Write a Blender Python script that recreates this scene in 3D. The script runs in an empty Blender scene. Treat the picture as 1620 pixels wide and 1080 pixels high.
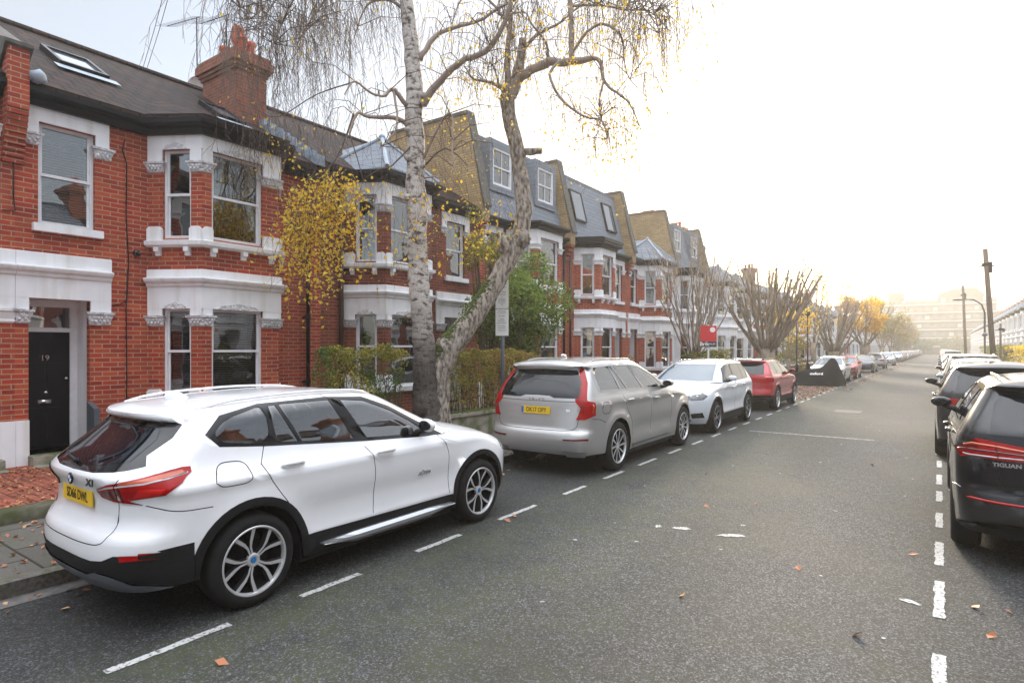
import bpy, bmesh, math, random
from mathutils import Vector, Matrix, noise
from mathutils.geometry import delaunay_2d_cdt
R = math.radians
rnd = random.Random(7)
scene = bpy.context.scene
col = scene.collection
# ---------------------------------------------------------------- camera
CH = 1.92                       # camera height
FPX = 950.0
TH = math.atan(676 / FPX)       # yaw left of the street axis (+Y)
cam_d = bpy.data.cameras.new('camera')
cam = bpy.data.objects.new('camera', cam_d)
col.objects.link(cam)
cam.location = (0, 0, CH)
cam.rotation_euler = (R(90), 0, TH)
cam_d.sensor_width = 36
cam_d.lens = 36 * FPX / 1620
cam_d.shift_y = 11 / 1620
cam_d.clip_start = 0.05
cam_d.clip_end = 3000
scene.camera = cam
# ---------------------------------------------------------------- sun and sky
SUN_AZ, SUN_EL = R(15.0), R(13.0)     # azimuth left of +Y, elevation
world = bpy.data.worlds.new('World')
scene.world = world
world.use_nodes = True
nt = world.node_tree
nt.nodes.clear()
N = nt.nodes.new
sky = N('ShaderNodeTexSky')
sky.sky_type = 'NISHITA'
sky.sun_disc = False
sky.sun_elevation = SUN_EL
sky.sun_rotation = -SUN_AZ
sky.air_density = 1.0
sky.dust_density = 2.0
sky.ozone_density = 1.5
# thin high cloud veil in front of the blue
tc = N('ShaderNodeTexCoord')
nz = N('ShaderNodeTexNoise'); nz.inputs['Scale'].default_value = 1.6; nz.inputs['Detail'].default_value = 5
mp = N('ShaderNodeMapping'); mp.inputs['Scale'].default_value = (1, 1, 3.0)
cr = N('ShaderNodeMapRange'); cr.inputs['From Min'].default_value = 0.3; cr.inputs['From Max'].default_value = 0.7
cr.inputs['To Min'].default_value = 0.52; cr.inputs['To Max'].default_value = 0.82
mx = N('ShaderNodeMixRGB')
# overcast veil grows brighter toward the zenith: unseen boost added to light the street
sz = N('ShaderNodeSeparateXYZ'); vz = N('ShaderNodeMapRange'); vz.inputs['From Min'].default_value = 0.46; vz.inputs['From Max'].default_value = 0.95
vz.inputs['To Min'].default_value = 2.2; vz.inputs['To Max'].default_value = 18.0
vc = N('ShaderNodeVectorMath'); vc.operation = 'SCALE'; vc.inputs[0].default_value = (.94, .97, 1.03)
nt.links.new(tc.outputs['Generated'], sz.inputs[0]); nt.links.new(sz.outputs['Z'], vz.inputs['Value']); nt.links.new(vz.outputs[0], vc.inputs['Scale']); nt.links.new(vc.outputs[0], mx.inputs['Color2'])
bgn = N('ShaderNodeBackground'); bgn.inputs['Strength'].default_value = 0.13
out = N('ShaderNodeOutputWorld')
L = nt.links.new
L(tc.outputs['Generated'], mp.inputs['Vector']); L(mp.outputs[0], nz.inputs['Vector'])
L(nz.outputs['Fac'], cr.inputs['Value']); L(cr.outputs[0], mx.inputs['Fac'])
L(sky.outputs[0], mx.inputs['Color1']); L(mx.outputs[0], bgn.inputs['Color']); L(bgn.outputs[0], out.inputs['Surface'])
sun_d = bpy.data.lights.new('sun', 'SUN')
sun = bpy.data.objects.new('sun', sun_d)
col.objects.link(sun)
sdir = Vector((-math.sin(SUN_AZ) * math.cos(SUN_EL), math.cos(SUN_AZ) * math.cos(SUN_EL), math.sin(SUN_EL)))
sun.rotation_euler = sdir.to_track_quat('Z', 'Y').to_euler()
sun_d.energy = 2.4
sun_d.angle = R(9)
sun_d.color = (1.0, 0.84, 0.62)
scene.view_settings.view_transform = 'Standard'
scene.view_settings.look = 'None'
scene.view_settings.exposure = 1.45
scene.view_settings.gamma = 1
scene.cycles.max_bounces = 6
scene.cycles.volume_bounces = 0
scene.cycles.transparent_max_bounces = 12
# ---------------------------------------------------------------- pixel helper (photo pixel + distance -> point in the street)
_c, _s = math.cos(TH), math.sin(TH)
def ray(px, py):
    a = (px - 810) / FPX; b = (551 - py) / FPX
    return Vector((-_s + a * _c, _c + a * _s, b))
def at(px, py, t):
    return Vector((0, 0, CH)) + ray(px, py) * t
# ---------------------------------------------------------------- materials
def nodes(m):
    m.use_nodes = True
    t = m.node_tree
    return t, t.nodes.get('Principled BSDF'), t.nodes.new, t.links.new
def setp(b, **k):
    for key, v in k.items():
        key = {'spec': 'Specular IOR Level', 'rough': 'Roughness', 'metal': 'Metallic', 'coat': 'Coat Weight',
               'coatr': 'Coat Roughness', 'ior': 'IOR', 'sheen': 'Sheen Weight', 'trans': 'Transmission Weight'}[key]
        b.inputs[key].default_value = v
def mat(name, c, rough=0.5, metal=0.0, **k):
    m = bpy.data.materials.new(name)
    t, b, n, l = nodes(m)
    b.inputs['Base Color'].default_value = (*c, 1)
    setp(b, rough=rough, metal=metal, **k)
    return m
def nmat(name, c1, c2, scale=6, rough=0.7, bump=0.3, dist=0.01, detail=6, metal=0, rr=0.15, stretch=None, c3=None, s3=1.0, st3=(1, 1, 1), lo=0.35, hi=0.65, spec=0.5):
    """noise-varied material in object coordinates; c3 = large soft patches"""
    m = bpy.data.materials.new(name)
    t, b, n, l = nodes(m)
    setp(b, metal=metal, spec=spec)
    tc = n('ShaderNodeTexCoord')
    src = tc.outputs['Object']
    if stretch:
        mp = n('ShaderNodeMapping'); mp.inputs['Scale'].default_value = stretch; l(src, mp.inputs[0]); src = mp.outputs[0]
    nz = n('ShaderNodeTexNoise'); nz.inputs['Scale'].default_value = scale; nz.inputs['Detail'].default_value = detail
    l(src, nz.inputs['Vector'])
    mr = n('ShaderNodeMapRange'); mr.inputs[1].default_value = lo; mr.inputs[2].default_value = hi
    l(nz.outputs['Fac'], mr.inputs[0])
    mx = n('ShaderNodeMixRGB'); mx.inputs[1].default_value = (*c1, 1); mx.inputs[2].default_value = (*c2, 1)
    l(mr.outputs[0], mx.inputs[0])
    o = mx.outputs[0]
    if c3:
        n3 = n('ShaderNodeTexNoise'); n3.inputs['Scale'].default_value = s3; n3.inputs['Detail'].default_value = 4
        mq = n('ShaderNodeMapping'); mq.inputs['Scale'].default_value = st3; l(tc.outputs['Object'], mq.inputs[0]); l(mq.outputs[0], n3.inputs['Vector'])
        m3 = n('ShaderNodeMapRange'); m3.inputs[1].default_value = .48; m3.inputs[2].default_value = .62 if st3[2] == 1 else .74
        l(n3.outputs['Fac'], m3.inputs[0])
        x3 = n('ShaderNodeMixRGB'); x3.inputs[2].default_value = (*c3, 1); l(m3.outputs[0], x3.inputs[0]); l(o, x3.inputs[1]); o = x3.outputs[0]
    l(o, b.inputs['Base Color'])
    r2 = n('ShaderNodeMapRange'); r2.inputs[3].default_value = rough - rr; r2.inputs[4].default_value = min(1, rough + rr)
    l(nz.outputs['Fac'], r2.inputs[0]); l(r2.outputs[0], b.inputs['Roughness'])
    if bump:
        bp = n('ShaderNodeBump'); bp.inputs['Strength'].default_value = bump; bp.inputs['Distance'].default_value = dist
        l(nz.outputs['Fac'], bp.inputs['Height']); l(bp.outputs[0], b.inputs['Normal'])
    return m
def planar(n, l, horizontal=False):
    """vector (along the wall, height, 0) from object position and normal"""
    tc = n('ShaderNodeTexCoord')
    if horizontal:
        return tc.outputs['Object'], tc
    sp = n('ShaderNodeSeparateXYZ'); l(tc.outputs['Object'], sp.inputs[0])
    sn = n('ShaderNodeSeparateXYZ'); l(tc.outputs['Normal'], sn.inputs[0])
    m1 = n('ShaderNodeMath'); m1.operation = 'MULTIPLY'; l(sp.outputs['Y'], m1.inputs[0]); l(sn.outputs['X'], m1.inputs[1])
    m2 = n('ShaderNodeMath'); m2.operation = 'MULTIPLY'; l(sp.outputs['X'], m2.inputs[0]); l(sn.outputs['Y'], m2.inputs[1])
    m3 = n('ShaderNodeMath'); m3.operation = 'SUBTRACT'; l(m1.outputs[0], m3.inputs[0]); l(m2.outputs[0], m3.inputs[1])
    cb = n('ShaderNodeCombineXYZ'); l(m3.outputs[0], cb.inputs['X']); l(sp.outputs['Z'], cb.inputs['Y'])
    return cb.outputs[0], tc
def brick_mat(name, c1, c2, mortar, bw=0.235, rh=0.077, ms=0.011, bump=0.5, horizontal=False, rough=0.8, stain=(0.05, 0.04, 0.035), amount=0.35, smooth=0.1, offset=0.5, odd=None, dist=0.008, sscale=0.9):
    m = bpy.data.materials.new(name)
    t, b, n, l = nodes(m)
    v, tc = planar(n, l, horizontal)
    # slight wobble so courses are not ruler straight
    nz0 = n('ShaderNodeTexNoise'); nz0.inputs['Scale'].default_value = 3.0; l(tc.outputs['Object'], nz0.inputs['Vector'])
    sc = n('ShaderNodeVectorMath'); sc.operation = 'SCALE'; sc.inputs['Scale'].default_value = 0.012; l(nz0.outputs['Color'], sc.inputs[0])
    ad = n('ShaderNodeVectorMath'); ad.operation = 'ADD'; l(v, ad.inputs[0]); l(sc.outputs[0], ad.inputs[1])
    bt = n('ShaderNodeTexBrick')
    bt.offset = offset
    bt.inputs['Color1'].default_value = (*c1, 1); bt.inputs['Color2'].default_value = (*c2, 1); bt.inputs['Mortar'].default_value = (*mortar, 1)
    bt.inputs['Scale'].default_value = 1.0
    bt.inputs['Brick Width'].default_value = bw; bt.inputs['Row Height'].default_value = rh
    bt.inputs['Mortar Size'].default_value = ms; bt.inputs['Mortar Smooth'].default_value = smooth
    bt.inputs['Bias'].default_value = -0.1
    l(ad.outputs[0], bt.inputs['Vector'])
    o = bt.outputs['Color']
    if odd:   # a second brick layout at another phase gives some bricks a third colour
        b2 = n('ShaderNodeTexBrick'); b2.offset = offset
        b2.inputs['Color1'].default_value = (0, 0, 0, 1); b2.inputs['Color2'].default_value = (1, 1, 1, 1); b2.inputs['Mortar'].default_value = (0, 0, 0, 1)
        b2.inputs['Scale'].default_value = 1.0; b2.inputs['Brick Width'].default_value = bw; b2.inputs['Row Height'].default_value = rh
        b2.inputs['Mortar Size'].default_value = 0.0; b2.inputs['Bias'].default_value = -0.35
        a2 = n('ShaderNodeVectorMath'); a2.operation = 'ADD'; a2.inputs[1].default_value = (bw * 40, rh * 60, 0)
        l(ad.outputs[0], a2.inputs[0]); l(a2.outputs[0], b2.inputs['Vector'])
        mm = n('ShaderNodeMath'); mm.operation = 'MULTIPLY'
        inv = n('ShaderNodeMath'); inv.operation = 'SUBTRACT'; inv.inputs[0].default_value = 1; l(bt.outputs['Fac'], inv.inputs[1])
        l(b2.outputs['Color'], mm.inputs[0]); l(inv.outputs[0], mm.inputs[1])
        mo = n('ShaderNodeMixRGB'); mo.inputs[2].default_value = (*odd, 1); l(mm.outputs[0], mo.inputs[0]); l(o, mo.inputs[1]); o = mo.outputs[0]
    nz = n('ShaderNodeTexNoise'); nz.inputs['Scale'].default_value = sscale; nz.inputs['Detail'].default_value = 7; nz.inputs['Roughness'].default_value = .65
    l(tc.outputs['Object'], nz.inputs['Vector'])
    mr = n('ShaderNodeMapRange'); mr.inputs[1].default_value = .45; mr.inputs[2].default_value = .78; mr.inputs[4].default_value = amount
    l(nz.outputs['Fac'], mr.inputs[0])
    mx = n('ShaderNodeMixRGB'); mx.inputs[2].default_value = (*stain, 1)
    l(mr.outputs[0], mx.inputs[0]); l(o, mx.inputs[1])
    nf = n('ShaderNodeTexNoise'); nf.inputs['Scale'].default_value = 45; nf.inputs['Detail'].default_value = 3; l(tc.outputs['Object'], nf.inputs['Vector'])
    mf = n('ShaderNodeMapRange'); mf.inputs[3].default_value = .72; mf.inputs[4].default_value = 1.28; l(nf.outputs['Fac'], mf.inputs[0])
    ml = n('ShaderNodeMixRGB'); ml.blend_type = 'MULTIPLY'; ml.inputs[0].default_value = 1
    l(mx.outputs[0], ml.inputs[1]); l(mf.outputs[0], ml.inputs[2])
    l(ml.outputs[0], b.inputs['Base Color'])
    setp(b, rough=rough, spec=0.3)
    iv = n('ShaderNodeMath'); iv.operation = 'MULTIPLY_ADD'; iv.inputs[1].default_value = -1; iv.inputs[2].default_value = 1; l(bt.outputs['Fac'], iv.inputs[0])
    ah = n('ShaderNodeMath'); ah.operation = 'MULTIPLY_ADD'; ah.inputs[1].default_value = .25; l(nf.outputs['Fac'], ah.inputs[0]); l(iv.outputs[0], ah.inputs[2])
    bp = n('ShaderNodeBump'); bp.inputs['Strength'].default_value = bump; bp.inputs['Distance'].default_value = dist
    l(ah.outputs[0], bp.inputs['Height']); l(bp.outputs[0], b.inputs['Normal'])
    return m
def tile_mat(name, c1, c2, moss, bw=0.26, rh=0.2, gap=(.006, .005, .005), bump=.03, pan=.35, offset=.5, ms=.016):
    """roof tiles: courses up the slope; object z along the slope, y across"""
    m = bpy.data.materials.new(name)
    t, b, n, l = nodes(m)
    tc = n('ShaderNodeTexCoord')
    sp = n('ShaderNodeSeparateXYZ'); l(tc.outputs['Object'], sp.inputs[0])
    nm = n('ShaderNodeSeparateXYZ'); l(tc.outputs['Normal'], nm.inputs[0])
    # height along the slope ~ z / 0.62 ; across = y or x by normal
    k = n('ShaderNodeMath'); k.operation = 'MULTIPLY'; k.inputs[1].default_value = 1.94; l(sp.outputs['Z'], k.inputs[0])
    cb = n('ShaderNodeCombineXYZ'); l(sp.outputs['Y'], cb.inputs['X']); l(k.outputs[0], cb.inputs['Y'])
    bt = n('ShaderNodeTexBrick'); bt.offset = offset
    bt.inputs['Color1'].default_value = (*c1, 1); bt.inputs['Color2'].default_value = (*c2, 1); bt.inputs['Mortar'].default_value = (*gap, 1)
    bt.inputs['Scale'].default_value = 1; bt.inputs['Brick Width'].default_value = bw; bt.inputs['Row Height'].default_value = rh
    bt.inputs['Mortar Size'].default_value = ms; bt.inputs['Mortar Smooth'].default_value = .3
    l(cb.outputs[0], bt.inputs['Vector'])
    nz = n('ShaderNodeTexNoise'); nz.inputs['Scale'].default_value = 2.2; nz.inputs['Detail'].default_value = 8; nz.inputs['Roughness'].default_value = .7
    l(tc.outputs['Object'], nz.inputs['Vector'])
    mr = n('ShaderNodeMapRange'); mr.inputs[1].default_value = .5; mr.inputs[2].default_value = .75; mr.inputs[4].default_value = .7
    l(nz.outputs['Fac'], mr.inputs[0])
    mx = n('ShaderNodeMixRGB'); mx.inputs[2].default_value = (*moss, 1); l(mr.outputs[0], mx.inputs[0]); l(bt.outputs['Color'], mx.inputs[1])
    l(mx.outputs[0], b.inputs['Base Color'])
    setp(b, rough=.8, spec=.15)
    # saw-tooth course profile + pan profile
    sw = n('ShaderNodeMath'); sw.operation = 'MULTIPLY'; sw.inputs[1].default_value = 1 / rh; l(k.outputs[0], sw.inputs[0])
    fr = n('ShaderNodeMath'); fr.operation = 'FRACT'; l(sw.outputs[0], fr.inputs[0])
    iv = n('ShaderNodeMath'); iv.operation = 'SUBTRACT'; iv.inputs[0].default_value = 1; l(fr.outputs[0], iv.inputs[1])
    wy = n('ShaderNodeMath'); wy.operation = 'MULTIPLY'; wy.inputs[1].default_value = 2 * math.pi / bw; l(sp.outputs['Y'], wy.inputs[0])
    sn = n('ShaderNodeMath'); sn.operation = 'SINE'; l(wy.outputs[0], sn.inputs[0])
    sm = n('ShaderNodeMath'); sm.operation = 'MULTIPLY_ADD'; sm.inputs[1].default_value = pan; l(sn.outputs[0], sm.inputs[0]); l(iv.outputs[0], sm.inputs[2])
    mo = n('ShaderNodeMath'); mo.operation = 'MULTIPLY_ADD'; mo.inputs[1].default_value = -.8; l(bt.outputs['Fac'], mo.inputs[0]); l(sm.outputs[0], mo.inputs[2])
    bp = n('ShaderNodeBump'); bp.inputs['Strength'].default_value = 1; bp.inputs['Distance'].default_value = bump
    l(mo.outputs[0], bp.inputs['Height']); l(bp.outputs[0], b.inputs['Normal'])
    return m
def glass_mat(name, tint=(.5, .55, .6), ior=1.9, inside=0.5, rough=0.0):
    """window glass: mirror reflection by angle, otherwise seen through a tint"""
    m = bpy.data.materials.new(name)
    m.use_nodes = True
    t = m.node_tree; t.nodes.clear(); n = t.nodes.new; l = t.links.new
    o = n('ShaderNodeOutputMaterial'); fr = n('ShaderNodeFresnel'); fr.inputs['IOR'].default_value = ior
    tr = n('ShaderNodeBsdfTransparent'); tr.inputs[0].default_value = (*[c * inside for c in tint], 1)
    gl = n('ShaderNodeBsdfGlossy'); gl.inputs['Roughness'].default_value = rough; gl.inputs['Color'].default_value = (1, 1, 1, 1)
    tc = n('ShaderNodeTexCoord'); nz = n('ShaderNodeTexNoise'); nz.inputs['Scale'].default_value = 1.3; l(tc.outputs['Object'], nz.inputs['Vector'])
    bp = n('ShaderNodeBump'); bp.inputs['Strength'].default_value = .25; bp.inputs['Distance'].default_value = .02; l(nz.outputs['Fac'], bp.inputs['Height'])
    l(bp.outputs[0], gl.inputs['Normal'])
    mx = n('ShaderNodeMixShader'); l(fr.outputs[0], mx.inputs[0]); l(tr.outputs[0], mx.inputs[1]); l(gl.outputs[0], mx.inputs[2]); l(mx.outputs[0], o.inputs[0])
    return m
def paint_mat(name, c, metal=0.0, flake=0.0, rough=.35, dirt=.0):
    m = bpy.data.materials.new(name)
    t, b, n, l = nodes(m)
    setp(b, rough=rough, metal=metal, coat=1.0, coatr=.03, spec=.5 if sum(c) > .3 else .12)
    tc = n('ShaderNodeTexCoord')
    nz = n('ShaderNodeTexNoise'); nz.inputs['Scale'].default_value = 3.5; nz.inputs['Detail'].default_value = 6; l(tc.outputs['Object'], nz.inputs[0])
    sp = n('ShaderNodeSeparateXYZ'); l(tc.outputs['Object'], sp.inputs[0])
    # road film on the lower body
    mr = n('ShaderNodeMapRange'); mr.inputs[1].default_value = .75; mr.inputs[2].default_value = .3; mr.inputs[3].default_value = 0; mr.inputs[4].default_value = .55
    l(sp.outputs['Z'], mr.inputs[0])
    mu = n('ShaderNodeMath'); mu.operation = 'MULTIPLY'; l(mr.outputs[0], mu.inputs[0]); l(nz.outputs['Fac'], mu.inputs[1])
    mx = n('ShaderNodeMixRGB'); mx.inputs[1].default_value = (*c, 1)
    dc = tuple(.55 * v + .45 * w for v, w in zip(c, (.16, .14, .12)))
    mx.inputs[2].default_value = (*dc, 1); l(mu.outputs[0], mx.inputs[0]); l(mx.outputs[0], b.inputs['Base Color'])
    r2 = n('ShaderNodeMapRange'); r2.inputs[3].default_value = .02; r2.inputs[4].default_value = .09; l(nz.outputs['Fac'], r2.inputs[0]); l(r2.outputs[0], b.inputs['Coat Roughness'])
    return m
M = {}
M['brick'] = brick_mat('red_brick', (.42, .054, .028), (.235, .034, .022), (.43, .28, .19), odd=(.50, .115, .042), ms=.0075, stain=(.08, .025, .02), amount=.5)
M['brick_dark'] = brick_mat('dark_brick', (.26, .045, .025), (.13, .03, .02), (.24, .16, .12), odd=(.30, .08, .035), ms=.008, stain=(.04, .025, .02), amount=.7)
M['brick_yellow'] = brick_mat('yellow_stock_brick', (.52, .36, .17), (.36, .23, .11), (.26, .20, .13), odd=(.46, .33, .16), stain=(.10, .06, .035), amount=.55)
M['brick_chimney'] = brick_mat('sooty_brick', (.36, .085, .045), (.20, .055, .032), (.24, .17, .12), odd=(.28, .10, .05), stain=(.035, .025, .02), amount=.6)
M['wall_white'] = nmat('painted_render', (.78, .78, .80), (.68, .69, .71), 2.5, .6, .15, .01, c3=(.62, .62, .59), s3=1.0, st3=(5, 5, .5))
M['stucco'] = nmat('white_stucco', (.88, .88, .90), (.82, .83, .85), 4, .55, .12, .008, c3=(.72, .71, .68), s3=1.1, st3=(6, 6, .55))
M['stucco_old'] = nmat('weathered_stucco', (.72, .70, .66), (.60, .58, .53), 5, .65, .15, .008, c3=(.46, .46, .40), s3=1.2)
M['carved'] = nmat('carved_plaster', (.80, .80, .82), (.62, .62, .64), 17, .6, 1.0, .05, detail=2, lo=.36, hi=.5)
M['tiles'] = tile_mat('brown_roof_tiles', (.040, .018, .012), (.017, .010, .008), (.04, .034, .024), bw=.30, rh=.33, bump=.06, pan=.22, offset=.5, ms=.020)
M['slate'] = tile_mat('slate_tiles', (.15, .17, .20), (.11, .125, .15), (.13, .14, .13), bw=.3, rh=.24, gap=(.05, .055, .065), bump=.012, pan=0, ms=.010)
M['slate_light'] = tile_mat('mansard_slate', (.215, .24, .275), (.19, .21, .245), (.22, .23, .24), bw=.5, rh=.30, gap=(.11, .125, .15), bump=.010, pan=0, ms=.008)
M['lead'] = nmat('lead_sheet', (.22, .27, .33), (.34, .40, .46), 5, .5, .2, .01)
M['gutter'] = mat('black_gutter', (.006, .006, .007), .4, spec=.25)
M['brown_pipe'] = mat('brown_pipe', (.06, .025, .018), .45)
M['sash'] = nmat('white_sash_paint', (.80, .80, .82), (.72, .73, .75), 8, .4, .05, .003)
M['pane'] = glass_mat('window_glass', ior=2.3, inside=.8)
M['pane_up'] = glass_mat('upper_window_glass', ior=2.9, inside=.8)
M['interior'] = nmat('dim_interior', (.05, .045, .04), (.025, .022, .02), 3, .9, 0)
M['blind'] = mat('white_blind', (.55, .55, .55), .6)
M['door_black'] = mat('black_door_paint', (.004, .004, .005), .35, spec=.3)
M['door_grey'] = mat('grey_door_paint', (.08, .10, .12), .4)
M['chrome'] = mat('polished_metal', (.75, .75, .76), .15, 1)
M['concrete'] = nmat('mossy_concrete', (.34, .31, .25), (.22, .20, .15), 7, .85, .5, .02, c3=(.10, .12, .04), s3=2.5)
M['terracotta'] = nmat('terracotta', (.60, .12, .055), (.42, .08, .04), 8, .75, .2, .01)
M['mortar_cap'] = nmat('dark_coping', (.13, .12, .10), (.08, .075, .065), 9, .85, .4, .02)
def asphalt_mat():
    m = bpy.data.materials.new('asphalt')
    t, b, n, l = nodes(m)
    tc = n('ShaderNodeTexCoord'); P = tc.outputs['Object']
    vo = n('ShaderNodeTexVoronoi'); vo.inputs['Scale'].default_value = 130; l(P, vo.inputs['Vector'])
    v2 = n('ShaderNodeTexVoronoi'); v2.inputs['Scale'].default_value = 75; l(P, v2.inputs['Vector'])
    sp = n('ShaderNodeSeparateColor'); l(vo.outputs['Color'], sp.inputs[0])
    s2 = n('ShaderNodeSeparateColor'); l(v2.outputs['Color'], s2.inputs[0])
    a = n('ShaderNodeMath'); a.operation = 'ADD'; l(sp.outputs[0], a.inputs[0]); l(s2.outputs[1], a.inputs[1])
    mr = n('ShaderNodeMapRange'); mr.inputs[1].default_value = .25; mr.inputs[2].default_value = 1.75
    l(a.outputs[0], mr.inputs[0])
    cr = n('ShaderNodeValToRGB'); e = cr.color_ramp.elements
    e[0].position = 0; e[0].color = (.006, .006, .007, 1); e[1].position = 1; e[1].color = (.24, .24, .245, 1)
    x = e.new(.40); x.color = (.032, .033, .037, 1); x = e.new(.74); x.color = (.090, .091, .095, 1)
    l(mr.outputs[0], cr.inputs[0])
    # broad wear
    nz = n('ShaderNodeTexNoise'); nz.inputs['Scale'].default_value = .5; nz.inputs['Detail'].default_value = 6; l(P, nz.inputs[0])
    m1 = n('ShaderNodeMapRange'); m1.inputs[1].default_value = .3; m1.inputs[2].default_value = .7; m1.inputs[3].default_value = .38; m1.inputs[4].default_value = .86
    l(nz.outputs['Fac'], m1.inputs[0])
    mm = n('ShaderNodeMixRGB'); mm.blend_type = 'MULTIPLY'; mm.inputs[0].default_value = 1; l(cr.outputs[0], mm.inputs[1]); l(m1.outputs[0], mm.inputs[2])
    # wheel tracks polished paler, edges where cars park darker, moss between
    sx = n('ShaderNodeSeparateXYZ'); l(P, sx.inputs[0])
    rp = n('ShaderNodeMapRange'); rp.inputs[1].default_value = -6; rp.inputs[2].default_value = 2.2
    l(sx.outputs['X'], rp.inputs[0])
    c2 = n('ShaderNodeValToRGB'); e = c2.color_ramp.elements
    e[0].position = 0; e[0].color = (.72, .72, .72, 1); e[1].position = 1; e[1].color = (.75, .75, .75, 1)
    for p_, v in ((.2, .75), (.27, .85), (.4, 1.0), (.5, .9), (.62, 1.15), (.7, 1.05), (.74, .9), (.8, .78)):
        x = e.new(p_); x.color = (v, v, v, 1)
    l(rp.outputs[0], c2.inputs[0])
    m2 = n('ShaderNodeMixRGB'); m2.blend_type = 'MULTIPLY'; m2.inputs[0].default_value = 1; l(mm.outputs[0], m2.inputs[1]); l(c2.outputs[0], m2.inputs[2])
    # moss: noise x lateral mask
    n3 = n('ShaderNodeTexNoise'); n3.inputs['Scale'].default_value = 2.2; n3.inputs['Detail'].default_value = 12; n3.inputs['Roughness'].default_value = .75; l(P, n3.inputs[0])
    m3 = n('ShaderNodeMapRange'); m3.inputs[1].default_value = .34; m3.inputs[2].default_value = .60; l(n3.outputs['Fac'], m3.inputs[0])
    c3 = n('ShaderNodeValToRGB'); e = c3.color_ramp.elements
    e[0].position = 0; e[0].color = (.1, .1, .1, 1); e[1].position = 1; e[1].color = (0, 0, 0, 1)
    for p_, v in ((.2, .25), (.255, .95), (.38, .85), (.46, .6), (.54, .32), (.64, .12), (.7, .35), (.76, .15)):
        x = e.new(p_); x.color = (v, v, v, 1)
    l(rp.outputs[0], c3.inputs[0])
    m3.inputs[4].default_value = .58
    m4 = n('ShaderNodeMath'); m4.operation = 'MULTIPLY'; l(m3.outputs[0], m4.inputs[0]); l(c3.outputs[0], m4.inputs[1])
    # moss only sits in the gaps between stones
    gp = n('ShaderNodeMapRange'); gp.inputs[1].default_value = 1.35; gp.inputs[2].default_value = .55; l(a.outputs[0], gp.inputs[0])
    m5 = n('ShaderNodeMath'); m5.operation = 'MULTIPLY'; l(m4.outputs[0], m5.inputs[0]); l(gp.outputs[0], m5.inputs[1])
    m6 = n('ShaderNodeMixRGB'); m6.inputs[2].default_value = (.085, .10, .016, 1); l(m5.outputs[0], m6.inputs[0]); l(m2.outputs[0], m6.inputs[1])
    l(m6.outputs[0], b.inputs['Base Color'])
    rr = n('ShaderNodeMapRange'); rr.inputs[3].default_value = .66; rr.inputs[4].default_value = .88; l(nz.outputs['Fac'], rr.inputs[0]); l(rr.outputs[0], b.inputs['Roughness'])
    setp(b, spec=.45)
    bp = n('ShaderNodeBump'); bp.inputs['Strength'].default_value = .75; bp.inputs['Distance'].default_value = .006
    l(a.outputs[0], bp.inputs['Height']); l(bp.outputs[0], b.inputs['Normal'])
    return m
M['asphalt'] = asphalt_mat()
def worn_paint():
    m = bpy.data.materials.new('worn_road_paint')
    t, b, n, l = nodes(m)
    tc = n('ShaderNodeTexCoord')
    nz = n('ShaderNodeTexNoise'); nz.inputs['Scale'].default_value = 42; nz.inputs['Detail'].default_value = 5; l(tc.outputs['Object'], nz.inputs[0])
    mr = n('ShaderNodeMapRange'); mr.inputs[1].default_value = .36; mr.inputs[2].default_value = .50; l(nz.outputs['Fac'], mr.inputs[0])
    n2 = n('ShaderNodeTexNoise'); n2.inputs['Scale'].default_value = 1.7; l(tc.outputs['Object'], n2.inputs[0])
    mx = n('ShaderNodeMixRGB'); mx.inputs[1].default_value = (.10, .10, .10, 1); mx.inputs[2].default_value = (.44, .44, .43, 1)
    l(mr.outputs[0], mx.inputs[0]); l(mx.outputs[0], b.inputs['Base Color']); setp(b, rough=.7)
    return m
M['roadpaint'] = worn_paint()
M['kerb'] = nmat('granite_kerb', (.14, .125, .11), (.065, .058, .05), 28, .8, .5, .01, c3=(.07, .075, .035), s3=3)
M['pavers'] = brick_mat('paving_slabs', (.11, .10, .088), (.065, .06, .052), (.018, .017, .013), bw=.75, rh=.6, ms=.012, horizontal=True, stain=(.06, .065, .03), amount=.7, dist=.01)
M['redpave'] = brick_mat('red_block_paving', (.36, .10, .06), (.24, .065, .045), (.05, .035, .025), bw=.2, rh=.1, ms=.008, horizontal=True, stain=(.08, .05, .03), amount=.7, dist=.006)
M['soil'] = nmat('garden_soil', (.07, .05, .03), (.03, .024, .016), 12, .95, .8, .04)
M['bark_birch'] = None
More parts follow.
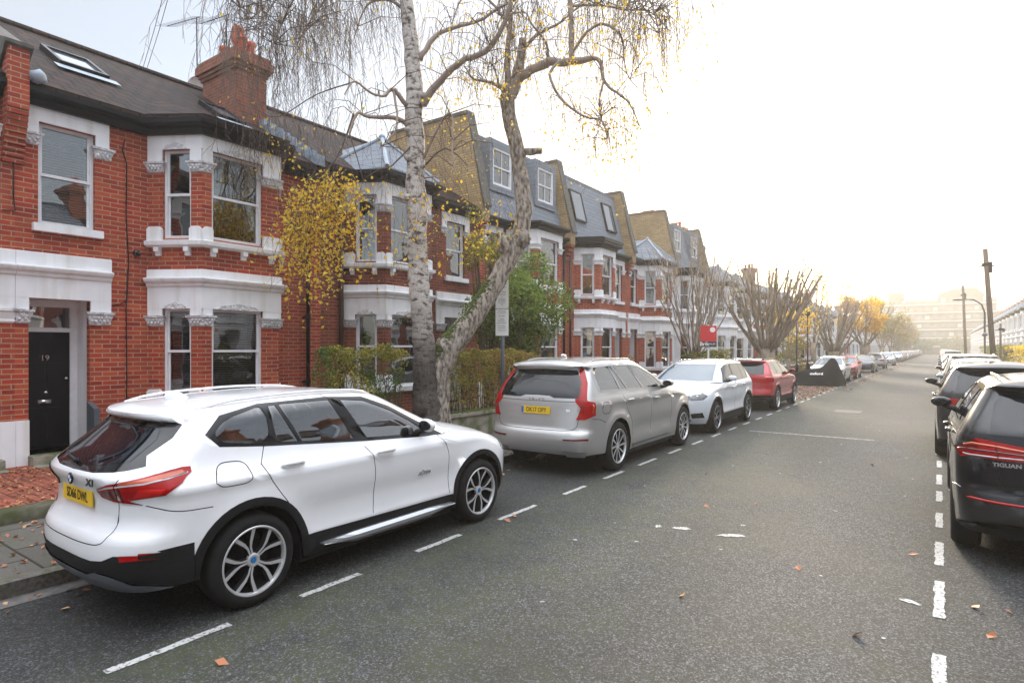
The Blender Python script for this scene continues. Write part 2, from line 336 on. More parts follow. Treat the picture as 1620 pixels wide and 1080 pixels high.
def birch_bark():
    m = bpy.data.materials.new('birch_bark')
    t, b, n, l = nodes(m)
    tc = n('ShaderNodeTexCoord')
    mp = n('ShaderNodeMapping'); mp.inputs['Scale'].default_value = (4.5, 4.5, 9); l(tc.outputs['Object'], mp.inputs[0])
    nz = n('ShaderNodeTexNoise'); nz.inputs['Scale'].default_value = 1.5; nz.inputs['Detail'].default_value = 8; nz.inputs['Roughness'].default_value = .65; l(mp.outputs[0], nz.inputs[0])
    mr = n('ShaderNodeValToRGB'); e = mr.color_ramp.elements
    e[0].position = .335; e[0].color = (.04, .032, .026, 1); e[1].position = .58; e[1].color = (.64, .60, .56, 1)
    x = e.new(.42); x.color = (.22, .18, .155, 1); x = e.new(.46); x.color = (.48, .43, .39, 1)
    l(nz.outputs['Fac'], mr.inputs[0])
    # rough dark bark low down
    sp = n('ShaderNodeSeparateXYZ'); l(tc.outputs['Object'], sp.inputs[0])
    h = n('ShaderNodeMapRange'); h.inputs[1].default_value = 2.9; h.inputs[2].default_value = 1.5; h.inputs[4].default_value = .9; l(sp.outputs['Z'], h.inputs[0])
    mp2 = n('ShaderNodeMapping'); mp2.inputs['Scale'].default_value = (16, 16, 3); l(tc.outputs['Object'], mp2.inputs[0])
    n2 = n('ShaderNodeTexNoise'); n2.inputs['Scale'].default_value = 1.6; n2.inputs['Detail'].default_value = 6; l(mp2.outputs[0], n2.inputs[0])
    c2 = n('ShaderNodeValToRGB'); e = c2.color_ramp.elements
    e[0].position = .40; e[0].color = (.014, .010, .008, 1); e[1].position = .66; e[1].color = (.055, .038, .028, 1)
    l(n2.outputs['Fac'], c2.inputs[0])
    mx = n('ShaderNodeMixRGB'); l(h.outputs[0], mx.inputs[0]); l(mr.outputs[0], mx.inputs[1]); l(c2.outputs[0], mx.inputs[2])
    l(mx.outputs[0], b.inputs['Base Color']); setp(b, rough=.8)
    ad = n('ShaderNodeMath'); ad.operation = 'ADD'; l(nz.outputs['Fac'], ad.inputs[0]); l(n2.outputs['Fac'], ad.inputs[1])
    bp = n('ShaderNodeBump'); bp.inputs['Strength'].default_value = .9; bp.inputs['Distance'].default_value = .04; l(ad.outputs[0], bp.inputs['Height']); l(bp.outputs[0], b.inputs['Normal'])
    return m
M['bark_birch'] = birch_bark()
M['bark_rough'] = nmat('fissured_bark', (.09, .07, .055), (.44, .38, .32), 13, .85, 1.0, .05, stretch=(1.3, 1.3, .6), detail=9, lo=.36, hi=.62)
M['twig'] = mat('dark_twig', (.10, .065, .05), .7)
M['twig_pale'] = mat('pale_branch', (.33, .26, .21), .75)
M['bark_plane'] = nmat('plane_bark', (.34, .27, .20), (.17, .135, .10), 4, .85, .6, .03, stretch=(2, 2, .8))
M['moss'] = nmat('green_moss', (.045, .07, .008), (.10, .13, .02), 25, .95, .9, .02)
def leafmat(name, c1, c2, c3=None, trans=.35):
    m = bpy.data.materials.new(name)
    t, b, n, l = nodes(m)
    g = n('ShaderNodeNewGeometry')
    r = n('ShaderNodeValToRGB'); e = r.color_ramp.elements
    e[0].color = (*c1, 1); e[1].color = (*c2, 1)
    if c3:
        x = e.new(.5); x.color = (*c3, 1)
    l(g.outputs['Random Per Island'], r.inputs[0])
    l(r.outputs[0], b.inputs['Base Color']); setp(b, rough=.55)
    tr = n('ShaderNodeBsdfTranslucent'); l(r.outputs[0], tr.inputs[0])
    mx = n('ShaderNodeMixShader'); mx.inputs[0].default_value = trans
    o = t.nodes.get('Material Output'); l(b.outputs[0], mx.inputs[1]); l(tr.outputs[0], mx.inputs[2]); l(mx.outputs[0], o.inputs[0])
    return m
M['leaf_yellow'] = leafmat('yellow_leaves', (.90, .50, .03), (.95, .68, .08), (.80, .60, .05), .5)
M['leaf_hedge'] = leafmat('hedge_leaves', (.12, .15, .02), (.32, .20, .04), (.36, .33, .05), .35)
M['leaf_hedge_brown'] = leafmat('brown_hedge_leaves', (.30, .15, .05), (.16, .15, .025), (.46, .32, .07), .35)
M['leaf_green'] = leafmat('green_leaves', (.05, .09, .015), (.14, .22, .03), (.08, .14, .02), .35)
M['leaf_shrub'] = leafmat('shrub_leaves', (.06, .12, .015), (.30, .34, .05), (.14, .22, .025), .45)
M['leaf_fallen'] = leafmat('fallen_leaves', (.42, .16, .06), (.55, .34, .15), (.32, .10, .05), .1)
# ---------------------------------------------------------------- mesh helpers
def link(name, me, m, parent=None, loc=None):
    o = bpy.data.objects.new(name, me)
    if m is not None:
        for q in (m if isinstance(m, (list, tuple)) else [m]): me.materials.append(q)
    col.objects.link(o)
    if parent is not None: o.parent = parent
    if loc is not None: o.location = loc
    return o
def obj(name, bm, m, parent=None, smooth=False, loc=None):
    me = bpy.data.meshes.new(name)
    bm.normal_update()
    bm.to_mesh(me); bm.free()
    if smooth:
        for p in me.polygons: p.use_smooth = True
    return link(name, me, m, parent, loc)
def tag(o, label=None, cat=None, group=None, kind=None):
    if label: o['label'] = label
    if cat: o['category'] = cat
    if group: o['group'] = group
    if kind: o['kind'] = kind
    return o
def thing(name, label, cat, loc=(0, 0, 0), rotz=0, group=None):
    o = bpy.data.objects.new(name, None)
    col.objects.link(o)
    o.location = loc; o.rotation_euler = (0, 0, rotz); o.empty_display_size = .2
    return tag(o, label, cat, group)
def copy_tree(o, parent=None):
    c = o.copy(); col.objects.link(c)
    if parent is not None: c.parent = parent
    for ch in o.children: copy_tree(ch, c)
    return c
def B(): return bmesh.new()
def box(bm, x0, x1, y0, y1, z0, z1):
    v = [bm.verts.new(p) for p in ((x0, y0, z0), (x1, y0, z0), (x1, y1, z0), (x0, y1, z0), (x0, y0, z1), (x1, y0, z1), (x1, y1, z1), (x0, y1, z1))]
    for f in ((0, 3, 2, 1), (4, 5, 6, 7), (0, 1, 5, 4), (1, 2, 6, 5), (2, 3, 7, 6), (3, 0, 4, 7)):
        bm.faces.new([v[i] for i in f])
def obox(bm, o, d, n, u0, u1, z0, z1, t0, t1):
    """box along plan direction d, normal n: u along, t outward"""
    v = []
    for z in (z0, z1):
        for u, t in ((u0, t0), (u1, t0), (u1, t1), (u0, t1)):
            v.append(bm.verts.new((o[0] + d[0] * u + n[0] * t, o[1] + d[1] * u + n[1] * t, z)))
    for f in ((0, 1, 2, 3), (7, 6, 5, 4), (0, 4, 5, 1), (1, 5, 6, 2), (2, 6, 7, 3), (3, 7, 4, 0)):
        bm.faces.new([v[i] for i in f])
def slab(bm, o, d, n, poly, t0, t1):
    """polygon (u,z) on a wall face extruded from t0 to t1 along the normal"""
    a = [bm.verts.new((o[0] + d[0] * u + n[0] * t0, o[1] + d[1] * u + n[1] * t0, z)) for u, z in poly]
    b = [bm.verts.new((o[0] + d[0] * u + n[0] * t1, o[1] + d[1] * u + n[1] * t1, z)) for u, z in poly]
    k = len(poly)
    bm.faces.new(b); bm.faces.new(a[::-1])
    for i in range(k): bm.faces.new((a[i], a[(i + 1) % k], b[(i + 1) % k], b[i]))
def poly_prism(bm, pts, off):
    """3D polygon extruded by vector off"""
    off = Vector(off)
    a = [bm.verts.new(p) for p in pts]; b = [bm.verts.new(Vector(p) + off) for p in pts]
    k = len(pts)
    bm.faces.new(a[::-1]); bm.faces.new(b)
    for i in range(k): bm.faces.new((a[i], a[(i + 1) % k], b[(i + 1) % k], b[i]))
def sweep(bm, path, prof):
    """profile [(outward offset, z)] swept along a plan path, mitred; outward = right of travel"""
    n = len(path); rows = []
    for i, p in enumerate(path):
        p = Vector(p)
        d0 = (p - Vector(path[i - 1])).normalized() if i else None
        d1 = (Vector(path[i + 1]) - p).normalized() if i < n - 1 else None
        if d0 is None: d0 = d1
        if d1 is None: d1 = d0
        n0 = Vector((d0.y, -d0.x)); n1 = Vector((d1.y, -d1.x))
        m = (n0 + n1).normalized(); m /= max(.3, m.dot(n0))
        rows.append([bm.verts.new((p.x + m.x * o, p.y + m.y * o, z)) for o, z in prof])
    k = len(prof)
    for i in range(n - 1):
        for j in range(k):
            j2 = (j + 1) % k
            bm.faces.new((rows[i][j], rows[i + 1][j], rows[i + 1][j2], rows[i][j2]))
    bm.faces.new(rows[0][::-1]); bm.faces.new(rows[-1])
def wall_seg(bm, a, b, z0, z1, ops=(), depth=.14):
    """wall face from a to b (outward = right of travel) with rectangular openings (u0,u1,z0,z1) and reveals"""
    a = Vector(a); b = Vector(b); d = (b - a); Lg = d.length; d.normalize(); n = Vector((d.y, -d.x))
    us = sorted({0.0, Lg, *[o[0] for o in ops], *[o[1] for o in ops]})
    zs = sorted({z0, z1, *[o[2] for o in ops], *[o[3] for o in ops]})
    def V(u, z, t=0): return bm.verts.new((a.x + d.x * u - n.x * t, a.y + d.y * u - n.y * t, z))
    for i in range(len(us) - 1):
        for j in range(len(zs) - 1):
            uc = (us[i] + us[i + 1]) / 2; zc = (zs[j] + zs[j + 1]) / 2
            if any(o[0] < uc < o[1] and o[2] < zc < o[3] for o in ops): continue
            bm.faces.new((V(us[i], zs[j]), V(us[i + 1], zs[j]), V(us[i + 1], zs[j + 1]), V(us[i], zs[j + 1])))
    for u0, u1, p0, p1 in [o[:4] for o in ops]:
        bm.faces.new((V(u0, p0), V(u0, p1), V(u0, p1, depth), V(u0, p0, depth)))
        bm.faces.new((V(u1, p0), V(u1, p0, depth), V(u1, p1, depth), V(u1, p1)))
        bm.faces.new((V(u0, p0), V(u0, p0, depth), V(u1, p0, depth), V(u1, p0)))
        bm.faces.new((V(u0, p1), V(u1, p1), V(u1, p1, depth), V(u0, p1, depth)))
    return a, d, n
def tube(bm, pts, rads, n=6, cap=True):
    """tapered tube through points"""
    pts = [Vector(p) for p in pts]
    if not isinstance(rads, (list, tuple)): rads = [rads] * len(pts)
    rings = []; up = Vector((0, 0, 1)); ref = None
    for i, p in enumerate(pts):
        d = (pts[min(i + 1, len(pts) - 1)] - pts[max(i - 1, 0)])
        if d.length < 1e-6: d = up.copy()
        d.normalize()
        if ref is None:
            ref = d.orthogonal().normalized()
        ref = (ref - d * ref.dot(d))
        if ref.length < 1e-5: ref = d.orthogonal()
        ref.normalize(); q = d.cross(ref)
        rings.append([bm.verts.new(p + (ref * math.cos(2 * math.pi * k / n) + q * math.sin(2 * math.pi * k / n)) * rads[i]) for k in range(n)])
    for i in range(len(rings) - 1):
        for k in range(n):
            bm.faces.new((rings[i][k], rings[i][(k + 1) % n], rings[i + 1][(k + 1) % n], rings[i + 1][k]))
    if cap and n > 2:
        bm.faces.new(rings[0][::-1]); bm.faces.new(rings[-1])
def cyl(bm, p0, p1, r, n=12): tube(bm, [p0, p1], [r, r], n)
def lathe(bm, prof, n=24, c=(0, 0, 0), axis='z', a0=0, a1=2 * math.pi):
    c = Vector(c); full = abs(a1 - a0 - 2 * math.pi) < 1e-6; rings = []
    for k in range(n if full else n + 1):
        a = a0 + (a1 - a0) * k / n; row = []
        for r_, h in prof:
            if axis == 'z': v = (r_ * math.cos(a), r_ * math.sin(a), h)
            else: v = (r_ * math.cos(a), h, r_ * math.sin(a))      # axis y
            row.append(bm.verts.new(c + Vector(v)))
        rings.append(row)
    m = len(rings)
    for k in range(m if full else m - 1):
        a_, b_ = rings[k], rings[(k + 1) % m]
        for j in range(len(prof) - 1):
            f = (a_[j], b_[j], b_[j + 1], a_[j + 1])
            bm.faces.new(f if axis == 'z' else f[::-1])
def ico(bm, c, r, sub=2, sc=(1, 1, 1), jit=0):
    m = Matrix.Translation(c) @ Matrix.Diagonal((*[r * s for s in sc], 1))
    res = bmesh.ops.create_icosphere(bm, subdivisions=sub, radius=1, matrix=m)
    if jit:
        for v in res['verts']:
            v.co += (v.co - Vector(c)).normalized() * noise.noise(v.co * 3 / r) * jit
def text_mesh(name, s, size, m, parent, mtx, depth=.002, align='CENTER', shear=0, xs=1.0, bold=0.0):
    cu = bpy.data.curves.new(name, 'FONT')
    cu.body = s; cu.size = size; cu.extrude = depth; cu.align_x = align; cu.align_y = 'CENTER'; cu.shear = shear; cu.offset = bold
    cu.resolution_u = 3
    tmp = bpy.data.objects.new('tmp', cu); col.objects.link(tmp)
    dg = bpy.context.evaluated_depsgraph_get()
    me = bpy.data.meshes.new_from_object(tmp.evaluated_get(dg))
    bpy.data.objects.remove(tmp)
    me.transform(Matrix.Diagonal((xs, 1, 1, 1)))
    me.transform(mtx)
    me.materials.clear()
    me.name = name
    return link(name, me, m, parent)
def frame_mtx(pos, xdir, zdir):
    """matrix placing text: x along xdir, facing zdir"""
    z = Vector(zdir).normalized(); x = Vector(xdir); x = (x - z * x.dot(z)).normalized(); y = z.cross(x)
    return Matrix(((x.x, y.x, z.x, pos[0]), (x.y, y.y, z.y, pos[1]), (x.z, y.z, z.z, pos[2]), (0, 0, 0, 1)))
# ================================================================ car builder
class Sp:
    """smooth monotone-limited interpolation of a table [(x, y)]"""
    def __init__(s, tab):
        tab = sorted(tab); s.x = [a for a, _ in tab]; s.y = [b for _, b in tab]; n = len(tab)
        d = [(s.y[i + 1] - s.y[i]) / max(1e-9, s.x[i + 1] - s.x[i]) for i in range(n - 1)]
        m = [d[0]] + [0 if d[i - 1] * d[i] <= 0 else 2 * d[i - 1] * d[i] / (d[i - 1] + d[i]) for i in range(1, n - 1)] + [d[-1]]
        s.m = m
    def __call__(s, v):
        if v <= s.x[0]: return s.y[0]
        if v >= s.x[-1]: return s.y[-1]
        lo, hi = 0, len(s.x) - 1
        while hi - lo > 1:
            k = (lo + hi) // 2
            if s.x[k] <= v: lo = k
            else: hi = k
        h = s.x[hi] - s.x[lo]; t = (v - s.x[lo]) / h
        return ((2 * t ** 3 - 3 * t * t + 1) * s.y[lo] + (t ** 3 - 2 * t * t + t) * h * s.m[lo] + (-2 * t ** 3 + 3 * t * t) * s.y[hi] + (t ** 3 - t * t) * h * s.m[hi])
def chaikin(p, it=2, q=.22):
    for _ in range(it):
        o = []
        for i in range(len(p)):
            a, b = p[i], p[(i + 1) % len(p)]
            o.append(tuple(a[k] * (1 - q) + b[k] * q for k in (0, 1))); o.append(tuple(a[k] * q + b[k] * (1 - q) for k in (0, 1)))
        p = o
    return p
def inpoly(p, x, y):
    c = False; j = len(p) - 1
    for i in range(len(p)):
        xi, yi = p[i]; xj, yj = p[j]
        if (yi > y) != (yj > y) and x < (xj - xi) * (y - yi) / (yj - yi) + xi: c = not c
        j = i
    return c
class Car:
    """body = horizontal slices: rear corner s 0..1, side 1..2, front corner 2..3"""
    UR, US = 1.1, 3.4
    def __init__(c, sp):
        c.sp = sp
        for k in ('rear', 'nose', 'wind', 'hw', 'roofz', 'hoodz'): setattr(c, k, Sp(sp[k]))
        c.L, c.xw, c.Rw, c.Ra = sp['L'], sp['axles'], sp['Rw'], sp['Ra']
        c.belt = sp['belt']; c.zb = Sp(sp['bottom']); c.xc = sp['xcowl']
        c.flare = sp.get('flare', .018); c.nr = sp.get('nr', 3.2); c.nf = sp.get('nf', 2.9)
        c.LR = Sp(sp.get('LR', [(.3, .42), (.9, .42), (1.5, .32)]))
        c.LF = sp.get('LF', .62); c.LW = sp.get('LW', .62)
        c.crease = sp.get('crease', .93)
    def raw(c, up, s, z):
        xr = c.rear(z); xf = c.wind(z) if up else c.nose(z); W = c.hw(z); Lr = c.LR(z); Lf = c.LW if up else c.LF
        if s < 1:
            a = max(0, s) * math.pi / 2; cc, sn = math.cos(a), math.sin(a); r = (cc ** c.nr + sn ** c.nr) ** (-1 / c.nr)
            x = xr + Lr * (1 - cc * r); y = W * sn * r
        elif s <= 2:
            x = xr + Lr + (xf - Lf - xr - Lr) * (s - 1); y = W
        else:
            n = 3.0 if up else c.nf
            a = max(0, 3 - s) * math.pi / 2; cc, sn = math.cos(a), math.sin(a); r = (cc ** n + sn ** n) ** (-1 / n)
            x = xf - Lf * (1 - cc * r); y = W * sn * r
        t = (x - c.L * .55) / (c.L * .45)
        if t > 0: y *= 1 - .05 * t * t
        t = (c.L * .45 - x) / (c.L * .45)
        if t > 0: y *= 1 - .03 * t * t
        return x, y
    def S(c, up, s, z):
        x, y = c.raw(up, s, z)
        if not up:
            side = min(1, max(0, y / .6))
            for xw in c.xw:
                d = math.hypot(x - xw, z - c.Rw)
                y += c.flare * side * math.exp(-((d - c.Ra - .02) / .085) ** 2)
            mid = math.exp(-((x - (c.xw[0] + c.xw[1]) / 2) / 1.05) ** 6)
            y += side * (.013 * math.exp(-((z - c.crease) / .028) ** 2) - .024 * mid * math.exp(-((z - .60) / .13) ** 2) + .012 * mid * math.exp(-((z - .42) / .045) ** 2))
            zt = c.hoodz(x)
            if x > c.xc - .1:
                k = min(1, (x - c.xc + .1) / .2)
                y -= side * k * .045 * math.exp(-max(0, zt - z) / .035)
                x -= k * (1 - side) * .03 * math.exp(-max(0, zt - z) / .03)
        else:
            zt = c.roofz(x); e = math.exp(-max(0, zt - z) / .028)
            sd = min(1, max(0, y / .45))
            y -= sd * .045 * e
        return Vector((x, y, z))
    def top(c, up, s):
        f = c.roofz if up else c.hoodz
        z = f(c.raw(up, s, c.belt)[0])
        for _ in range(12):
            z = .5 * z + .5 * f(c.raw(up, s, z)[0])
        return z if up else (c.belt if c.raw(0, s, c.belt)[0] < c.xc else min(z, c.belt))
    def bot(c, up, s):
        return c.belt if up else c.zb(c.raw(0, s, .4)[0])
    def u(c, s): return s * c.UR if s < 1 else c.UR + (s - 1) * c.US if s < 2 else c.UR + c.US + (s - 2) * c.UR
    def su(c, u): return u / c.UR if u < c.UR else 1 + (u - c.UR) / c.US if u < c.UR + c.US else 2 + (u - c.UR - c.US) / c.UR
    def conv(c, up, mode, v, z):
        lo, hi = {'X': (0, 3), 'R': (0, 1), 'F': (2, 3)}[mode]
        if mode == 'F': lo, hi = 3, 2
        k = 0 if mode == 'X' else 1
        if mode == 'R' and v <= 0: return (-.02, z)
        if mode == 'F' and v <= 0: return (c.u(3) + .02, z)
        for _ in range(26):
            m = (lo + hi) / 2
            if c.raw(up, m, z)[k] < v: lo = m
            else: hi = m
        return (c.u((lo + hi) / 2), z)
    def poly(c, up, P, smooth=0):
        o = []
        n = len(P)
        for i in range(n):
            a, b = P[i], P[(i + 1) % n]
            if a[0] == b[0]:
                k = max(1, int(math.hypot(a[1] - b[1], a[2] - b[2]) / .12))
                if smooth: k = 1
                for j in range(k):
                    t = j / k; o.append(c.conv(up, a[0], a[1] + (b[1] - a[1]) * t, a[2] + (b[2] - a[2]) * t))
            else: o.append(c.conv(up, *a))
        return chaikin(o, 2, .2) if smooth else o
    def pt(c, up, mode, v, z, off=0):
        uu = c.conv(up, mode, v, z)[0]; s = c.su(uu); p = c.S(up, s, z); n = c.nrm(up, s, z)
        return p + n * off, n
    def nrm(c, up, s, z):
        e = .004
        a = c.S(up, min(3, s + e), z) - c.S(up, max(0, s - e), z); b = c.S(up, s, z + e) - c.S(up, s, z - e)
        n = b.cross(a)
        if n.length < 1e-9: return Vector((-1, 0, 0))
        n.normalize()
        if s < 1e-4 or s > 3 - 1e-4: n.y = 0; n.normalize()
        return n
    def band(c, up, regions, res):
        ss = [i / 12 for i in range(12)] + [1 + i / 34 for i in range(34)] + [2 + i / 12 for i in range(13)]
        if res < 1: ss = [i / 6 for i in range(6)] + [1 + i / 18 for i in range(18)] + [2 + i / 7 for i in range(8)]
        bots = [c.bot(up, s) for s in ss]; tops = [c.top(up, s) for s in ss]
        V, Eg = [], []
        def addpoly(p, closed=True):
            i0 = len(V)
            for q in p: V.append(Vector(q))
            for i in range(len(p) - (0 if closed else 1)): Eg.append((i0 + i, i0 + (i + 1) % len(p)))
        dom = [(c.u(s), z) for s, z in zip(ss, bots)] + [(c.u(s), z) for s, z in reversed(list(zip(ss, tops)))]
        addpoly(dom)
        nz = 12 if not up else 8
        for s, z0, z1 in zip(ss, bots, tops):
            for k in range(1, nz):
                t = k / nz
                V.append(Vector((c.u(s), z0 + (z1 - z0) * t)))
            if z1 - z0 > .1:
                for d in (.012, .03): V.append(Vector((c.u(s), z1 - d)))
        pol = []
        for name, P, kw in regions:
            if kw.get('band') is not None and kw['band'] != up: continue
            p = c.poly(up, P, kw.get('smooth', 0)) if not isinstance(P[0], str) else None
            pol.append((name, p, kw)); addpoly(p)
        vs, es, fs, *_ = delaunay_2d_cdt(V, Eg, [], 0, 1e-4)
        bbs = [(min(q[0] for q in p), max(q[0] for q in p), min(q[1] for q in p), max(q[1] for q in p)) for _, p, _ in pol]
        out = {}
        cache = {}
        def P3(i):
            if i not in cache:
                s = c.su(vs[i][0]); s = min(3, max(0, s)); cache[i] = (c.S(up, s, vs[i][1]), c.nrm(up, s, vs[i][1]))
                if s < 1e-3 or s > 2.999: cache[i][0].y = 0
            return cache[i]
        for f in fs:
            cx = sum(vs[i][0] for i in f) / len(f); cz = sum(vs[i][1] for i in f) / len(f)
            if not inpoly(dom, cx, cz): continue
            r = 'body'
            for (name, p, kw), bb in zip(pol, bbs):
                if bb[0] <= cx <= bb[1] and bb[2] <= cz <= bb[3] and inpoly(p, cx, cz): r = name; break
            if r == 'void': continue
            out.setdefault(r, []).append([P3(i) for i in f])
        return out
    def edge(c, up):
        """top boundary, half"""
        ss = [i / 12 for i in range(12)] + [1 + i / 30 for i in range(30)] + [2 + i / 12 for i in range(13)]
        o = []
        for s in ss:
            z = c.top(up, s); p = c.S(up, s, z)
            if s in (0, 3): p.y = 0
            o.append(p)
        return o
def region_mesh(name, tris, off, halves, depth=.012):
    """tris = [[(pos, normal) x3]]; adds a skirt turned inward along open edges"""
    vid = {}; co = []; nm = []; faces = []; ln = []
    for sgn in halves:
        ec = {}
        for t in tris:
            ids = []
            for p, n in t:
                P = p + n * off; q = (round(P.x, 5), round(P.y * sgn, 5), round(P.z, 5))
                if q not in vid:
                    vid[q] = len(co); co.append(q); nm.append((n.x, n.y * sgn, n.z))
                ids.append(vid[q])
            if len(set(ids)) < 3: continue
            a, b, c_ = (Vector(co[i]) for i in ids[:3])
            fn = (b - a).cross(c_ - a)
            if fn.length < 1e-12: continue
            if fn.dot(Vector(nm[ids[0]]) + Vector(nm[ids[1]])) < 0: ids = ids[::-1]
            faces.append(ids); ln.append([nm[i] for i in ids])
            for i in range(len(ids)):
                e = (ids[i], ids[(i + 1) % len(ids)])
                if (e[1], e[0]) in ec: ec.pop((e[1], e[0]))
                else: ec[e] = 1
        if depth:
            for a, b in list(ec):
                A, Bv = Vector(co[a]), Vector(co[b])
                if abs(A.y) < 1e-5 and abs(Bv.y) < 1e-5: continue
                na, nb = Vector(nm[a]), Vector(nm[b])
                k = len(co); co.append(tuple(A - na * depth)); co.append(tuple(Bv - nb * depth)); nm += [tuple(na), tuple(nb)]
                fn = (A - Bv).cross(na)
                if fn.length < 1e-9: continue
                fn.normalize()
                faces.append([b, a, k, k + 1]); ln.append([tuple(fn)] * 4)
    me = bpy.data.meshes.new(name)
    me.from_pydata(co, [], faces)
    me.update()
    for p in me.polygons: p.use_smooth = True
    flat = [v for f in ln for v in f]
    if len(flat) == len(me.loops): me.normals_split_custom_set(flat)
    return me
def cap_mesh(name, edge, xmin, crown, m, parent, M_=8, lift=0.0, keep=None):
    bm = B(); rows = []
    e = [p for p in edge if p.x >= xmin]
    W = max(p.y for p in e)
    for p in e:
        row = []
        for j in range(-M_, M_ + 1):
            t = j / M_; y = p.y * t
            w = p.y / W
            z = p.z + lift + crown * w * w * (1 - abs(t) ** 2.4)
            row.append(bm.verts.new((p.x, y, z)))
        rows.append(row)
    for i in range(len(rows) - 1):
        for j in range(2 * M_):
            try: bm.faces.new((rows[i][j], rows[i + 1][j], rows[i + 1][j + 1], rows[i][j + 1]))
            except ValueError: pass
    bmesh.ops.remove_doubles(bm, verts=bm.verts, dist=1e-4)
    bmesh.ops.recalc_face_normals(bm, faces=bm.faces)
    if sum(f.normal.z for f in bm.faces) < 0: bmesh.ops.reverse_faces(bm, faces=bm.faces)
    return obj(name, bm, m, parent, True)
M['tyre'] = nmat('tyre_rubber', (.007, .007, .0075), (.014, .0135, .013), 22, .8, .2, .003, spec=.25)
M['rim'] = mat('machined_alloy', (.62, .62, .63), .35, .55)
M['rim_dark'] = mat('dark_alloy', (.03, .032, .035), .4, .5)
M['rim_grey'] = mat('grey_alloy', (.30, .31, .33), .3, .85)
M['black_plastic'] = nmat('black_trim_plastic', (.006, .006, .007), (.012, .012, .013), 60, .6, .1, .001, spec=.3)
M['gloss_black'] = mat('gloss_black', (.008, .008, .009), .08)
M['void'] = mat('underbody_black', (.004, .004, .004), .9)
M['seam'] = mat('panel_gap_black', (.03, .03, .03), .8, spec=.1)
def carglass(name, tint, inside, ior=1.8):
    return glass_mat(name, tint, ior, inside)
M['cglass'] = mat('car_window_glass', (.004, .007, .011), .02, ior=1.5)
M['cglass_side'] = glass_mat('side_window_glass', (.50, .62, .70), 2.5, .45)
M['cglass_bright'] = glass_mat('bright_reflecting_car_glass', (.50, .60, .66), 3.0, .4)
M['cglass_light'] = mat('clear_car_glass', (.05, .085, .115), .03, ior=1.9)
M['tail_red'] = mat('red_lamp_lens', (.34, .002, .003), .15, coat=.25, spec=.3)
M['tail_dark'] = mat('dark_red_lamp_lens', (.12, .004, .006), .06, coat=1)
M['tail_orange'] = mat('amber_lamp_lens', (.50, .07, .015), .1, coat=1)
M['tail_white'] = mat('clear_lamp_lens', (.55, .55, .57), .08, coat=1)
M['lamp_body'] = mat('headlamp_lens', (.035, .04, .045), .05, .2, coat=1)
M['lamp_led'] = mat('headlamp_reflector', (.75, .77, .8), .1, .6)
M['silver_trim'] = mat('satin_silver_trim', (.42, .43, .45), .3, .8)
M['skid'] = mat('grey_skid_plate', (.13, .14, .16), .4, .3)
M['plate_yellow'] = mat('yellow_number_plate', (.78, .50, .02), .35)
M['plate_white'] = mat('white_number_plate', (.8, .8, .78), .35)
M['black_ink'] = mat('black_lettering', (.01, .01, .01), .4)
M['white_ink'] = mat('white_lettering', (.85, .85, .85), .4)
M['blue_ink'] = mat('blue_print', (.02, .13, .45), .4)
M['badge_blue'] = mat('badge_blue_enamel', (.02, .16, .40), .2)
M['seat'] = mat('dark_seat', (.03, .03, .033), .7)
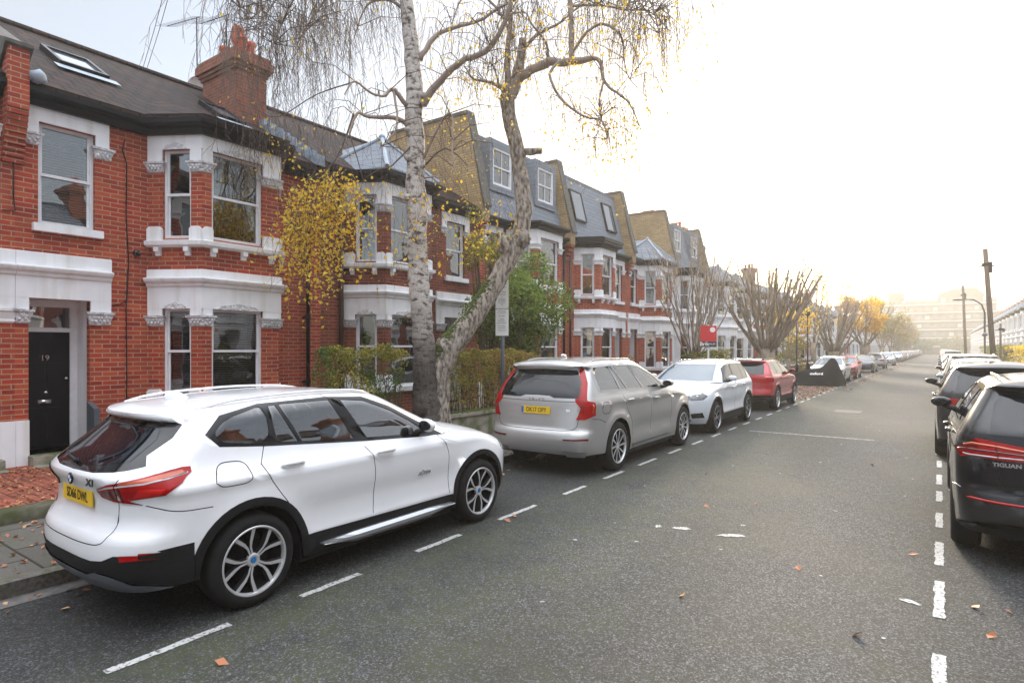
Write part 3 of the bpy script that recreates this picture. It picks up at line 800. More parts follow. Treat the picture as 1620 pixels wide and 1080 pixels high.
def wheel_meshes(Rw, rr, style, width=.235):
    """(rim mesh, tyre mesh, dark parts mesh) hub on the y axis, outer face toward +y"""
    t = B(); w = width / 2
    prof = [(rr - .012, w - .012), (rr + .008, w + .002), (rr + .03, w + .008), (Rw - .045, w + .006), (Rw - .02, w - .008), (Rw - .004, w - .03), (Rw, w - .06), (Rw, 0), (Rw, -w + .05), (Rw - .02, -w + .008), (rr, -w)]
    lathe(t, prof, 56, axis='y')
    for k in range(4):      # tread grooves as shallow dark rings
        pass
    d = B()
    lathe(d, [(rr - .004, w - .015), (rr - .02, -w * .2), (rr - .05, -w * .6), (.02, -w * .6)], 40, axis='y')
    lathe(d, [(.165, -.01), (.17, .0), (.16, .012), (.02, .012)], 32, axis='y')
    r = B()
    lathe(r, [(rr + .010, w + .001), (rr + .004, w + .006), (rr - .006, w + .004), (rr - .012, w - .012), (rr - .014, w - .03)], 56, axis='y')
    yo = w - .012
    def spoke(pts, wid, y0, y1, th=.028):
        """bar through (angle, radius) points"""
        P = [Vector((rad * math.cos(a), y0 + (y1 - y0) * i / (len(pts) - 1), rad * math.sin(a))) for i, (a, rad) in enumerate(pts)]
        rows = []
        for i, p in enumerate(P):
            dd = (P[min(i + 1, len(P) - 1)] - P[max(i - 1, 0)]).normalized(); sd = dd.cross(Vector((0, 1, 0))).normalized() * wid[i] / 2
            rows.append([r.verts.new(p + sd + Vector((0, -.004, 0))), r.verts.new(p + sd * .8), r.verts.new(p - sd * .8), r.verts.new(p - sd + Vector((0, -.004, 0))), r.verts.new(p - sd * 1.15 + Vector((0, -th, 0))), r.verts.new(p + sd * 1.15 + Vector((0, -th, 0)))])
        for i in range(len(rows) - 1):
            for k in range(6):
                f = r.faces.new((rows[i][k], rows[i][(k + 1) % 6], rows[i + 1][(k + 1) % 6], rows[i + 1][k]))
                f.material_index = 0 if k == 1 else 1
    lathe(r, [(.052, yo - .035), (.050, yo - .012), (.042, yo - .008), (.030, yo - .008), (.028, yo - .014), (.0, yo - .014)], 28, axis='y')
    Rr = rr - .006
    tau = 2 * math.pi
    if style == 'y5':       # five double spokes that fork
        for k in range(5):
            a = tau * k / 5 + .31
            for sg in (-1, 1):
                spoke([(a + sg * .20, .045), (a + sg * .12, .105), (a + sg * .19, .15), (a + sg * .33, Rr)], [.019, .019, .028, .036], yo - .014, yo, .045)
    elif style == 's10':
        for k in range(10):
            a = tau * k / 10
            spoke([(a + .1, .05), (a + .02, .13), (a, Rr)], [.026, .030, .042], yo - .010, yo, .035)
    elif style == 'y5b':
        for k in range(5):
            a = tau * k / 5 + .6
            spoke([(a, .04), (a, .12)], [.05, .045], yo - .01, yo - .006)
            for sg in (-1, 1):
                spoke([(a + sg * .06, .11), (a + sg * .26, .17), (a + sg * .34, Rr)], [.03, .030, .036], yo - .006, yo)
    else:
        for k in range(5):
            a = tau * k / 5 + .2
            for sg in (-1, 1):
                spoke([(a + sg * .1, .05), (a + sg * .13, Rr)], [.03, .036], yo - .01, yo)
    out = []
    for nm, bm in (('wheel', r), ('tyre', t), ('brake_disc', d)):
        bmesh.ops.recalc_face_normals(bm, faces=bm.faces) if nm != 'wheel' else None
        me = bpy.data.meshes.new(nm); bm.normal_update(); bm.to_mesh(me); bm.free()
        for p in me.polygons: p.use_smooth = (nm == 'tyre')
        out.append(me)
    return out
def arch(c, i, rad, z0=None, n=22, rz=1.0, dz=0):
    """arch polygon in X mode, closed below"""
    x = c.xw[i]; P = []
    for k in range(n + 1):
        a = math.pi * k / n
        P.append(('X', x + rad * math.cos(a), c.Rw + dz + rad * rz * math.sin(a)))
    P.append(('X', x - rad, -.1)); P.append(('X', x + rad, -.1))
    return P
def rpoly(pts, w=.006):
    """thin strip around an open polyline of same-mode points (seam)"""
    a = []; b = []
    for _ in range(3 if len(pts) > 2 else 0):
        q_ = [pts[0]]
        for i in range(len(pts) - 1):
            A_, B_ = pts[i], pts[i + 1]
            for t_ in (.2, .8): q_.append((A_[0], A_[1] + (B_[1] - A_[1]) * t_, A_[2] + (B_[2] - A_[2]) * t_))
        q_.append(pts[-1]); pts = q_
    n = len(pts)
    for i, p in enumerate(pts):
        q0 = pts[max(0, i - 1)]; q1 = pts[min(n - 1, i + 1)]
        dx, dz = q1[1] - q0[1], q1[2] - q0[2]; Lg = math.hypot(dx, dz) or 1
        nx, nz_ = -dz / Lg * w / 2, dx / Lg * w / 2
        a.append((p[0], p[1] + nx, p[2] + nz_)); b.append((p[0], p[1] - nx, p[2] - nz_))
    return a + b[::-1]
def build_car(name, label, cat, sp, loc, heading, group=None, res=1.0, scale=1.0):
    c = Car(sp)
    root = thing(name, label, cat, loc, heading, group)
    root.scale = (scale, scale * sp.get('wscale', 1), scale)
    regs = [('void', arch(c, 0, c.Ra), dict(band=0)), ('void', arch(c, 1, c.Ra), dict(band=0))] + [(n, P, k) for n, P, k in sp['regions'](c)]
    paint = sp['paint']
    info = {}
    for n_, P, k in regs: info.setdefault(n_, k)
    allr = {}
    for up in (0, 1):
        for k, v in c.band(up, regs, res).items(): allr.setdefault(k, []).extend(v)
    body = None
    for n_, tris in sorted(allr.items(), key=lambda q: q[0] != 'body'):
        k = info.get(n_, {})
        m = k.get('m') or paint
        nm = k.get('name', n_)
        if n_ == 'body' or k.get('center'):
            o = link(nm, region_mesh(nm, tris, k.get('off', 0), (1, -1), k.get('depth', .012)), m, root)
        else:
            for sg in (1, -1):
                o = link(nm, region_mesh(nm, tris, k.get('off', 0), (sg,), k.get('depth', .012)), m, root)
                if k.get('label'): o['label'] = k['label']
        if n_ == 'body': body = o
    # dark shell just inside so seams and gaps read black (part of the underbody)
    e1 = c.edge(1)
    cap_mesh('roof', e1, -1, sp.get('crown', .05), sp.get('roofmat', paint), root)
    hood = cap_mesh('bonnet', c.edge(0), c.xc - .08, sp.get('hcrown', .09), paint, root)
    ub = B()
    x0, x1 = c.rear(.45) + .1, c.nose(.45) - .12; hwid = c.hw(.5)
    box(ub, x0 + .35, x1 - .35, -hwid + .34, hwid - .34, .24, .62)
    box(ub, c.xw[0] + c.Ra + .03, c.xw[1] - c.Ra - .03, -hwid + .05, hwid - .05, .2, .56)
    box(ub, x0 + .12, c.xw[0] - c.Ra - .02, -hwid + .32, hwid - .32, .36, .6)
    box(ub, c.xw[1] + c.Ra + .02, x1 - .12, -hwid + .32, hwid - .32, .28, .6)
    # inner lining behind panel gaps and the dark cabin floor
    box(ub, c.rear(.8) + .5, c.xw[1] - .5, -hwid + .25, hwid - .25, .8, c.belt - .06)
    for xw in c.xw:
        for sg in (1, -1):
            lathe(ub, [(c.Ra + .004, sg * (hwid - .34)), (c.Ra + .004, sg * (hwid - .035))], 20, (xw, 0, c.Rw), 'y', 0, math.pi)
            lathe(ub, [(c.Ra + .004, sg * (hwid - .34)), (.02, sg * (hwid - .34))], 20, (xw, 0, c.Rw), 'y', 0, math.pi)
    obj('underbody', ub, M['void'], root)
    if res >= 1:
        bz = c.belt
        for sx_, wd in ((c.xw[1] - 1.15, .25), (c.xw[0] + .35, .27)):
            for sy in (-.37, .37):
                b_ = B(); box(b_, sx_ - .07, sx_ + .07, sy - wd, sy + wd, bz - .25, bz + .14); box(b_, sx_ - .05, sx_ + .05, sy - .13, sy + .13, bz + .17, bz + .33)
                bmesh.ops.bevel(b_, geom=b_.edges[:], offset=.04, segments=2); obj('seat', b_, M['seat'], root, True)
        b_ = B(); wx = c.xw[1] - .72
        tube(b_, [(wx - .06 * math.cos(a) , -.37 + .18 * math.sin(a), bz + .02 + .16 * math.cos(a)) for a in [i * math.pi / 8 for i in range(17)]], .014, 6); obj('steering_wheel', b_, M['seat'], root, True)
        b_ = B(); box(b_, wx + .08, wx + .5, -.6, .6, bz - .2, bz + .0); obj('dashboard', b_, M['seat'], root)
    # wheels
    if 'wm' not in sp: sp['wm'] = wheel_meshes(c.Rw, sp['rim'], sp['spokes'])
    wm = sp['wm']
    for me, ms in zip(wm, ([sp.get('rimmat', M['rim']), M['rim_dark']], [M['tyre']], [M['void']])):
        if not me.materials:
            for q in ms: me.materials.append(q)
    for xw in c.xw:
        for sg in (1, -1):
            w = link('wheel', wm[0], None, root)
            w.location = (xw, sg * (hwid - .105), c.Rw); w.rotation_euler = (0, rnd.uniform(0, 6), 0 if sg > 0 else math.pi)
            for me, nm in ((wm[1], 'tyre'), (wm[2], 'brake_disc')):
                link(nm, me, None, w)
            if sp.get('hubcap'):
                hb = B(); lathe(hb, [(.023, .0), (.021, .004), (0, .005)], 20, (0, .094, 0), 'y'); link('hub_cap', (lambda b_: (lambda me: (b_.to_mesh(me), b_.free(), me)[2])(bpy.data.meshes.new('hub_cap')))(hb), sp['hubcap'], w)
    # mirrors
    mxp = sp.get('mirror', (c.xc - .42, c.belt + .03))
    for sg in (1, -1):
        mb = B()
        p, n = c.pt(1, 'X', mxp[0], mxp[1])
        ico(mb, (p.x + .02, sg * (p.y + .13), p.z + .07), .09, 3, (.52, 1.2, .70))
        for v in mb.verts:
            if v.co.x < p.x - .012: v.co.x = p.x - .012 - (p.x - .012 - v.co.x) * .12
        o = obj('wing_mirror', mb, sp.get('mirrormat', paint), root, True)
        sb = B(); tube(sb, [(p.x + .03, sg * (p.y - .02), p.z - .01), (p.x + .03, sg * (p.y + .06), p.z + .005), (p.x + .02, sg * (p.y + .12), p.z + .03)], [.035, .028, .03], 8); obj('mirror_arm', sb, M['black_plastic'], o)
        gb = B(); ico(gb, (p.x - .020, sg * (p.y + .13), p.z + .07), .072, 2, (.04, 1.2, .70)); obj('mirror_glass', gb, M['cglass'], o, True)
    # handles
    for hx, hz in sp.get('handles', ()):
        for sg in (1, -1):
            hb = B(); P = []
            for t in (-.10, -.07, 0, .07, .10):
                p, n = c.pt(0, 'X', hx + t, hz, .008 if abs(t) > .08 else .032); P.append((p.x, sg * p.y, p.z))
            tube(hb, P, [.012, .019, .022, .019, .012], 8)
            obj('door_handle', hb, sp.get('handlemat', paint), root, True)
    # roof rails
    if sp.get('rails'):
        xa, xb, rm = sp['rails']
        for sg in (1, -1):
            rb = B(); P = []; K = 12
            for i in range(K + 1):
                x = xa + (xb - xa) * i / K; z = c.roofz(x)
                p, n = c.pt(1, 'X', x, z - .002)
                lift = .030 * min(1, min(i, K - i) / 1.5)
                P.append((x, sg * (p.y - .035), z + .0 + lift))
            tube(rb, P, [.011] * len(P), 8); obj('roof_rail', rb, rm, root, True)
    for fn in sp.get('extra', ()): fn(c, root, sp)
    return root, c
def lamp_bands(*bands, name='lamp_band'):
    def f(c, root, sp):
        for sg in (1, -1):
            for band, m, off, w in bands:
                b = B(); P = []
                pts = [c.conv(0, *q) for q in band]
                for i in range(len(pts) - 1):
                    for k in range(6):
                        t = k / 6; P.append((pts[i][0] + (pts[i + 1][0] - pts[i][0]) * t, pts[i][1] + (pts[i + 1][1] - pts[i][1]) * t))
                P.append(pts[-1]); Q = []
                for uu, z in P:
                    s = c.su(uu); up = 1 if z > c.belt else 0; p = c.S(up, s, z) + c.nrm(up, s, z) * off; Q.append((p.x, sg * p.y, p.z))
                tube(b, Q, [w * .3] + [w] * (len(Q) - 2) + [w * .3], 6)
                obj(name, b, m, root, True)
    return f
def head_leds(*pts, r=.045):
    def f(c, root, sp):
        for sg in (1, -1):
            for md, v, z in pts:
                p, n = c.pt(0, md, v, z, -.004); b = B(); ico(b, (p.x, sg * p.y, p.z), r, 2, (.5, 1, .75)); obj('lamp_reflector', b, M['lamp_led'], root, True)
    return f
def fin(x, colr=None):
    def f(c, root, sp):
        b = B(); z = c.roofz(x) + sp.get('crown', .05) - .012
        ico(b, (x, 0, z), .1, 2, (1.0, .32, .75)); 
        for v in b.verts:
            v.co.x -= max(0, v.co.z - z) * .7
        obj('roof_antenna', b, sp['paint'], root, True)
    return f
def plate(txt, x_z, yellow=True, front=False, tilt=0.0, eu=False):
    def f(c, root, sp):
        z = x_z
        up = 0
        p, n = c.pt(0, 'F' if front else 'R', 0.0, z)
        p2, _ = c.pt(0, 'F' if front else 'R', 0.2, z)
        x = (min(p.x, p2.x) - .012) if not front else (max(p.x, p2.x) + .012)
        sgn = 1 if front else -1
        b = B(); box(b, -.26, .26, -.055, .055, -.004, .004)
        mt = frame_mtx((x, 0, z), (0, sgn, 0), (sgn, 0, tilt))
        bmesh.ops.bevel(b, geom=b.edges[:], offset=.003, segments=1)
        bmesh.ops.transform(b, matrix=mt, verts=b.verts)
        o = obj('number_plate', b, M['plate_yellow' if yellow else 'plate_white'], root)
        text_mesh('plate_lettering', txt, .098, M['black_ink'], o, mt @ Matrix.Translation((.015 if eu else 0, 0, .0055)), .001, xs=.80, bold=.0008)
        if eu:
            e = B(); box(e, -.255, -.215, -.048, .048, .0045, .006); bmesh.ops.transform(e, matrix=mt, verts=e.verts); obj('plate_band', e, M['blue_ink'], o)
    return f
def label_text(s, mode, v, z, size, m, up=0, toff=.009, xdir=None, bold=.002, xs=1.0, shear=0, name='badge_lettering', sgn=1):
    def f(c, root, sp):
        p, n = c.pt(up, mode, abs(v), z, toff)
        if v < 0: p.y *= -1; n.y *= -1
        if mode == 'R': xd = Vector((0, -1, 0))
        elif mode == 'F': xd = Vector((0, 1, 0))
        else: xd = Vector((1, 0, 0)) if v >= 0 and sgn < 0 else Vector((-1, 0, 0))
        if mode == 'X':
            p.y = abs(p.y) * sgn; n.y = abs(n.y) * sgn; xd = Vector((1, 0, 0)) if sgn < 0 else Vector((-1, 0, 0))
        text_mesh(name, s, size, m, root, frame_mtx(p, xd, n), .002, bold=bold, xs=xs, shear=shear)
    return f
def wiper(z0, y1, up=1):
    def f(c, root, sp):
        p0, n0 = c.pt(up, 'R', .02, z0, .02); p1, n1 = c.pt(up, 'R', y1 * .5, z0 + .015, .03); p2, n2 = c.pt(up, 'R', y1, z0 + .035, .02)
        b = B(); tube(b, [p0, p1, p2], [.016, .010, .006], 6); obj('rear_wiper', b, M['black_plastic'], root, True)
    return f
def roundel(mode, v, z, r, up=0):
    def f(c, root, sp):
        p, n = c.pt(up, mode, v, z, .004); 
        sg = -1 if mode == 'R' else 1
        mt = frame_mtx(p, (0, sg, 0), n)
        b = B(); lathe(b, [(r, 0), (r, .006), (r * .9, .008), (r * .7, .007), (0, .007)], 28); bmesh.ops.transform(b, matrix=mt, verts=b.verts)
        o = obj('round_badge', b, M['gloss_black'], root, True)
        for q, mm in ((0, 'badge_blue'), (1, 'white_ink'), (2, 'badge_blue'), (3, 'white_ink')):
            b = B(); ctr = b.verts.new((0, 0, .009)); vs = [b.verts.new((r * .66 * math.cos(math.pi / 2 * q + math.pi / 2 * k / 6), r * .66 * math.sin(math.pi / 2 * q + math.pi / 2 * k / 6), .009)) for k in range(7)]
            for k in range(6): b.faces.new((ctr, vs[k], vs[k + 1]))
            bmesh.ops.transform(b, matrix=mt, verts=b.verts); obj('badge_quarter', b, M[mm], o)
    return f
# ================================================================ car kinds
def X(*p): return [('X', a, b) for a, b in p]
def RR(*p): return [('R', a, b) for a, b in p]
def FF(*p): return [('F', a, b) for a, b in p]
def panes(splits, outer, inset=.028):
    return outer
def regions_x1(c):
    o = []
    a = lambda n, P, **k: o.append((n, P, k))
    # glass
    a('quarter_window', X((.665, 1.30), (.77, 1.402), (1.03, 1.462), (1.08, 1.462), (1.105, 1.185), (.735, 1.225)), m=M['cglass_side'], off=-.004, smooth=1, band=1)
    a('vent_window', X((1.14, 1.465), (1.20, 1.47), (1.345, 1.17), (1.16, 1.185)), m=M['cglass_side'], off=-.004, band=1)
    a('rear_door_window', X((1.235, 1.472), (1.72, 1.474), (1.90, 1.128), (1.38, 1.166)), m=M['cglass_side'], off=-.004, band=1)
    a('front_door_window', X((1.84, 1.468), (2.10, 1.443), (2.40, 1.33), (2.63, 1.205), (2.80, 1.085), (2.72, 1.078), (2.04, 1.118)), m=M['cglass_bright'], off=-.004, band=1)
    a('window_trim', X((.615, 1.30), (.74, 1.425), (1.06, 1.487), (1.70, 1.500), (2.10, 1.475), (2.42, 1.365), (2.66, 1.235), (3.04, 1.03), (2.75, 1.045), (2.0, 1.09), (1.06, 1.165), (.70, 1.205)), m=M['gloss_black'], off=.001, smooth=0, band=1)
    a('rear_window', RR((-.1, 1.345), (.48, 1.34), (.54, 1.28), (.54, 1.15), (.3, 1.11), (-.1, 1.10)), m=M['cglass'], off=.002, center=1, band=1, smooth=0)
    a('rear_window_surround', [('R', -.1, 1.392), ('R', .56, 1.388), ('X', .52, 1.375), ('X', .44, 1.29), ('X', .28, 1.185), ('R', .68, 1.125), ('R', .60, 1.10), ('R', .5, 1.085), ('R', .3, 1.068), ('R', -.1, 1.062)], m=M['gloss_black'], center=1, band=1)
    a('windscreen', FF((-.1, 1.46), (.52, 1.45), (.66, 1.07), (-.1, 1.06)), m=M['cglass_light'], center=1, band=1, off=-.002)
    # seams
    for P in ([X((1.04, 1.17), (.985, 1.04))], [X((.985, 1.05), (1.03, .95), (1.13, .80), (1.19, .72))], [X((1.985, 1.05), (2.06, .95), (2.085, .80), (2.08, .55), (2.06, .44))], [X((2.93, 1.05), (3.05, .92), (3.09, .80), (3.09, .42))],
              [X((.62, .97), (.66, 1.10), (.86, 1.09), (.90, .97), (.86, .93), (.67, .93), (.62, .97))], [X((.22, .875), (.36, .82), (.60, .81))],
              [RR((.60, 1.05), (.55, .96), (.54, .86), (.55, .70), (.50, .61), (.2, .60), (-.05, .60))]):
        a('panel_gap', rpoly(P[0], .007), m=M['seam'], off=-.006, depth=0, center=1)
    # lamps
    a('lamp_line', [('R', .36, .962), ('R', .50, .995), ('R', .62, 1.012), ('X', .20, 1.03), ('X', .45, 1.075), ('X', .45, 1.066), ('X', .20, 1.020), ('R', .62, 1.002), ('R', .50, .985), ('R', .36, .955)], m=M['tail_white'], off=.008)
    a('lamp_divider', [('R', .590, 1.022), ('R', .602, 1.025), ('R', .600, .888), ('R', .588, .889)], m=M['gloss_black'], off=.007)
    a('lamp_upper', [('R', .60, 1.012), ('X', .20, 1.03), ('X', .43, 1.07), ('X', .42, 1.092), ('X', .20, 1.052), ('R', .61, 1.028)], m=M['tail_orange'], off=.007)
    a('lamp_inner', [('R', .37, .945), ('R', .58, .985), ('R', .58, .905), ('R', .43, .905)], m=M['tail_dark'], off=.007)
    a('lamp_lower', [('R', .64, .90), ('R', .72, .975), ('X', .18, .99), ('X', .30, .985), ('X', .27, .95), ('X', .15, .92)], m=M['tail_bright'], off=.007)
    a('tail_lamp', [('R', .34, .95), ('R', .36, .968), ('R', .50, 1.008), ('R', .62, 1.033), ('X', .2, 1.06), ('X', .42, 1.108), ('X', .475, 1.105), ('X', .475, 1.07), ('X', .40, 1.01), ('X', .30, .945), ('X', .15, .905), ('R', .72, .883), ('R', .5, .890), ('R', .38, .908)], m=M['tail_red'], off=.006)
    a('reflector', [('R', .66, .562), ('R', .84, .573), ('X', .16, .579), ('X', .16, .542), ('R', .84, .534), ('R', .67, .522)], m=M['tail_red'], off=.006, band=0)
    a('tailgate', RR((-.1, 1.2), (.60, 1.2), (.60, 1.05), (.55, .96), (.54, .86), (.55, .70), (.50, .61), (-.1, .60)), center=1, band=0)
    a('headlamp', [('X', 4.02, .88), ('X', 4.2, .83), ('F', .50, .80), ('F', .45, .72), ('X', 4.22, .70), ('X', 4.05, .76)], m=M['lamp_body'], off=.003, band=0, smooth=1)
    a('grille', FF((.05, .80), (.36, .80), (.38, .62), (.05, .58)), m=M['gloss_black'], band=0)
    a('lower_grille', FF((-.1, .47), (.70, .47), (.78, .33), (-.1, .33)), m=M['black_plastic'], band=0, center=1)
    # cladding
    a('skid_plate', [('R', -.1, .40), ('R', .34, .40), ('R', .44, .43), ('R', .58, .42), ('R', .84, .315), ('R', .86, .1), ('R', -.1, .1)], m=M['skid'], off=.012, center=1, band=0)
    a('rear_cladding', [('R', -.1, .505), ('R', .40, .50), ('R', .52, .515), ('R', .62, .558), ('R', .84, .575), ('X', .25, .585), ('X', .47, .595), ('X', .49, .1), ('R', -.1, .1)], m=M['black_plastic'], off=.003, center=1, band=0)
    a('arch_cladding_a', arch(c, 0, c.Ra + .062), name='arch_cladding', m=M['black_plastic'], off=.008, band=0)
    a('arch_cladding', arch(c, 1, c.Ra + .055), m=M['black_plastic'], off=.008, band=0)
    a('sill_cladding', X((1.2, .425), (3.3, .40), (3.3, .1), (1.2, .1)), m=M['black_plastic'], off=.006, band=0)
    a('bumper_cladding', [('X', 4.0, .45), ('X', 4.25, .43), ('F', .7, .40), ('F', -.1, .33), ('F', -.1, .1), ('X', 4.0, .1)], m=M['black_plastic'], off=.003, band=0, center=1)
    return o
def sill_strip(x0, x1, z, m, y_off=.03):
    def f(c, root, sp):
        for sg in (1, -1):
            b = B(); rows = []
            K = 14
            for i in range(K + 1):
                t = i / K; x = x0 + (x1 - x0) * t
                p, n = c.pt(0, 'X', x, .34)
                e = min(1, i / 3, (K - i) / 3)
                hh = .042 * (.15 + .85 * e)
                zz = z + .02 * (1 - e)
                y = p.y + y_off
                rows.append([b.verts.new(v) for v in ((x, sg * (y - .06), zz + hh), (x, sg * y, zz + hh), (x, sg * (y + .03), zz + hh * .4), (x, sg * (y + .034), zz - hh * .3), (x, sg * (y + .01), zz - hh), (x, sg * (y - .06), zz - hh))])
            for i in range(K):
                for k in range(6):
                    q = (rows[i][k], rows[i][(k + 1) % 6], rows[i + 1][(k + 1) % 6], rows[i + 1][k]); b.faces.new(q)
            b.faces.new(rows[0]); b.faces.new(rows[-1][::-1])
            bmesh.ops.recalc_face_normals(b, faces=b.faces)
            obj('sill_strip', b, m, root)
    return f
M['tail_bright'] = mat('bright_red_lens', (.62, .01, .008), .15, coat=.3)
SP = {}
SP['x1'] = dict(L=4.44, axles=(.91, 3.60), Rw=.345, Ra=.405, rim=.248, spokes='y5', belt=1.045, xcowl=3.0, paint=paint_mat('white_car_paint', (.77, .78, .80)), hubcap=M['badge_blue'],
    rear=[(.25, .14), (.33, .06), (.42, .015), (.52, .0), (.61, .006), (.66, .022), (.70, .058), (.77, .090), (.86, .095), (.94, .075), (1.0, .045), (1.035, .040), (1.07, .062), (1.12, .115), (1.36, .40), (1.385, .415), (1.405, .385), (1.43, .375), (1.52, .39)],
    nose=[(.2, 4.28), (.33, 4.38), (.5, 4.43), (.68, 4.43), (.78, 4.38), (.86, 4.28), (.95, 4.05), (1.05, 3.7)],
    wind=[(.98, 3.62), (1.045, 3.44), (1.2, 3.06), (1.35, 2.74), (1.47, 2.50), (1.56, 2.30)],
    hw=[(.2, .83), (.3, .86), (.45, .875), (.7, .885), (.85, .888), (.93, .888), (.99, .878), (1.045, .852), (1.09, .825), (1.3, .755), (1.46, .70), (1.54, .675)],
    roofz=[(.3, 1.43), (.6, 1.467), (.8, 1.485), (1.2, 1.51), (1.6, 1.52), (2.0, 1.51), (2.35, 1.48), (2.7, 1.45)],
    hoodz=[(2.8, 1.06), (3.2, 1.035), (3.6, .995), (3.95, .945), (4.2, .885), (4.36, .82), (4.44, .77)],
    bottom=[(0, .30), (.45, .33), (.9, .3), (1.3, .25), (3.3, .24), (4.0, .22), (4.5, .23)], LR=[(.3, .46), (.9, .46), (1.1, .44), (1.36, .40), (1.43, .47)], nr=3.0,
    rails=(.62, 2.35, M['stucco']), regions=regions_x1, handles=((1.24, 1.005), (2.20, .975)), crown=.032, mirror=(2.66, 1.10), crease=.965,
    extra=[fin(.78), plate('SD66 DWL', .875, tilt=.0), label_text('X1', 'R', -.34, 1.012, .07, M['black_ink'], toff=.02, shear=.35, bold=.003, xs=1.25), roundel('R', 0, 1.0, .041), wiper(1.10, .34),
           label_text('xDrive', 'X', 2.72, .70, .06, M['chrome'], sgn=-1, shear=.3), sill_strip(1.5, 3.12, .295, M['silver_trim'])])
SP['x1']['rails'] = (.62, 2.35, SP['x1']['paint'])
# ---- large silver estate-like SUV with tall vertical tail lamps
def regions_xc90(c):
    o = []
    a = lambda n, P, **k: o.append((n, P, k))
    a('quarter_window', X((.55, 1.56), (.60, 1.62), (1.12, 1.635), (1.24, 1.275), (.58, 1.28)), m=M['cglass_bright'], off=-.004, band=1)
    a('vent_window', X((1.17, 1.635), (1.22, 1.636), (1.50, 1.268), (1.29, 1.272)), m=M['cglass_bright'], off=-.004, band=1)
    a('rear_door_window', X((1.27, 1.636), (1.86, 1.63), (2.12, 1.252), (1.54, 1.266)), m=M['cglass_bright'], off=-.004, band=1)
    a('front_door_window', X((1.92, 1.63), (2.3, 1.59), (2.7, 1.46), (3.0, 1.30), (3.12, 1.215), (2.18, 1.25)), m=M['cglass_bright'], off=-.004, band=1)
    a('window_trim', X((.50, 1.57), (.56, 1.655), (1.9, 1.662), (2.34, 1.62), (2.74, 1.49), (3.05, 1.33), (3.22, 1.19), (2.2, 1.225), (.56, 1.255), (.50, 1.30)), m=M['silver_trim'], off=.002, band=1)
    a('rear_window', RR((-.1, 1.60), (.55, 1.585), (.68, 1.40), (.70, 1.18), (.30, 1.175), (.22, 1.205), (-.1, 1.21)), m=M['cglass'], off=.002, center=1)
    a('tail_lamp', [('R', .575, 1.60), ('R', .64, 1.60), ('R', .75, 1.40), ('R', .80, 1.22), ('X', .20, 1.15), ('X', .32, 1.12), ('X', .31, .93), ('X', .20, .90), ('R', .80, .87), ('R', .68, .87), ('R', .72, .95), ('R', .74, 1.04), ('R', .66, 1.13), ('R', .65, 1.2), ('R', .65, 1.38)], m=M['tail_red'], off=.006)
    a('windscreen', FF((-.1, 1.6), (.60, 1.59), (.74, 1.22), (-.1, 1.2)), m=M['cglass_light'], center=1, band=1, off=-.002)
    for P in (X((1.30, 1.19), (1.36, 1.0), (1.50, .84), (1.62, .70), (1.62, .5)), X((2.36, 1.2), (2.42, .9), (2.42, .42)), X((3.35, 1.17), (3.42, .9), (3.42, .42)), X((.52, 1.0), (.55, 1.1), (.78, 1.1), (.80, .98), (.76, .93), (.56, .93), (.52, 1.0)), X((.25, .88), (.45, .86), (.62, .80)),
              RR((.72, .90), (.70, .76), (.60, .70), (-.05, .695)), RR((.655, 1.13), (.3, 1.125), (-.05, 1.125))):
        a('panel_gap', rpoly(P, .008), m=M['seam'], off=-.006, depth=0, center=1, band=0)
    a('reflector', RR((.50, .585), (.86, .60), (.86, .572), (.52, .562)), m=M['tail_dark'], off=.008, band=0)
    a('exhaust_trim', RR((.50, .40), (.82, .39), (.80, .32), (.55, .325)), m=M['silver_trim'], off=.012, band=0)
    a('tailgate', RR((-.1, 1.2), (.66, 1.2), (.66, 1.13), (.74, 1.04), (.70, .76), (.60, .70), (-.1, .695)), center=1, band=0)
    a('headlamp', [('X', 4.55, .98), ('X', 4.72, .93), ('F', .48, .90), ('F', .45, .80), ('X', 4.72, .80), ('X', 4.58, .86)], m=M['lamp_body'], off=.003, band=0)
    a('grille', FF((-.1, .88), (.40, .88), (.38, .55), (-.1, .52)), m=M['gloss_black'], band=0, center=1)
    a('rear_cladding', [('R', -.1, .345), ('X', .5, .34), ('X', .5, .1), ('R', -.1, .1)], m=M['black_plastic'], center=1, band=0, off=.002)
    a('sill_strip', X((1.68, .335), (3.35, .33), (3.35, .285), (1.68, .29)), m=M['silver_trim'], off=.014, band=0)
    return o
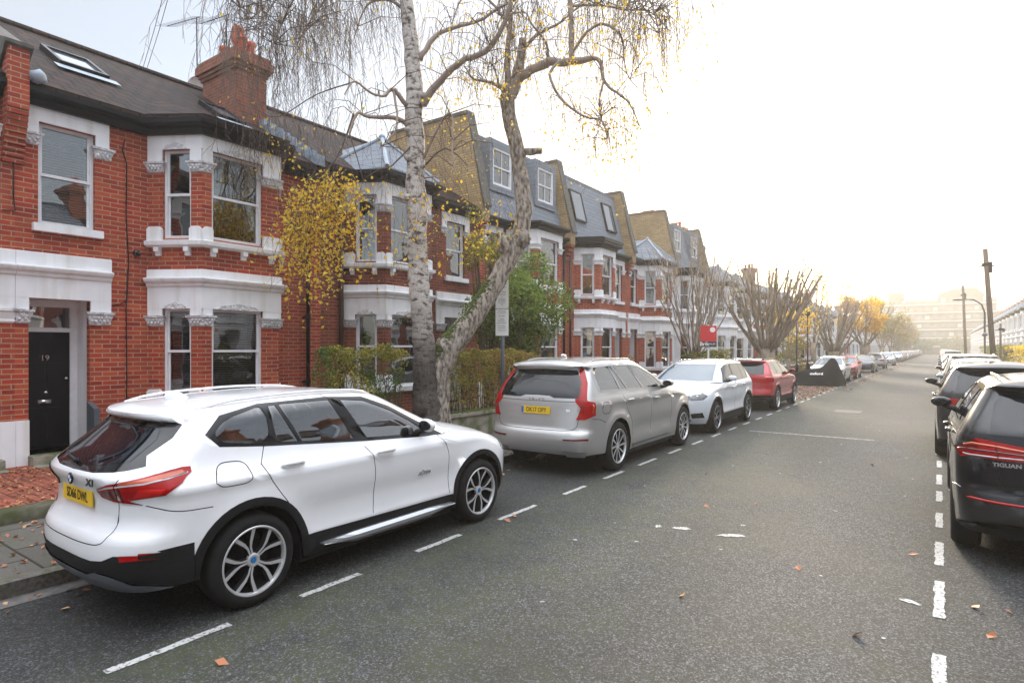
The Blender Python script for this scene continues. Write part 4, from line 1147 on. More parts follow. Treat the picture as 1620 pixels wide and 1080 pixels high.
SP['xc90'] = dict(L=4.95, axles=(1.06, 4.08), Rw=.385, Ra=.445, rim=.262, spokes='s10', belt=1.20, xcowl=3.35, paint=paint_mat('silver_car_paint', (.44, .435, .425), .5), rimmat=M['rim'],
    rear=[(.25, .16), (.32, .07), (.42, .02), (.55, .0), (.66, .02), (.72, .06), (.9, .075), (1.1, .09), (1.2, .12), (1.4, .24), (1.58, .37), (1.615, .39), (1.64, .27), (1.72, .30)],
    nose=[(.2, 4.78), (.35, 4.88), (.55, 4.94), (.8, 4.93), (.92, 4.86), (1.02, 4.7), (1.12, 4.4), (1.2, 4.1)],
    wind=[(1.1, 3.98), (1.2, 3.75), (1.35, 3.40), (1.5, 3.04), (1.62, 2.72), (1.74, 2.45)],
    hw=[(.2, .87), (.35, .90), (.5, .915), (.8, .925), (1.0, .925), (1.1, .915), (1.2, .88), (1.3, .845), (1.5, .765), (1.64, .705), (1.74, .66)],
    roofz=[(.2, 1.665), (.6, 1.70), (1.1, 1.72), (1.8, 1.72), (2.3, 1.70), (2.8, 1.64)],
    hoodz=[(3.2, 1.20), (3.6, 1.165), (4.0, 1.12), (4.4, 1.06), (4.7, .985), (4.86, .92), (4.95, .86)],
    bottom=[(0, .32), (.6, .34), (1.1, .3), (1.5, .27), (3.6, .26), (4.5, .25), (5, .25)], LR=[(.3, .42), (1.0, .38), (1.2, .34), (1.7, .30)], nr=4.2, crease=1.06, flare=.028,
    rails=(.7, 2.7, M['silver_trim']), regions=regions_xc90, handles=((1.50, 1.075), (2.60, 1.055)), crown=.055, mirror=(2.98, 1.22),
    extra=[fin(.95), plate('DK17 OPY', .985, eu=True), lamp_bands(((('R', .62, 1.5), ('R', .70, 1.3), ('R', .71, 1.18), ('R', .78, 1.05), ('R', .78, .95)), M['tail_dark'], .004, .006), ((('X', .26, 1.10), ('X', .25, .95)), M['tail_orange'], .003, .012)), label_text('D5', 'R', -.56, 1.0, .05, M['chrome'], bold=.002), label_text('V  O  L  V  O', 'R', .0, 1.155, .05, M['chrome'])])
def regions_suv(c, k=1.0, zb=1.10, zt=1.50, xr=.72, xa=3.0, tail=None, trim='gloss_black', clad=True, front_lamp=None, glass='cglass', xb=1.85, rw=(.60, .14)):
    """generic: k stretches length positions; zb belt glass line, zt top of the side glass"""
    o = []
    a = lambda n, P, **kw: o.append((n, P, kw))
    g = M[glass]
    m1 = (zb + zt) / 2
    a('quarter_window', X((xr + .02, m1 + .06), (xr + .14, zt - .05), (xr + .42, zt - .035), (xr + .50, zb + .035), (xr + .12, zb + .05)), m=g, off=-.004, smooth=1, band=1)
    a('rear_door_window', X((xr + .46, zt - .03), (xb - .05, zt - .03), (xb + .10, zb + .025), (xr + .54, zb + .03)), m=g, off=-.004, band=1)
    a('front_door_window', X((xb + .01, zt - .03), (xb + .35, zt - .07), (xa - .55, (zb + zt) / 2 + .06), (xa - .2, zb + .06), (xa - .26, zb + .02), (xb + .16, zb + .02)), m=g, off=-.004, band=1)
    a('window_trim', X((xr - .05, m1 + .06), (xr + .09, zt - .012), (xr + .4, zt + .002), (xb, zt + .003), (xb + .38, zt - .035), (xa - .5, (zb + zt) / 2 + .1), (xa, zb - .01), (xb, zb - .005), (xr + .05, zb + .02)), m=M[trim], off=.001, band=1)
    rt = c.sp['rwtop']
    a('rear_window', RR((-.1, rt), (rw[0] - .06, rt - .01), (rw[0], rt - .1), (rw[0] + .04, zb + .02), (-.1, zb + .0)), m=M['cglass'], off=.002, center=1)
    ft = c.sp['wstop']
    a('windscreen', FF((-.1, ft), (.55, ft - .01), (.70, c.belt + .03), (-.1, c.belt + .01)), m=M['cglass_light'], center=1, band=1, off=-.002)
    a('tail_lamp', tail or [('R', .50, zb - .10), ('R', .78, zb - .07), ('X', .26, zb - .06), ('X', .30, zb - .14), ('X', .2, zb - .22), ('R', .70, zb - .24), ('R', .48, zb - .22)], m=M['tail_red'], off=.006)
    for P in (X((xr + .5, c.belt), (xr + .55, .9), (xr + .62, .75)), X((xb + .14, c.belt), (xb + .2, .85), (xb + .2, .42)), X((xa - .05, c.belt), (xa + .04, .85), (xa + .04, .42)), RR((.60, zb - .1), (.58, .75), (.5, .68), (-.05, .68))):
        a('panel_gap', rpoly(P, .008), m=M['seam'], off=-.006, depth=0, center=1, band=0)
    L = c.L; nz = c.sp['lampz']
    a('headlamp', front_lamp or [('X', L - .42, nz + .06), ('X', L - .25, nz + .04), ('F', .46, nz + .015), ('F', .44, nz - .075), ('F', .62, nz - .10), ('X', L - .26, nz - .08), ('X', L - .36, nz - .02)], m=M['lamp_body'], off=.003, band=0)
    a('grille', FF((-.1, nz + .0), (.40, nz - .0), (.36, nz - .19), (-.1, nz - .20)), m=M['gloss_black'], band=0, center=1, off=-.004)
    a('lower_grille', FF((-.1, .42), (.50, .42), (.56, .30), (-.1, .29)), m=M['black_plastic'], band=0, center=1, off=-.003)
    a('fog_recess', FF((.56, .47), (.78, .50), (.80, .38), (.58, .37)), m=M['gloss_black'], band=0, off=-.003)
    if clad:
        a('arch_cladding_a', arch(c, 0, c.Ra + .055), name='arch_cladding', m=M['black_plastic'], off=.008, band=0)
        a('arch_cladding', arch(c, 1, c.Ra + .055), m=M['black_plastic'], off=.008, band=0)
        a('sill_cladding', X((1.1, .42), (L - .9, .40), (L - .9, .1), (1.1, .1)), m=M['black_plastic'], off=.006, band=0)
    a('rear_cladding', [('R', -.1, .47), ('X', .45, .48 if clad else .34), ('X', .45, .1), ('R', -.1, .1)], m=M['black_plastic'], center=1, band=0, off=.003)
    return o
def suv(L=4.45, H=1.65, W=.90, axles=(.92, 3.60), Rw=.36, paint=None, belt=1.10, zt=None, **k):
    h = H - .055
    zt = zt or h - .055
    b = belt
    d = dict(L=L, axles=axles, Rw=Rw, Ra=Rw + .06, rim=Rw * .70, spokes='s5', belt=b, xcowl=L - 1.42, paint=paint,
        rear=[(.25, .14), (.35, .05), (.48, .0), (.62, .02), (.7, .05), (.9, .06), (b, .10), (b + .06, .14), (h - .11, .40), (h - .075, .42), (h - .05, .30), (h, .32)],
        nose=[(.2, L - .14), (.35, L - .05), (.55, L), (.75, L - .01), (.85, L - .07), (.95, L - .22), (1.03, L - .5), (1.1, L - .8)],
        wind=[(b - .05, L - .85), (b, L - 1.0), (b + .2, L - 1.42), (h - .06, L - 1.95), (h, L - 2.15)],
        hw=[(.2, W - .06), (.35, W - .03), (.5, W - .015), (.8, W), (.95, W), (b - .05, W - .02), (b, W - .045), (b + .08, W - .08), (h - .08, W - .24), (h, W - .29)],
        roofz=[(.3, h - .035), (.7, h - .01), (1.2, h), (1.8, h), (2.2, h - .025), (2.6, h - .06)],
        hoodz=[(L - 1.6, b), (L - 1.1, b - .045), (L - .7, b - .10), (L - .35, b - .17), (L - .12, b - .24), (L, b - .31)],
        bottom=[(0, .30), (.5, .33), (1.3, .26), (L - 1.1, .25), (L, .24)], nr=3.2, rwtop=h - .10, wstop=h - .06, lampz=b - .28,
        handles=((1.35, b - .11), (2.35, b - .13)), mirror=(L - 1.80, b + .02), crease=b - .12, handlemat=paint)
    d['regions'] = lambda c, k=k: regions_suv(c, zb=b + .0, zt=zt, xr=k.get('xr', .62), xa=L - 1.42, xb=k.get('xb', 1.85), tail=k.get('tail'), clad=k.get('clad', True), trim=k.get('trim', 'gloss_black'), front_lamp=k.get('flamp'))
    for q in ('spokes', 'rimmat', 'rails', 'extra', 'nr', 'roofmat', 'LR', 'rim', 'rear', 'wind', 'roofz', 'mirrormat', 'crown', 'rwtop', 'handles'):
        if q in k: d[q] = k[q]
    return d
def P_(n, c, metal=0.0): return paint_mat(n, c, metal)
SP['xc40'] = suv(4.43, 1.65, .92, (.86, 3.56), .36, P_('pale_blue_white_paint', (.66, .70, .75)), belt=1.12, spokes='y5b', rimmat=M['rim_grey'], xr=.60,
    tail=[('R', .6, 1.45), ('R', .66, 1.45), ('R', .80, 1.15), ('X', .25, 1.05), ('X', .25, .92), ('R', .72, .92), ('R', .72, 1.1)],
    flamp=[('X', 4.06, .94), ('F', .74, .91), ('F', .47, .865), ('F', .46, .80), ('F', .58, .765), ('F', .80, .785), ('X', 4.04, .86)], rails=(.7, 2.3, M['gloss_black']), extra=[head_leds(('F', .56, .845), ('F', .68, .855), r=.034), lamp_bands(((('F', .74, .895), ('F', .6, .88), ('F', .48, .858)), M['white_ink'], .003, .006), ((('F', .12, .80), ('F', .3, .72)), M['silver_trim'], .004, .008))])
SP['p3008'] = suv(4.45, 1.62, .90, (.90, 3.58), .35, P_('red_car_paint', (.42, .012, .022), .15), belt=1.10, spokes='y5b', rimmat=M['rim'], xr=.66,
    tail=[('R', .30, 1.02), ('R', .62, 1.03), ('X', .2, 1.04), ('X', .42, 1.02), ('X', .36, .90), ('R', .74, .86), ('R', .5, .87), ('R', .3, .90)], roofmat=M['gloss_black'], rails=(.7, 2.3, M['silver_trim']))
TIG = [('R', .33, 1.075), ('R', .60, 1.115), ('R', .74, 1.13), ('X', .20, 1.10), ('X', .40, 1.02), ('X', .26, .965), ('R', .84, .955), ('R', .76, .975), ('R', .6, .965), ('R', .36, .965)]
SP['tiguan'] = suv(4.49, 1.68, .905, (.93, 3.63), .365, P_('black_car_paint', (.003, .0035, .006), 0), belt=1.17, spokes='s5', rimmat=M['rim_dark'], xr=.62, tail=TIG, clad=False, rails=(.5, 2.55, M['silver_trim']), trim='gloss_black', xb=1.9,
    extra=[lamp_bands(((('R', .40, .985), ('R', .62, .985), ('R', .80, .985), ('X', .24, .99)), M['tail_white'], .002, .007), ((('R', .36, 1.045), ('R', .60, 1.075), ('R', .76, 1.085), ('X', .24, 1.06)), M['tail_orange'], .0, .012), ((('R', .36, 1.015), ('R', .60, 1.03), ('R', .78, 1.035), ('X', .30, 1.02)), M['tail_dark'], .001, .010), ((('R', .60, 1.10), ('R', .585, 1.03), ('R', .59, .97)), M['gloss_black'], .003, .006)),
        lamp_bands(((('X', .55, .66), ('X', .3, .69), ('R', .84, .68)), M['silver_trim'], .003, .005), ((('R', .34, .60), ('R', .6, .605), ('R', .80, .615)), M['tail_red'], .006, .013), name='bumper_strip'), label_text('TIGUAN', 'R', .53, .925, .045, M['chrome'], bold=.0015, xs=1.15)])
SP['suv_dark'] = suv(4.66, 1.69, .92, (.93, 3.74), .365, P_('dark_grey_car_paint', (.022, .020, .022), .1), belt=1.16, spokes='s5', xr=.66, clad=False, rails=(.7, 2.4, M['silver_trim']))
def hatch(L=4.2, H=1.46, W=.88, paint=None, **k):
    return suv(L, H, W, (.80, L - .86), .32, paint, belt=.97, spokes='s5', rimmat=M['rim_grey'], clad=False, xr=.58, xb=1.75, **k)
# ================================================================ ground, road, pavements
def struct(name, bm, m, smooth=False): return tag(obj(name, bm, m, None, smooth), kind='structure')
bm = B(); box(bm, -900, 900, -300, 1600, -.6, -.03); struct('ground', bm, M['soil'])
KERB = [(-5.82, -14), (-5.82, 6.2), (-5.98, 9), (-5.98, 236)]
def kx(y): return -5.82 if y < 6.2 else -5.82 - .16 * min(1, (y - 6.2) / 2.8)
RKX = 1.98
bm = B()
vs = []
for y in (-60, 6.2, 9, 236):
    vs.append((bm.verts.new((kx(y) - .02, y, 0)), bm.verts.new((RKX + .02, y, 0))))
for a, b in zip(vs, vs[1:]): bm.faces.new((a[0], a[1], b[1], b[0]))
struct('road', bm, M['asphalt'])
bm = B(); box(bm, -60, 60, 236, 246, -.02, 0); struct('cross_road', bm, M['asphalt'])
bm = B()
y = -6.0
while y < 40:
    x = (kx(y) + kx(y + .9)) / 2
    v0 = len(bm.verts); box(bm, x - .15, x + rnd.uniform(-.004, .004), y + .006, y + .894, -.05, .12 + rnd.uniform(-.004, .004)); y += .9
bmesh.ops.bevel(bm, geom=[e for e in bm.edges if abs(e.verts[0].co.z - .12) < .01 and abs(e.verts[1].co.z - .12) < .01 and abs(e.verts[0].co.x - e.verts[1].co.x) < .01 and e.verts[0].co.x > kx(e.verts[0].co.y) - .05], offset=.02, segments=2)
box(bm, -6.13, -5.98, 40, 236, -.05, .12)
struct('kerb_stones', bm, M['kerb'])
bm = B(); box(bm, RKX, RKX + .15, -14, 236, -.05, .12); struct('far_kerb_stones', bm, M['kerb'])
bm = B()
vs = []
for y in (-14, 6.2, 9, 236):
    vs.append((bm.verts.new((-7.75, y if y > -14 else -60, .122)), bm.verts.new((kx(y) - .148, y, .112))))
for a, b in zip(vs, vs[1:]): bm.faces.new((a[0], a[1], b[1], b[0]))
struct('pavement', bm, M['pavers'])
bm = B(); box(bm, RKX + .148, 4.1, -60, 236, -.05, .115); struct('far_pavement', bm, M['pavers'])
# darker tarmac channel by the kerb
bm = B()
for y0, y1 in ((-60, 6.2),):
    box(bm, -5.82, -5.62, y0, y1, -.01, .006)
struct('gutter_channel', bm, nmat('channel_stone', (.13, .12, .115), (.08, .075, .07), 14, .7, .4, .01))
bm = B(); box(bm, -11.6, -7.9, -2.4, 5.7, -.05, .135); struct('front_yard_paving', bm, M['redpave'])
bm = B(); box(bm, -11.6, -7.9, 5.7, 236, -.05, .14); box(bm, -11.6, -7.9, -60, -2.4, -.05, .14); struct('front_garden_soil', bm, M['soil'])
bm = B(); box(bm, 4.1, 7.8, -60, 236, -.05, .14); struct('far_garden_soil', bm, M['soil'])
def wobble_quad(bm, x0, x1, y0, y1, z=.004, amp=.012):
    L_, R_ = [], []; n_ = max(3, int((y1 - y0) / .05)) if (y1 - y0) > (x1 - x0) else 6
    for i in range(n_ + 1):
        y = y0 + (y1 - y0) * i / n_
        L_.append(bm.verts.new((x0 + rnd.uniform(-amp, amp), y, z))); R_.append(bm.verts.new((x1 + rnd.uniform(-amp, amp), y, z)))
    for i in range(n_): bm.faces.new((L_[i], R_[i], R_[i + 1], L_[i + 1]))
# bay line on the left (measured in the photograph) and on the right
dl = [(1.50, 2.27), (2.84, 3.42), (4.10, 4.74), (5.40, 6.16), (6.83, 7.42), (8.0, 8.66), (9.25, 9.98)]
y = 10.6
while y < 200: dl.append((y, y + .62)); y += 1.28
bm = B()
for a, b in dl: wobble_quad(bm, -4.058, -3.995, a, b, amp=.006)
struct('left_bay_dashes', bm, M['roadpaint'])
bm = B()
for a, b in ((3.3, 4.62), (5.25, 6.08), (6.52, 7.3), (7.9, 8.6), (9.25, 9.9), (10.4, 11.2), (11.9, 12.6)): wobble_quad(bm, -.034, .034, a, b, amp=.007)
y = 13.3
while y < 200: wobble_quad(bm, -.05, .05, y, y + .65, amp=.012); y += 1.3
struct('right_bay_dashes', bm, M['roadpaint'])
def blob(bm, cx, cy, rx, ry, z=.004, n=26, j=.35, rot=0):
    c0 = bm.verts.new((cx, cy, z)); vs = []
    for k in range(n):
        a = 2 * math.pi * k / n; q = 1 + rnd.uniform(-j, j)
        px_, py_ = rx * q * math.cos(a), ry * q * math.sin(a)
        vs.append(bm.verts.new((cx + px_ * math.cos(rot) - py_ * math.sin(rot), cy + px_ * math.sin(rot) + py_ * math.cos(rot), z)))
    for k in range(n): bm.faces.new((c0, vs[k], vs[(k + 1) % n]))
bm = B()
blob(bm, -2.47, 6.2, .035, .05); blob(bm, -2.24, 6.27, .09, .045, rot=.4); blob(bm, -1.74, 6.33, .13, .04, rot=.5); blob(bm, -.19, 5.46, .075, .03, rot=-.3); blob(bm, -2.45, 3.84, .022, .008, rot=.6)
for k in range(26): blob(bm, rnd.uniform(-3.6, -.3), rnd.uniform(4, 18), rnd.uniform(.01, .03), rnd.uniform(.01, .02), n=9)
struct('white_paint_patches', bm, M['roadpaint'])
bm = B(); wobble_quad(bm, -3.6, -1.1, 14.55, 14.66, amp=.03); struct('worn_cross_line', bm, nmat('nearly_worn_paint', (.09, .09, .09), (.32, .32, .31), 14, .7, 0, lo=.42, hi=.62))
bm = B(); box(bm, -2.62, -1.9, 20.3, 21.3, -.02, .006)
mh = tag(obj('manhole_cover', bm, nmat('worn_iron_cover', (.17, .165, .155), (.09, .088, .085), 30, .85, .6, .004, spec=.2), None), 'pale rectangular iron cover set in the middle of the road', 'manhole cover')
# ---------------------------------------------------------------- stone edging, yard plant
bm = B()
poly_prism(bm, [(-8.0, -2, .0), (-7.74, -2, .0), (-7.74, 4.9, .0), (-8.0, 4.9, .0)], (0, 0, .25))
bmesh.ops.bevel(bm, geom=bm.edges[:], offset=.02, segments=2)
tag(obj('stone_edging', bm, nmat('mossy_edging', (.14, .125, .09), (.07, .065, .045), 9, .9, .6, .02, c3=(.045, .05, .015), s3=1.6), None, True), 'low mossy stone edging along the red block front yard', 'edging')
# ================================================================ houses
AX = -11.4
def window(parent, o, d, n, u0, u1, z0, z1, set_=.10, blind=None, frame=.05, glass='pane', bars=0, meet=.5, fm=None, detail=True):
    """sash window in an opening: frame > panes, interior or blind"""
    fm = fm or M['sash']
    b = B(); f = frame
    obox(b, o, d, n, u0, u0 + f, z0, z1, -set_ - .06, -set_ + .02); obox(b, o, d, n, u1 - f, u1, z0, z1, -set_ - .06, -set_ + .02)
    obox(b, o, d, n, u0 + f, u1 - f, z0, z0 + f * 1.2, -set_ - .06, -set_ + .02); obox(b, o, d, n, u0 + f, u1 - f, z1 - f, z1, -set_ - .06, -set_ + .02)
    zm = z0 + (z1 - z0) * meet
    obox(b, o, d, n, u0 + f, u1 - f, zm - .022, zm + .022, -set_ - .05, -set_ + .01)
    if detail:
        s = .028
        for za, zb_, t in ((z0 + f * 1.2, zm - .022, -.04), (zm + .022, z1 - f, -.02)):
            obox(b, o, d, n, u0 + f, u0 + f + s, za, zb_, -set_ + t - .02, -set_ + t + .015); obox(b, o, d, n, u1 - f - s, u1 - f, za, zb_, -set_ + t - .02, -set_ + t + .015)
    for k in range(bars):
        uu = u0 + (u1 - u0) * (k + 1) / (bars + 1); obox(b, o, d, n, uu - .012, uu + .012, z0 + f * 1.2, z1 - f, -set_ - .04, -set_ + .002)
    w = obj('window', b, fm, parent)
    for za, zb_, t in ((z0 + f, zm, -.035), (zm, z1 - f, -.018)):
        b = B(); q = lambda u, z: b.verts.new((o[0] + d[0] * u + n[0] * (-set_ + t), o[1] + d[1] * u + n[1] * (-set_ + t), z))
        b.faces.new((q(u0 + f, za), q(u1 - f, za), q(u1 - f, zb_), q(u0 + f, zb_))); obj('pane', b, M[glass], w)
    if blind:
        b = B(); zt = z1 - f; za = z0 + (z1 - z0) * (1 - blind)
        z = zt
        while z > za:
            q = lambda u, z, t: b.verts.new((o[0] + d[0] * u + n[0] * t, o[1] + d[1] * u + n[1] * t, z))
            b.faces.new((q(u0 + f, z - .028, -set_ - .12), q(u1 - f, z - .028, -set_ - .12), q(u1 - f, z, -set_ - .155), q(u0 + f, z, -set_ - .155))); z -= .042
        obj('blind', b, M['blind'], w)
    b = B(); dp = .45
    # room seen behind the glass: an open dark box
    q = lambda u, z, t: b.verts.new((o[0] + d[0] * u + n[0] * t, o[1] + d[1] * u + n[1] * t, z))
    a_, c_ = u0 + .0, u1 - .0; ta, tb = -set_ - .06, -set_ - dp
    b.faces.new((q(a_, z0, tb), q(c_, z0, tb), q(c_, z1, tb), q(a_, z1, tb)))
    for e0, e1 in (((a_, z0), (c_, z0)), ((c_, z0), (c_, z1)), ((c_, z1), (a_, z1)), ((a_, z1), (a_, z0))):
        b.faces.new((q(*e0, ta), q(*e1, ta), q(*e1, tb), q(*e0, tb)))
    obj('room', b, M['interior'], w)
    return w
def capital(parent, o, d, n, u0, u1, z0, z1, m, proud=.05):
    """carved block: tapered bell with abacus"""
    b = B(); h = z1 - z0
    rows = []
    for z, e in ((z0, .0), (z0 + h * .12, .018), (z0 + h * .3, .012), (z0 + h * .75, .045), (z0 + h * .8, .03), (z0 + h * .82, .06), (z1, .065)):
        rows.append([b.verts.new((o[0] + d[0] * u + n[0] * t, o[1] + d[1] * u + n[1] * t, z)) for u, t in ((u0 - e, -.02), (u0 - e, proud * .3 + e), (u1 + e, proud * .3 + e), (u1 + e, -.02))])
    for r0, r1 in zip(rows, rows[1:]):
        for k in range(3): b.faces.new((r0[k], r0[k + 1], r1[k + 1], r1[k]))
    b.faces.new(rows[0][::-1]); b.faces.new(rows[-1])
    # leaf bosses
    if m is M['carved']:
        k = max(2, int((u1 - u0) / .055))
        for i in range(k):
            u = u0 + (u1 - u0) * (i + .5) / k
            for j, zz in enumerate((z0 + h * .32, z0 + h * .58)):
                uu = u + (.02 if j else -.01)
                ico(b, (o[0] + d[0] * uu + n[0] * (proud * .3 + .03), o[1] + d[1] * uu + n[1] * (proud * .3 + .03), zz), .026, 1, (1, 1, 1.2))
    return obj('capital', b, m, parent)
def house(name, label, y0, y1, bay, upwin, door, brick='brick', stucco='stucco', roof='tiles', z0=0.0, fac=None, side=-1, detail=2, dormers=0, doorm='door_black', blinds=(0, 0, 0, 0, 0), gable=None, chimney=None, bayroof='hip', topz=5.9, glass='pane', bands=True, cap=True, xo=0.0, group=None):
    """terraced house. local x outward from the facade plane, y along the street, z up; bay/upwin/door in world y"""
    W = y1 - y0
    if side < 0: root = thing(name, label, 'house', (AX + xo, y0, z0), 0, group)
    else: root = thing(name, label, 'house', (7.55 + xo, y1, z0), math.pi, group)
    D_ = .85
    ls = (lambda y: y - y0) if side < 0 else (lambda y: y1 - y)
    bb = sorted(ls(v) for v in bay); uw = sorted(ls(v) for v in upwin); dr = sorted(ls(v) for v in door)
    st = M[stucco]; br = M[brick]; carved = M['carved'] if detail > 1 else st
    TH_ = topz - .2
    # ---------- walls
    b = B()
    zt = topz
    ops = [(dr[0], dr[1], .28, 2.70)] ; ops2 = [(uw[0], uw[1], 3.86, 5.44)]
    segs = []
    for a, c_ in ((0, bb[0]), (bb[3], W)):
        oo = [(u0 - a, u1 - a, p0, p1) for (u0, u1, p0, p1) in ops + ops2 if u0 >= a - .01 and u1 <= c_ + .01]
        if c_ - a > .02: wall_seg(b, (0, a), (0, c_), 0, zt, oo, .32 if 0 else .14)
    P = [(0, bb[0]), (D_, bb[1]), (D_, bb[2]), (0, bb[3])]
    faces = []
    for i in range(3):
        a, c_ = Vector(P[i]), Vector(P[i + 1]); Lg = (c_ - a).length
        if i == 0: u0, u1 = Lg * .27, Lg * .79
        elif i == 2: u0, u1 = Lg * .21, Lg * .73
        else: u0, u1 = .17, Lg - .36 if Lg > 1.2 else Lg - .17
        if i == 1 and detail < 2: u0, u1 = .2, Lg - .2
        oo = [(u0, u1, .92, 2.62), (u0, u1, 3.86, 5.42)]
        o, d, n = wall_seg(b, P[i], P[i + 1], 0, zt, oo, .12)
        faces.append((o, d, n, Lg, u0, u1))
    # party ends and back
    box(b, -7.5, -.34, .0, .05, 0, zt); box(b, -7.5, -.34, W - .05, W, 0, zt); box(b, -7.5, -7.4, .05, W - .05, 0, zt)
    obj('wall', b, br, root)
    # dark floor between storeys so no light leaks behind glass
    # ---------- windows
    k = 0
    for i, (o, d, n, Lg, u0, u1) in enumerate(faces):
        for j, (za, zb_) in enumerate(((.92, 2.62), (3.86, 5.42))):
            gl = glass if j == 0 else 'pane_up'
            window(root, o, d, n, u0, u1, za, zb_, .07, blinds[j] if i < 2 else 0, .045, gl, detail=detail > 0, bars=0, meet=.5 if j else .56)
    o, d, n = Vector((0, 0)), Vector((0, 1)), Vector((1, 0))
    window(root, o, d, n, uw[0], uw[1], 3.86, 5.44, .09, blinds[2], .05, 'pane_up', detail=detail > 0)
    # ---------- stucco dressings
    t = .035
    if bands:
        path = P
        b = B()
        sweep(b, path, [(t, 2.62), (t, 2.99), (.07, 3.02), (.075, 3.06), (.13, 3.09), (.15, 3.13), (.15, 3.15), (t + .02, 3.17), (t + .02, 3.30), (-.02, 3.32), (-.02, 2.62)])
        obj('lower_cornice', b, st, root)
        b = B(); sweep(b, path, [(t, 5.42), (t, 5.70), (-.02, 5.70), (-.02, 5.42)]); obj('window_head', b, st, root)
        b = B(); sweep(b, path, [(-.02, 3.70), (.06, 3.70), (.12, 3.73), (.13, 3.80), (.06, 3.82), (-.02, 3.82)]); obj('sill', b, st, root)
        b = B(); sweep(b, path, [(-.02, .80), (.08, .80), (.10, .92), (-.02, .93)]); obj('sill', b, st, root)
        if detail > 1:
            for i, (o_, d_, n_, Lg, u0, u1) in enumerate(faces):
                for za in (2.6, 5.4):
                    b = B()
                    um = (u0 + u1) / 2; q = (u1 - u0) * .42
                    slab(b, o_, d_, n_, [(um - q, za + .02), (um - q * .5, za + .012), (um + q * .5, za + .012), (um + q, za + .02), (um + q * .8, za + .085), (um + q * .3, za + .11), (um, za + .14), (um - q * .3, za + .11), (um - q * .8, za + .085)], t, t + .018)
                    obj('carved_swag', b, carved, root)
        for i, (o_, d_, n_, Lg, u0, u1) in enumerate(faces):
            piers = [(0, u0), (u1, Lg)]
            for pa, pb in piers:
                for za, zb_ in ((2.5, 2.62), (5.2, 5.42)):
                    b = B(); obox(b, o_, d_, n_, pa, pb, za, zb_, -.02, t - .003); obj('pier_head', b, st, root)
                for za, zb_ in ((3.82, 4.06), (.93, 1.2)):
                    b = B(); slab(b, o_, d_, n_, [(pa, za), (pb, za), (pb, zb_ - .04), (pb - .04, zb_), (pa + .04, zb_), (pa, zb_ - .04)], -.02, .06); obj('pier_block', b, st, root)
            for pa, pb in piers:
                if detail > 0:
                    capital(root, o_, d_, n_, pa + .005, pb - .005, 2.31, 2.5, carved); capital(root, o_, d_, n_, pa + .005, pb - .005, 5.02, 5.2, carved)
            for q in ([.12, .5, .88] if Lg > 1.2 else [.2, .75]):
                u = Lg * q; b = B()
                slab(b, o_, d_, n_, [(u - .045, 3.55), (u + .045, 3.55), (u + .045, 3.7), (u - .045, 3.7)], 0, .05); slab(b, o_, d_, n_, [(u - .045, 3.62), (u + .045, 3.62), (u + .045, 3.699), (u - .045, 3.699)], .05, .1)
                obj('corbel', b, st, root)
        # upper single window surround
        b = B(); w = .2
        slab(b, o, d, n, [(uw[0] - w, 5.25), (uw[0] + .0, 5.25), (uw[0] + .0, 5.44), (uw[1], 5.44), (uw[1], 5.25), (uw[1] + w, 5.25), (uw[1] + w, 5.68), (uw[0] - w, 5.68)], -.01, t)
        obj('window_head', b, st, root)
        for ua, ub_ in ((uw[0] - w - .02, uw[0] - .005), (uw[1] + .005, uw[1] + w + .02)):
            if detail > 0: capital(root, o, d, n, ua, ub_, 5.06, 5.25, carved)
        b = B(); obox(b, o, d, n, uw[0] - .08, uw[1] + .1, 3.74, 3.86, -.1, .09)
        if detail > 1: bmesh.ops.bevel(b, geom=b.edges[:], offset=.01, segments=1)
        obj('sill', b, st, root)
        # door surround
        b = B(); u0, u1 = max(.002, dr[0] - .34), min(W - .002, dr[1] + .30)
        sweep(b, [(0, u0), (0, u1)], [(t, 2.70), (t, 3.02), (.07, 3.05), (.075, 3.09), (.13, 3.12), (.15, 3.16), (.15, 3.18), (t + .02, 3.2), (t + .02, 3.40), (-.02, 3.42), (-.02, 2.70)])
        obox(b, o, d, n, u0, dr[0], 2.52, 2.70, -.02, t - .003); obox(b, o, d, n, dr[1], u1, 2.52, 2.70, -.02, t - .003)
        obj('door_head', b, st, root)
        if detail > 0:
            capital(root, o, d, n, u0 + .02, dr[0] - .0, 2.30, 2.52, carved); capital(root, o, d, n, dr[1] + .0, u1 - .02, 2.30, 2.52, carved)
        b = B(); obox(b, o, d, n, u0, dr[0] - .002, .0, .82, -.02, .05); obj('plinth', b, st, root)
        if dr[1] > W - .4: b = B(); obox(b, o, d, n, dr[1] + .002, W - .001, .0, .82, -.02, .05); obj('plinth', b, st, root)
    # ---------- door, recessed in a porch
    rz = .62
    b = B()
    q = lambda u, z, x: b.verts.new((x, u, z))
    for (ua, za), (ub_, zb_) in (((dr[0], .28), (dr[1], .28)), ((dr[1], .28), (dr[1], 2.7)), ((dr[1], 2.7), (dr[0], 2.7)), ((dr[0], 2.7), (dr[0], .28))):
        b.faces.new((q(ua, za, -.13), q(ub_, zb_, -.13), q(ub_, zb_, -rz - .1), q(ua, za, -rz - .1)))
    b.faces.new((q(dr[0], .28, -rz - .1), q(dr[1], .28, -rz - .1), q(dr[1], 2.7, -rz - .1), q(dr[0], 2.7, -rz - .1)))
    obj('porch_lining', b, st if bands else br, root)
    o2 = Vector((-rz, 0))
    b = B()
    obox(b, o2, d, n, dr[0], dr[0] + .03, .28, 2.7, 0, .08); obox(b, o2, d, n, dr[1] - .10, dr[1], .28, 2.7, 0, .08)
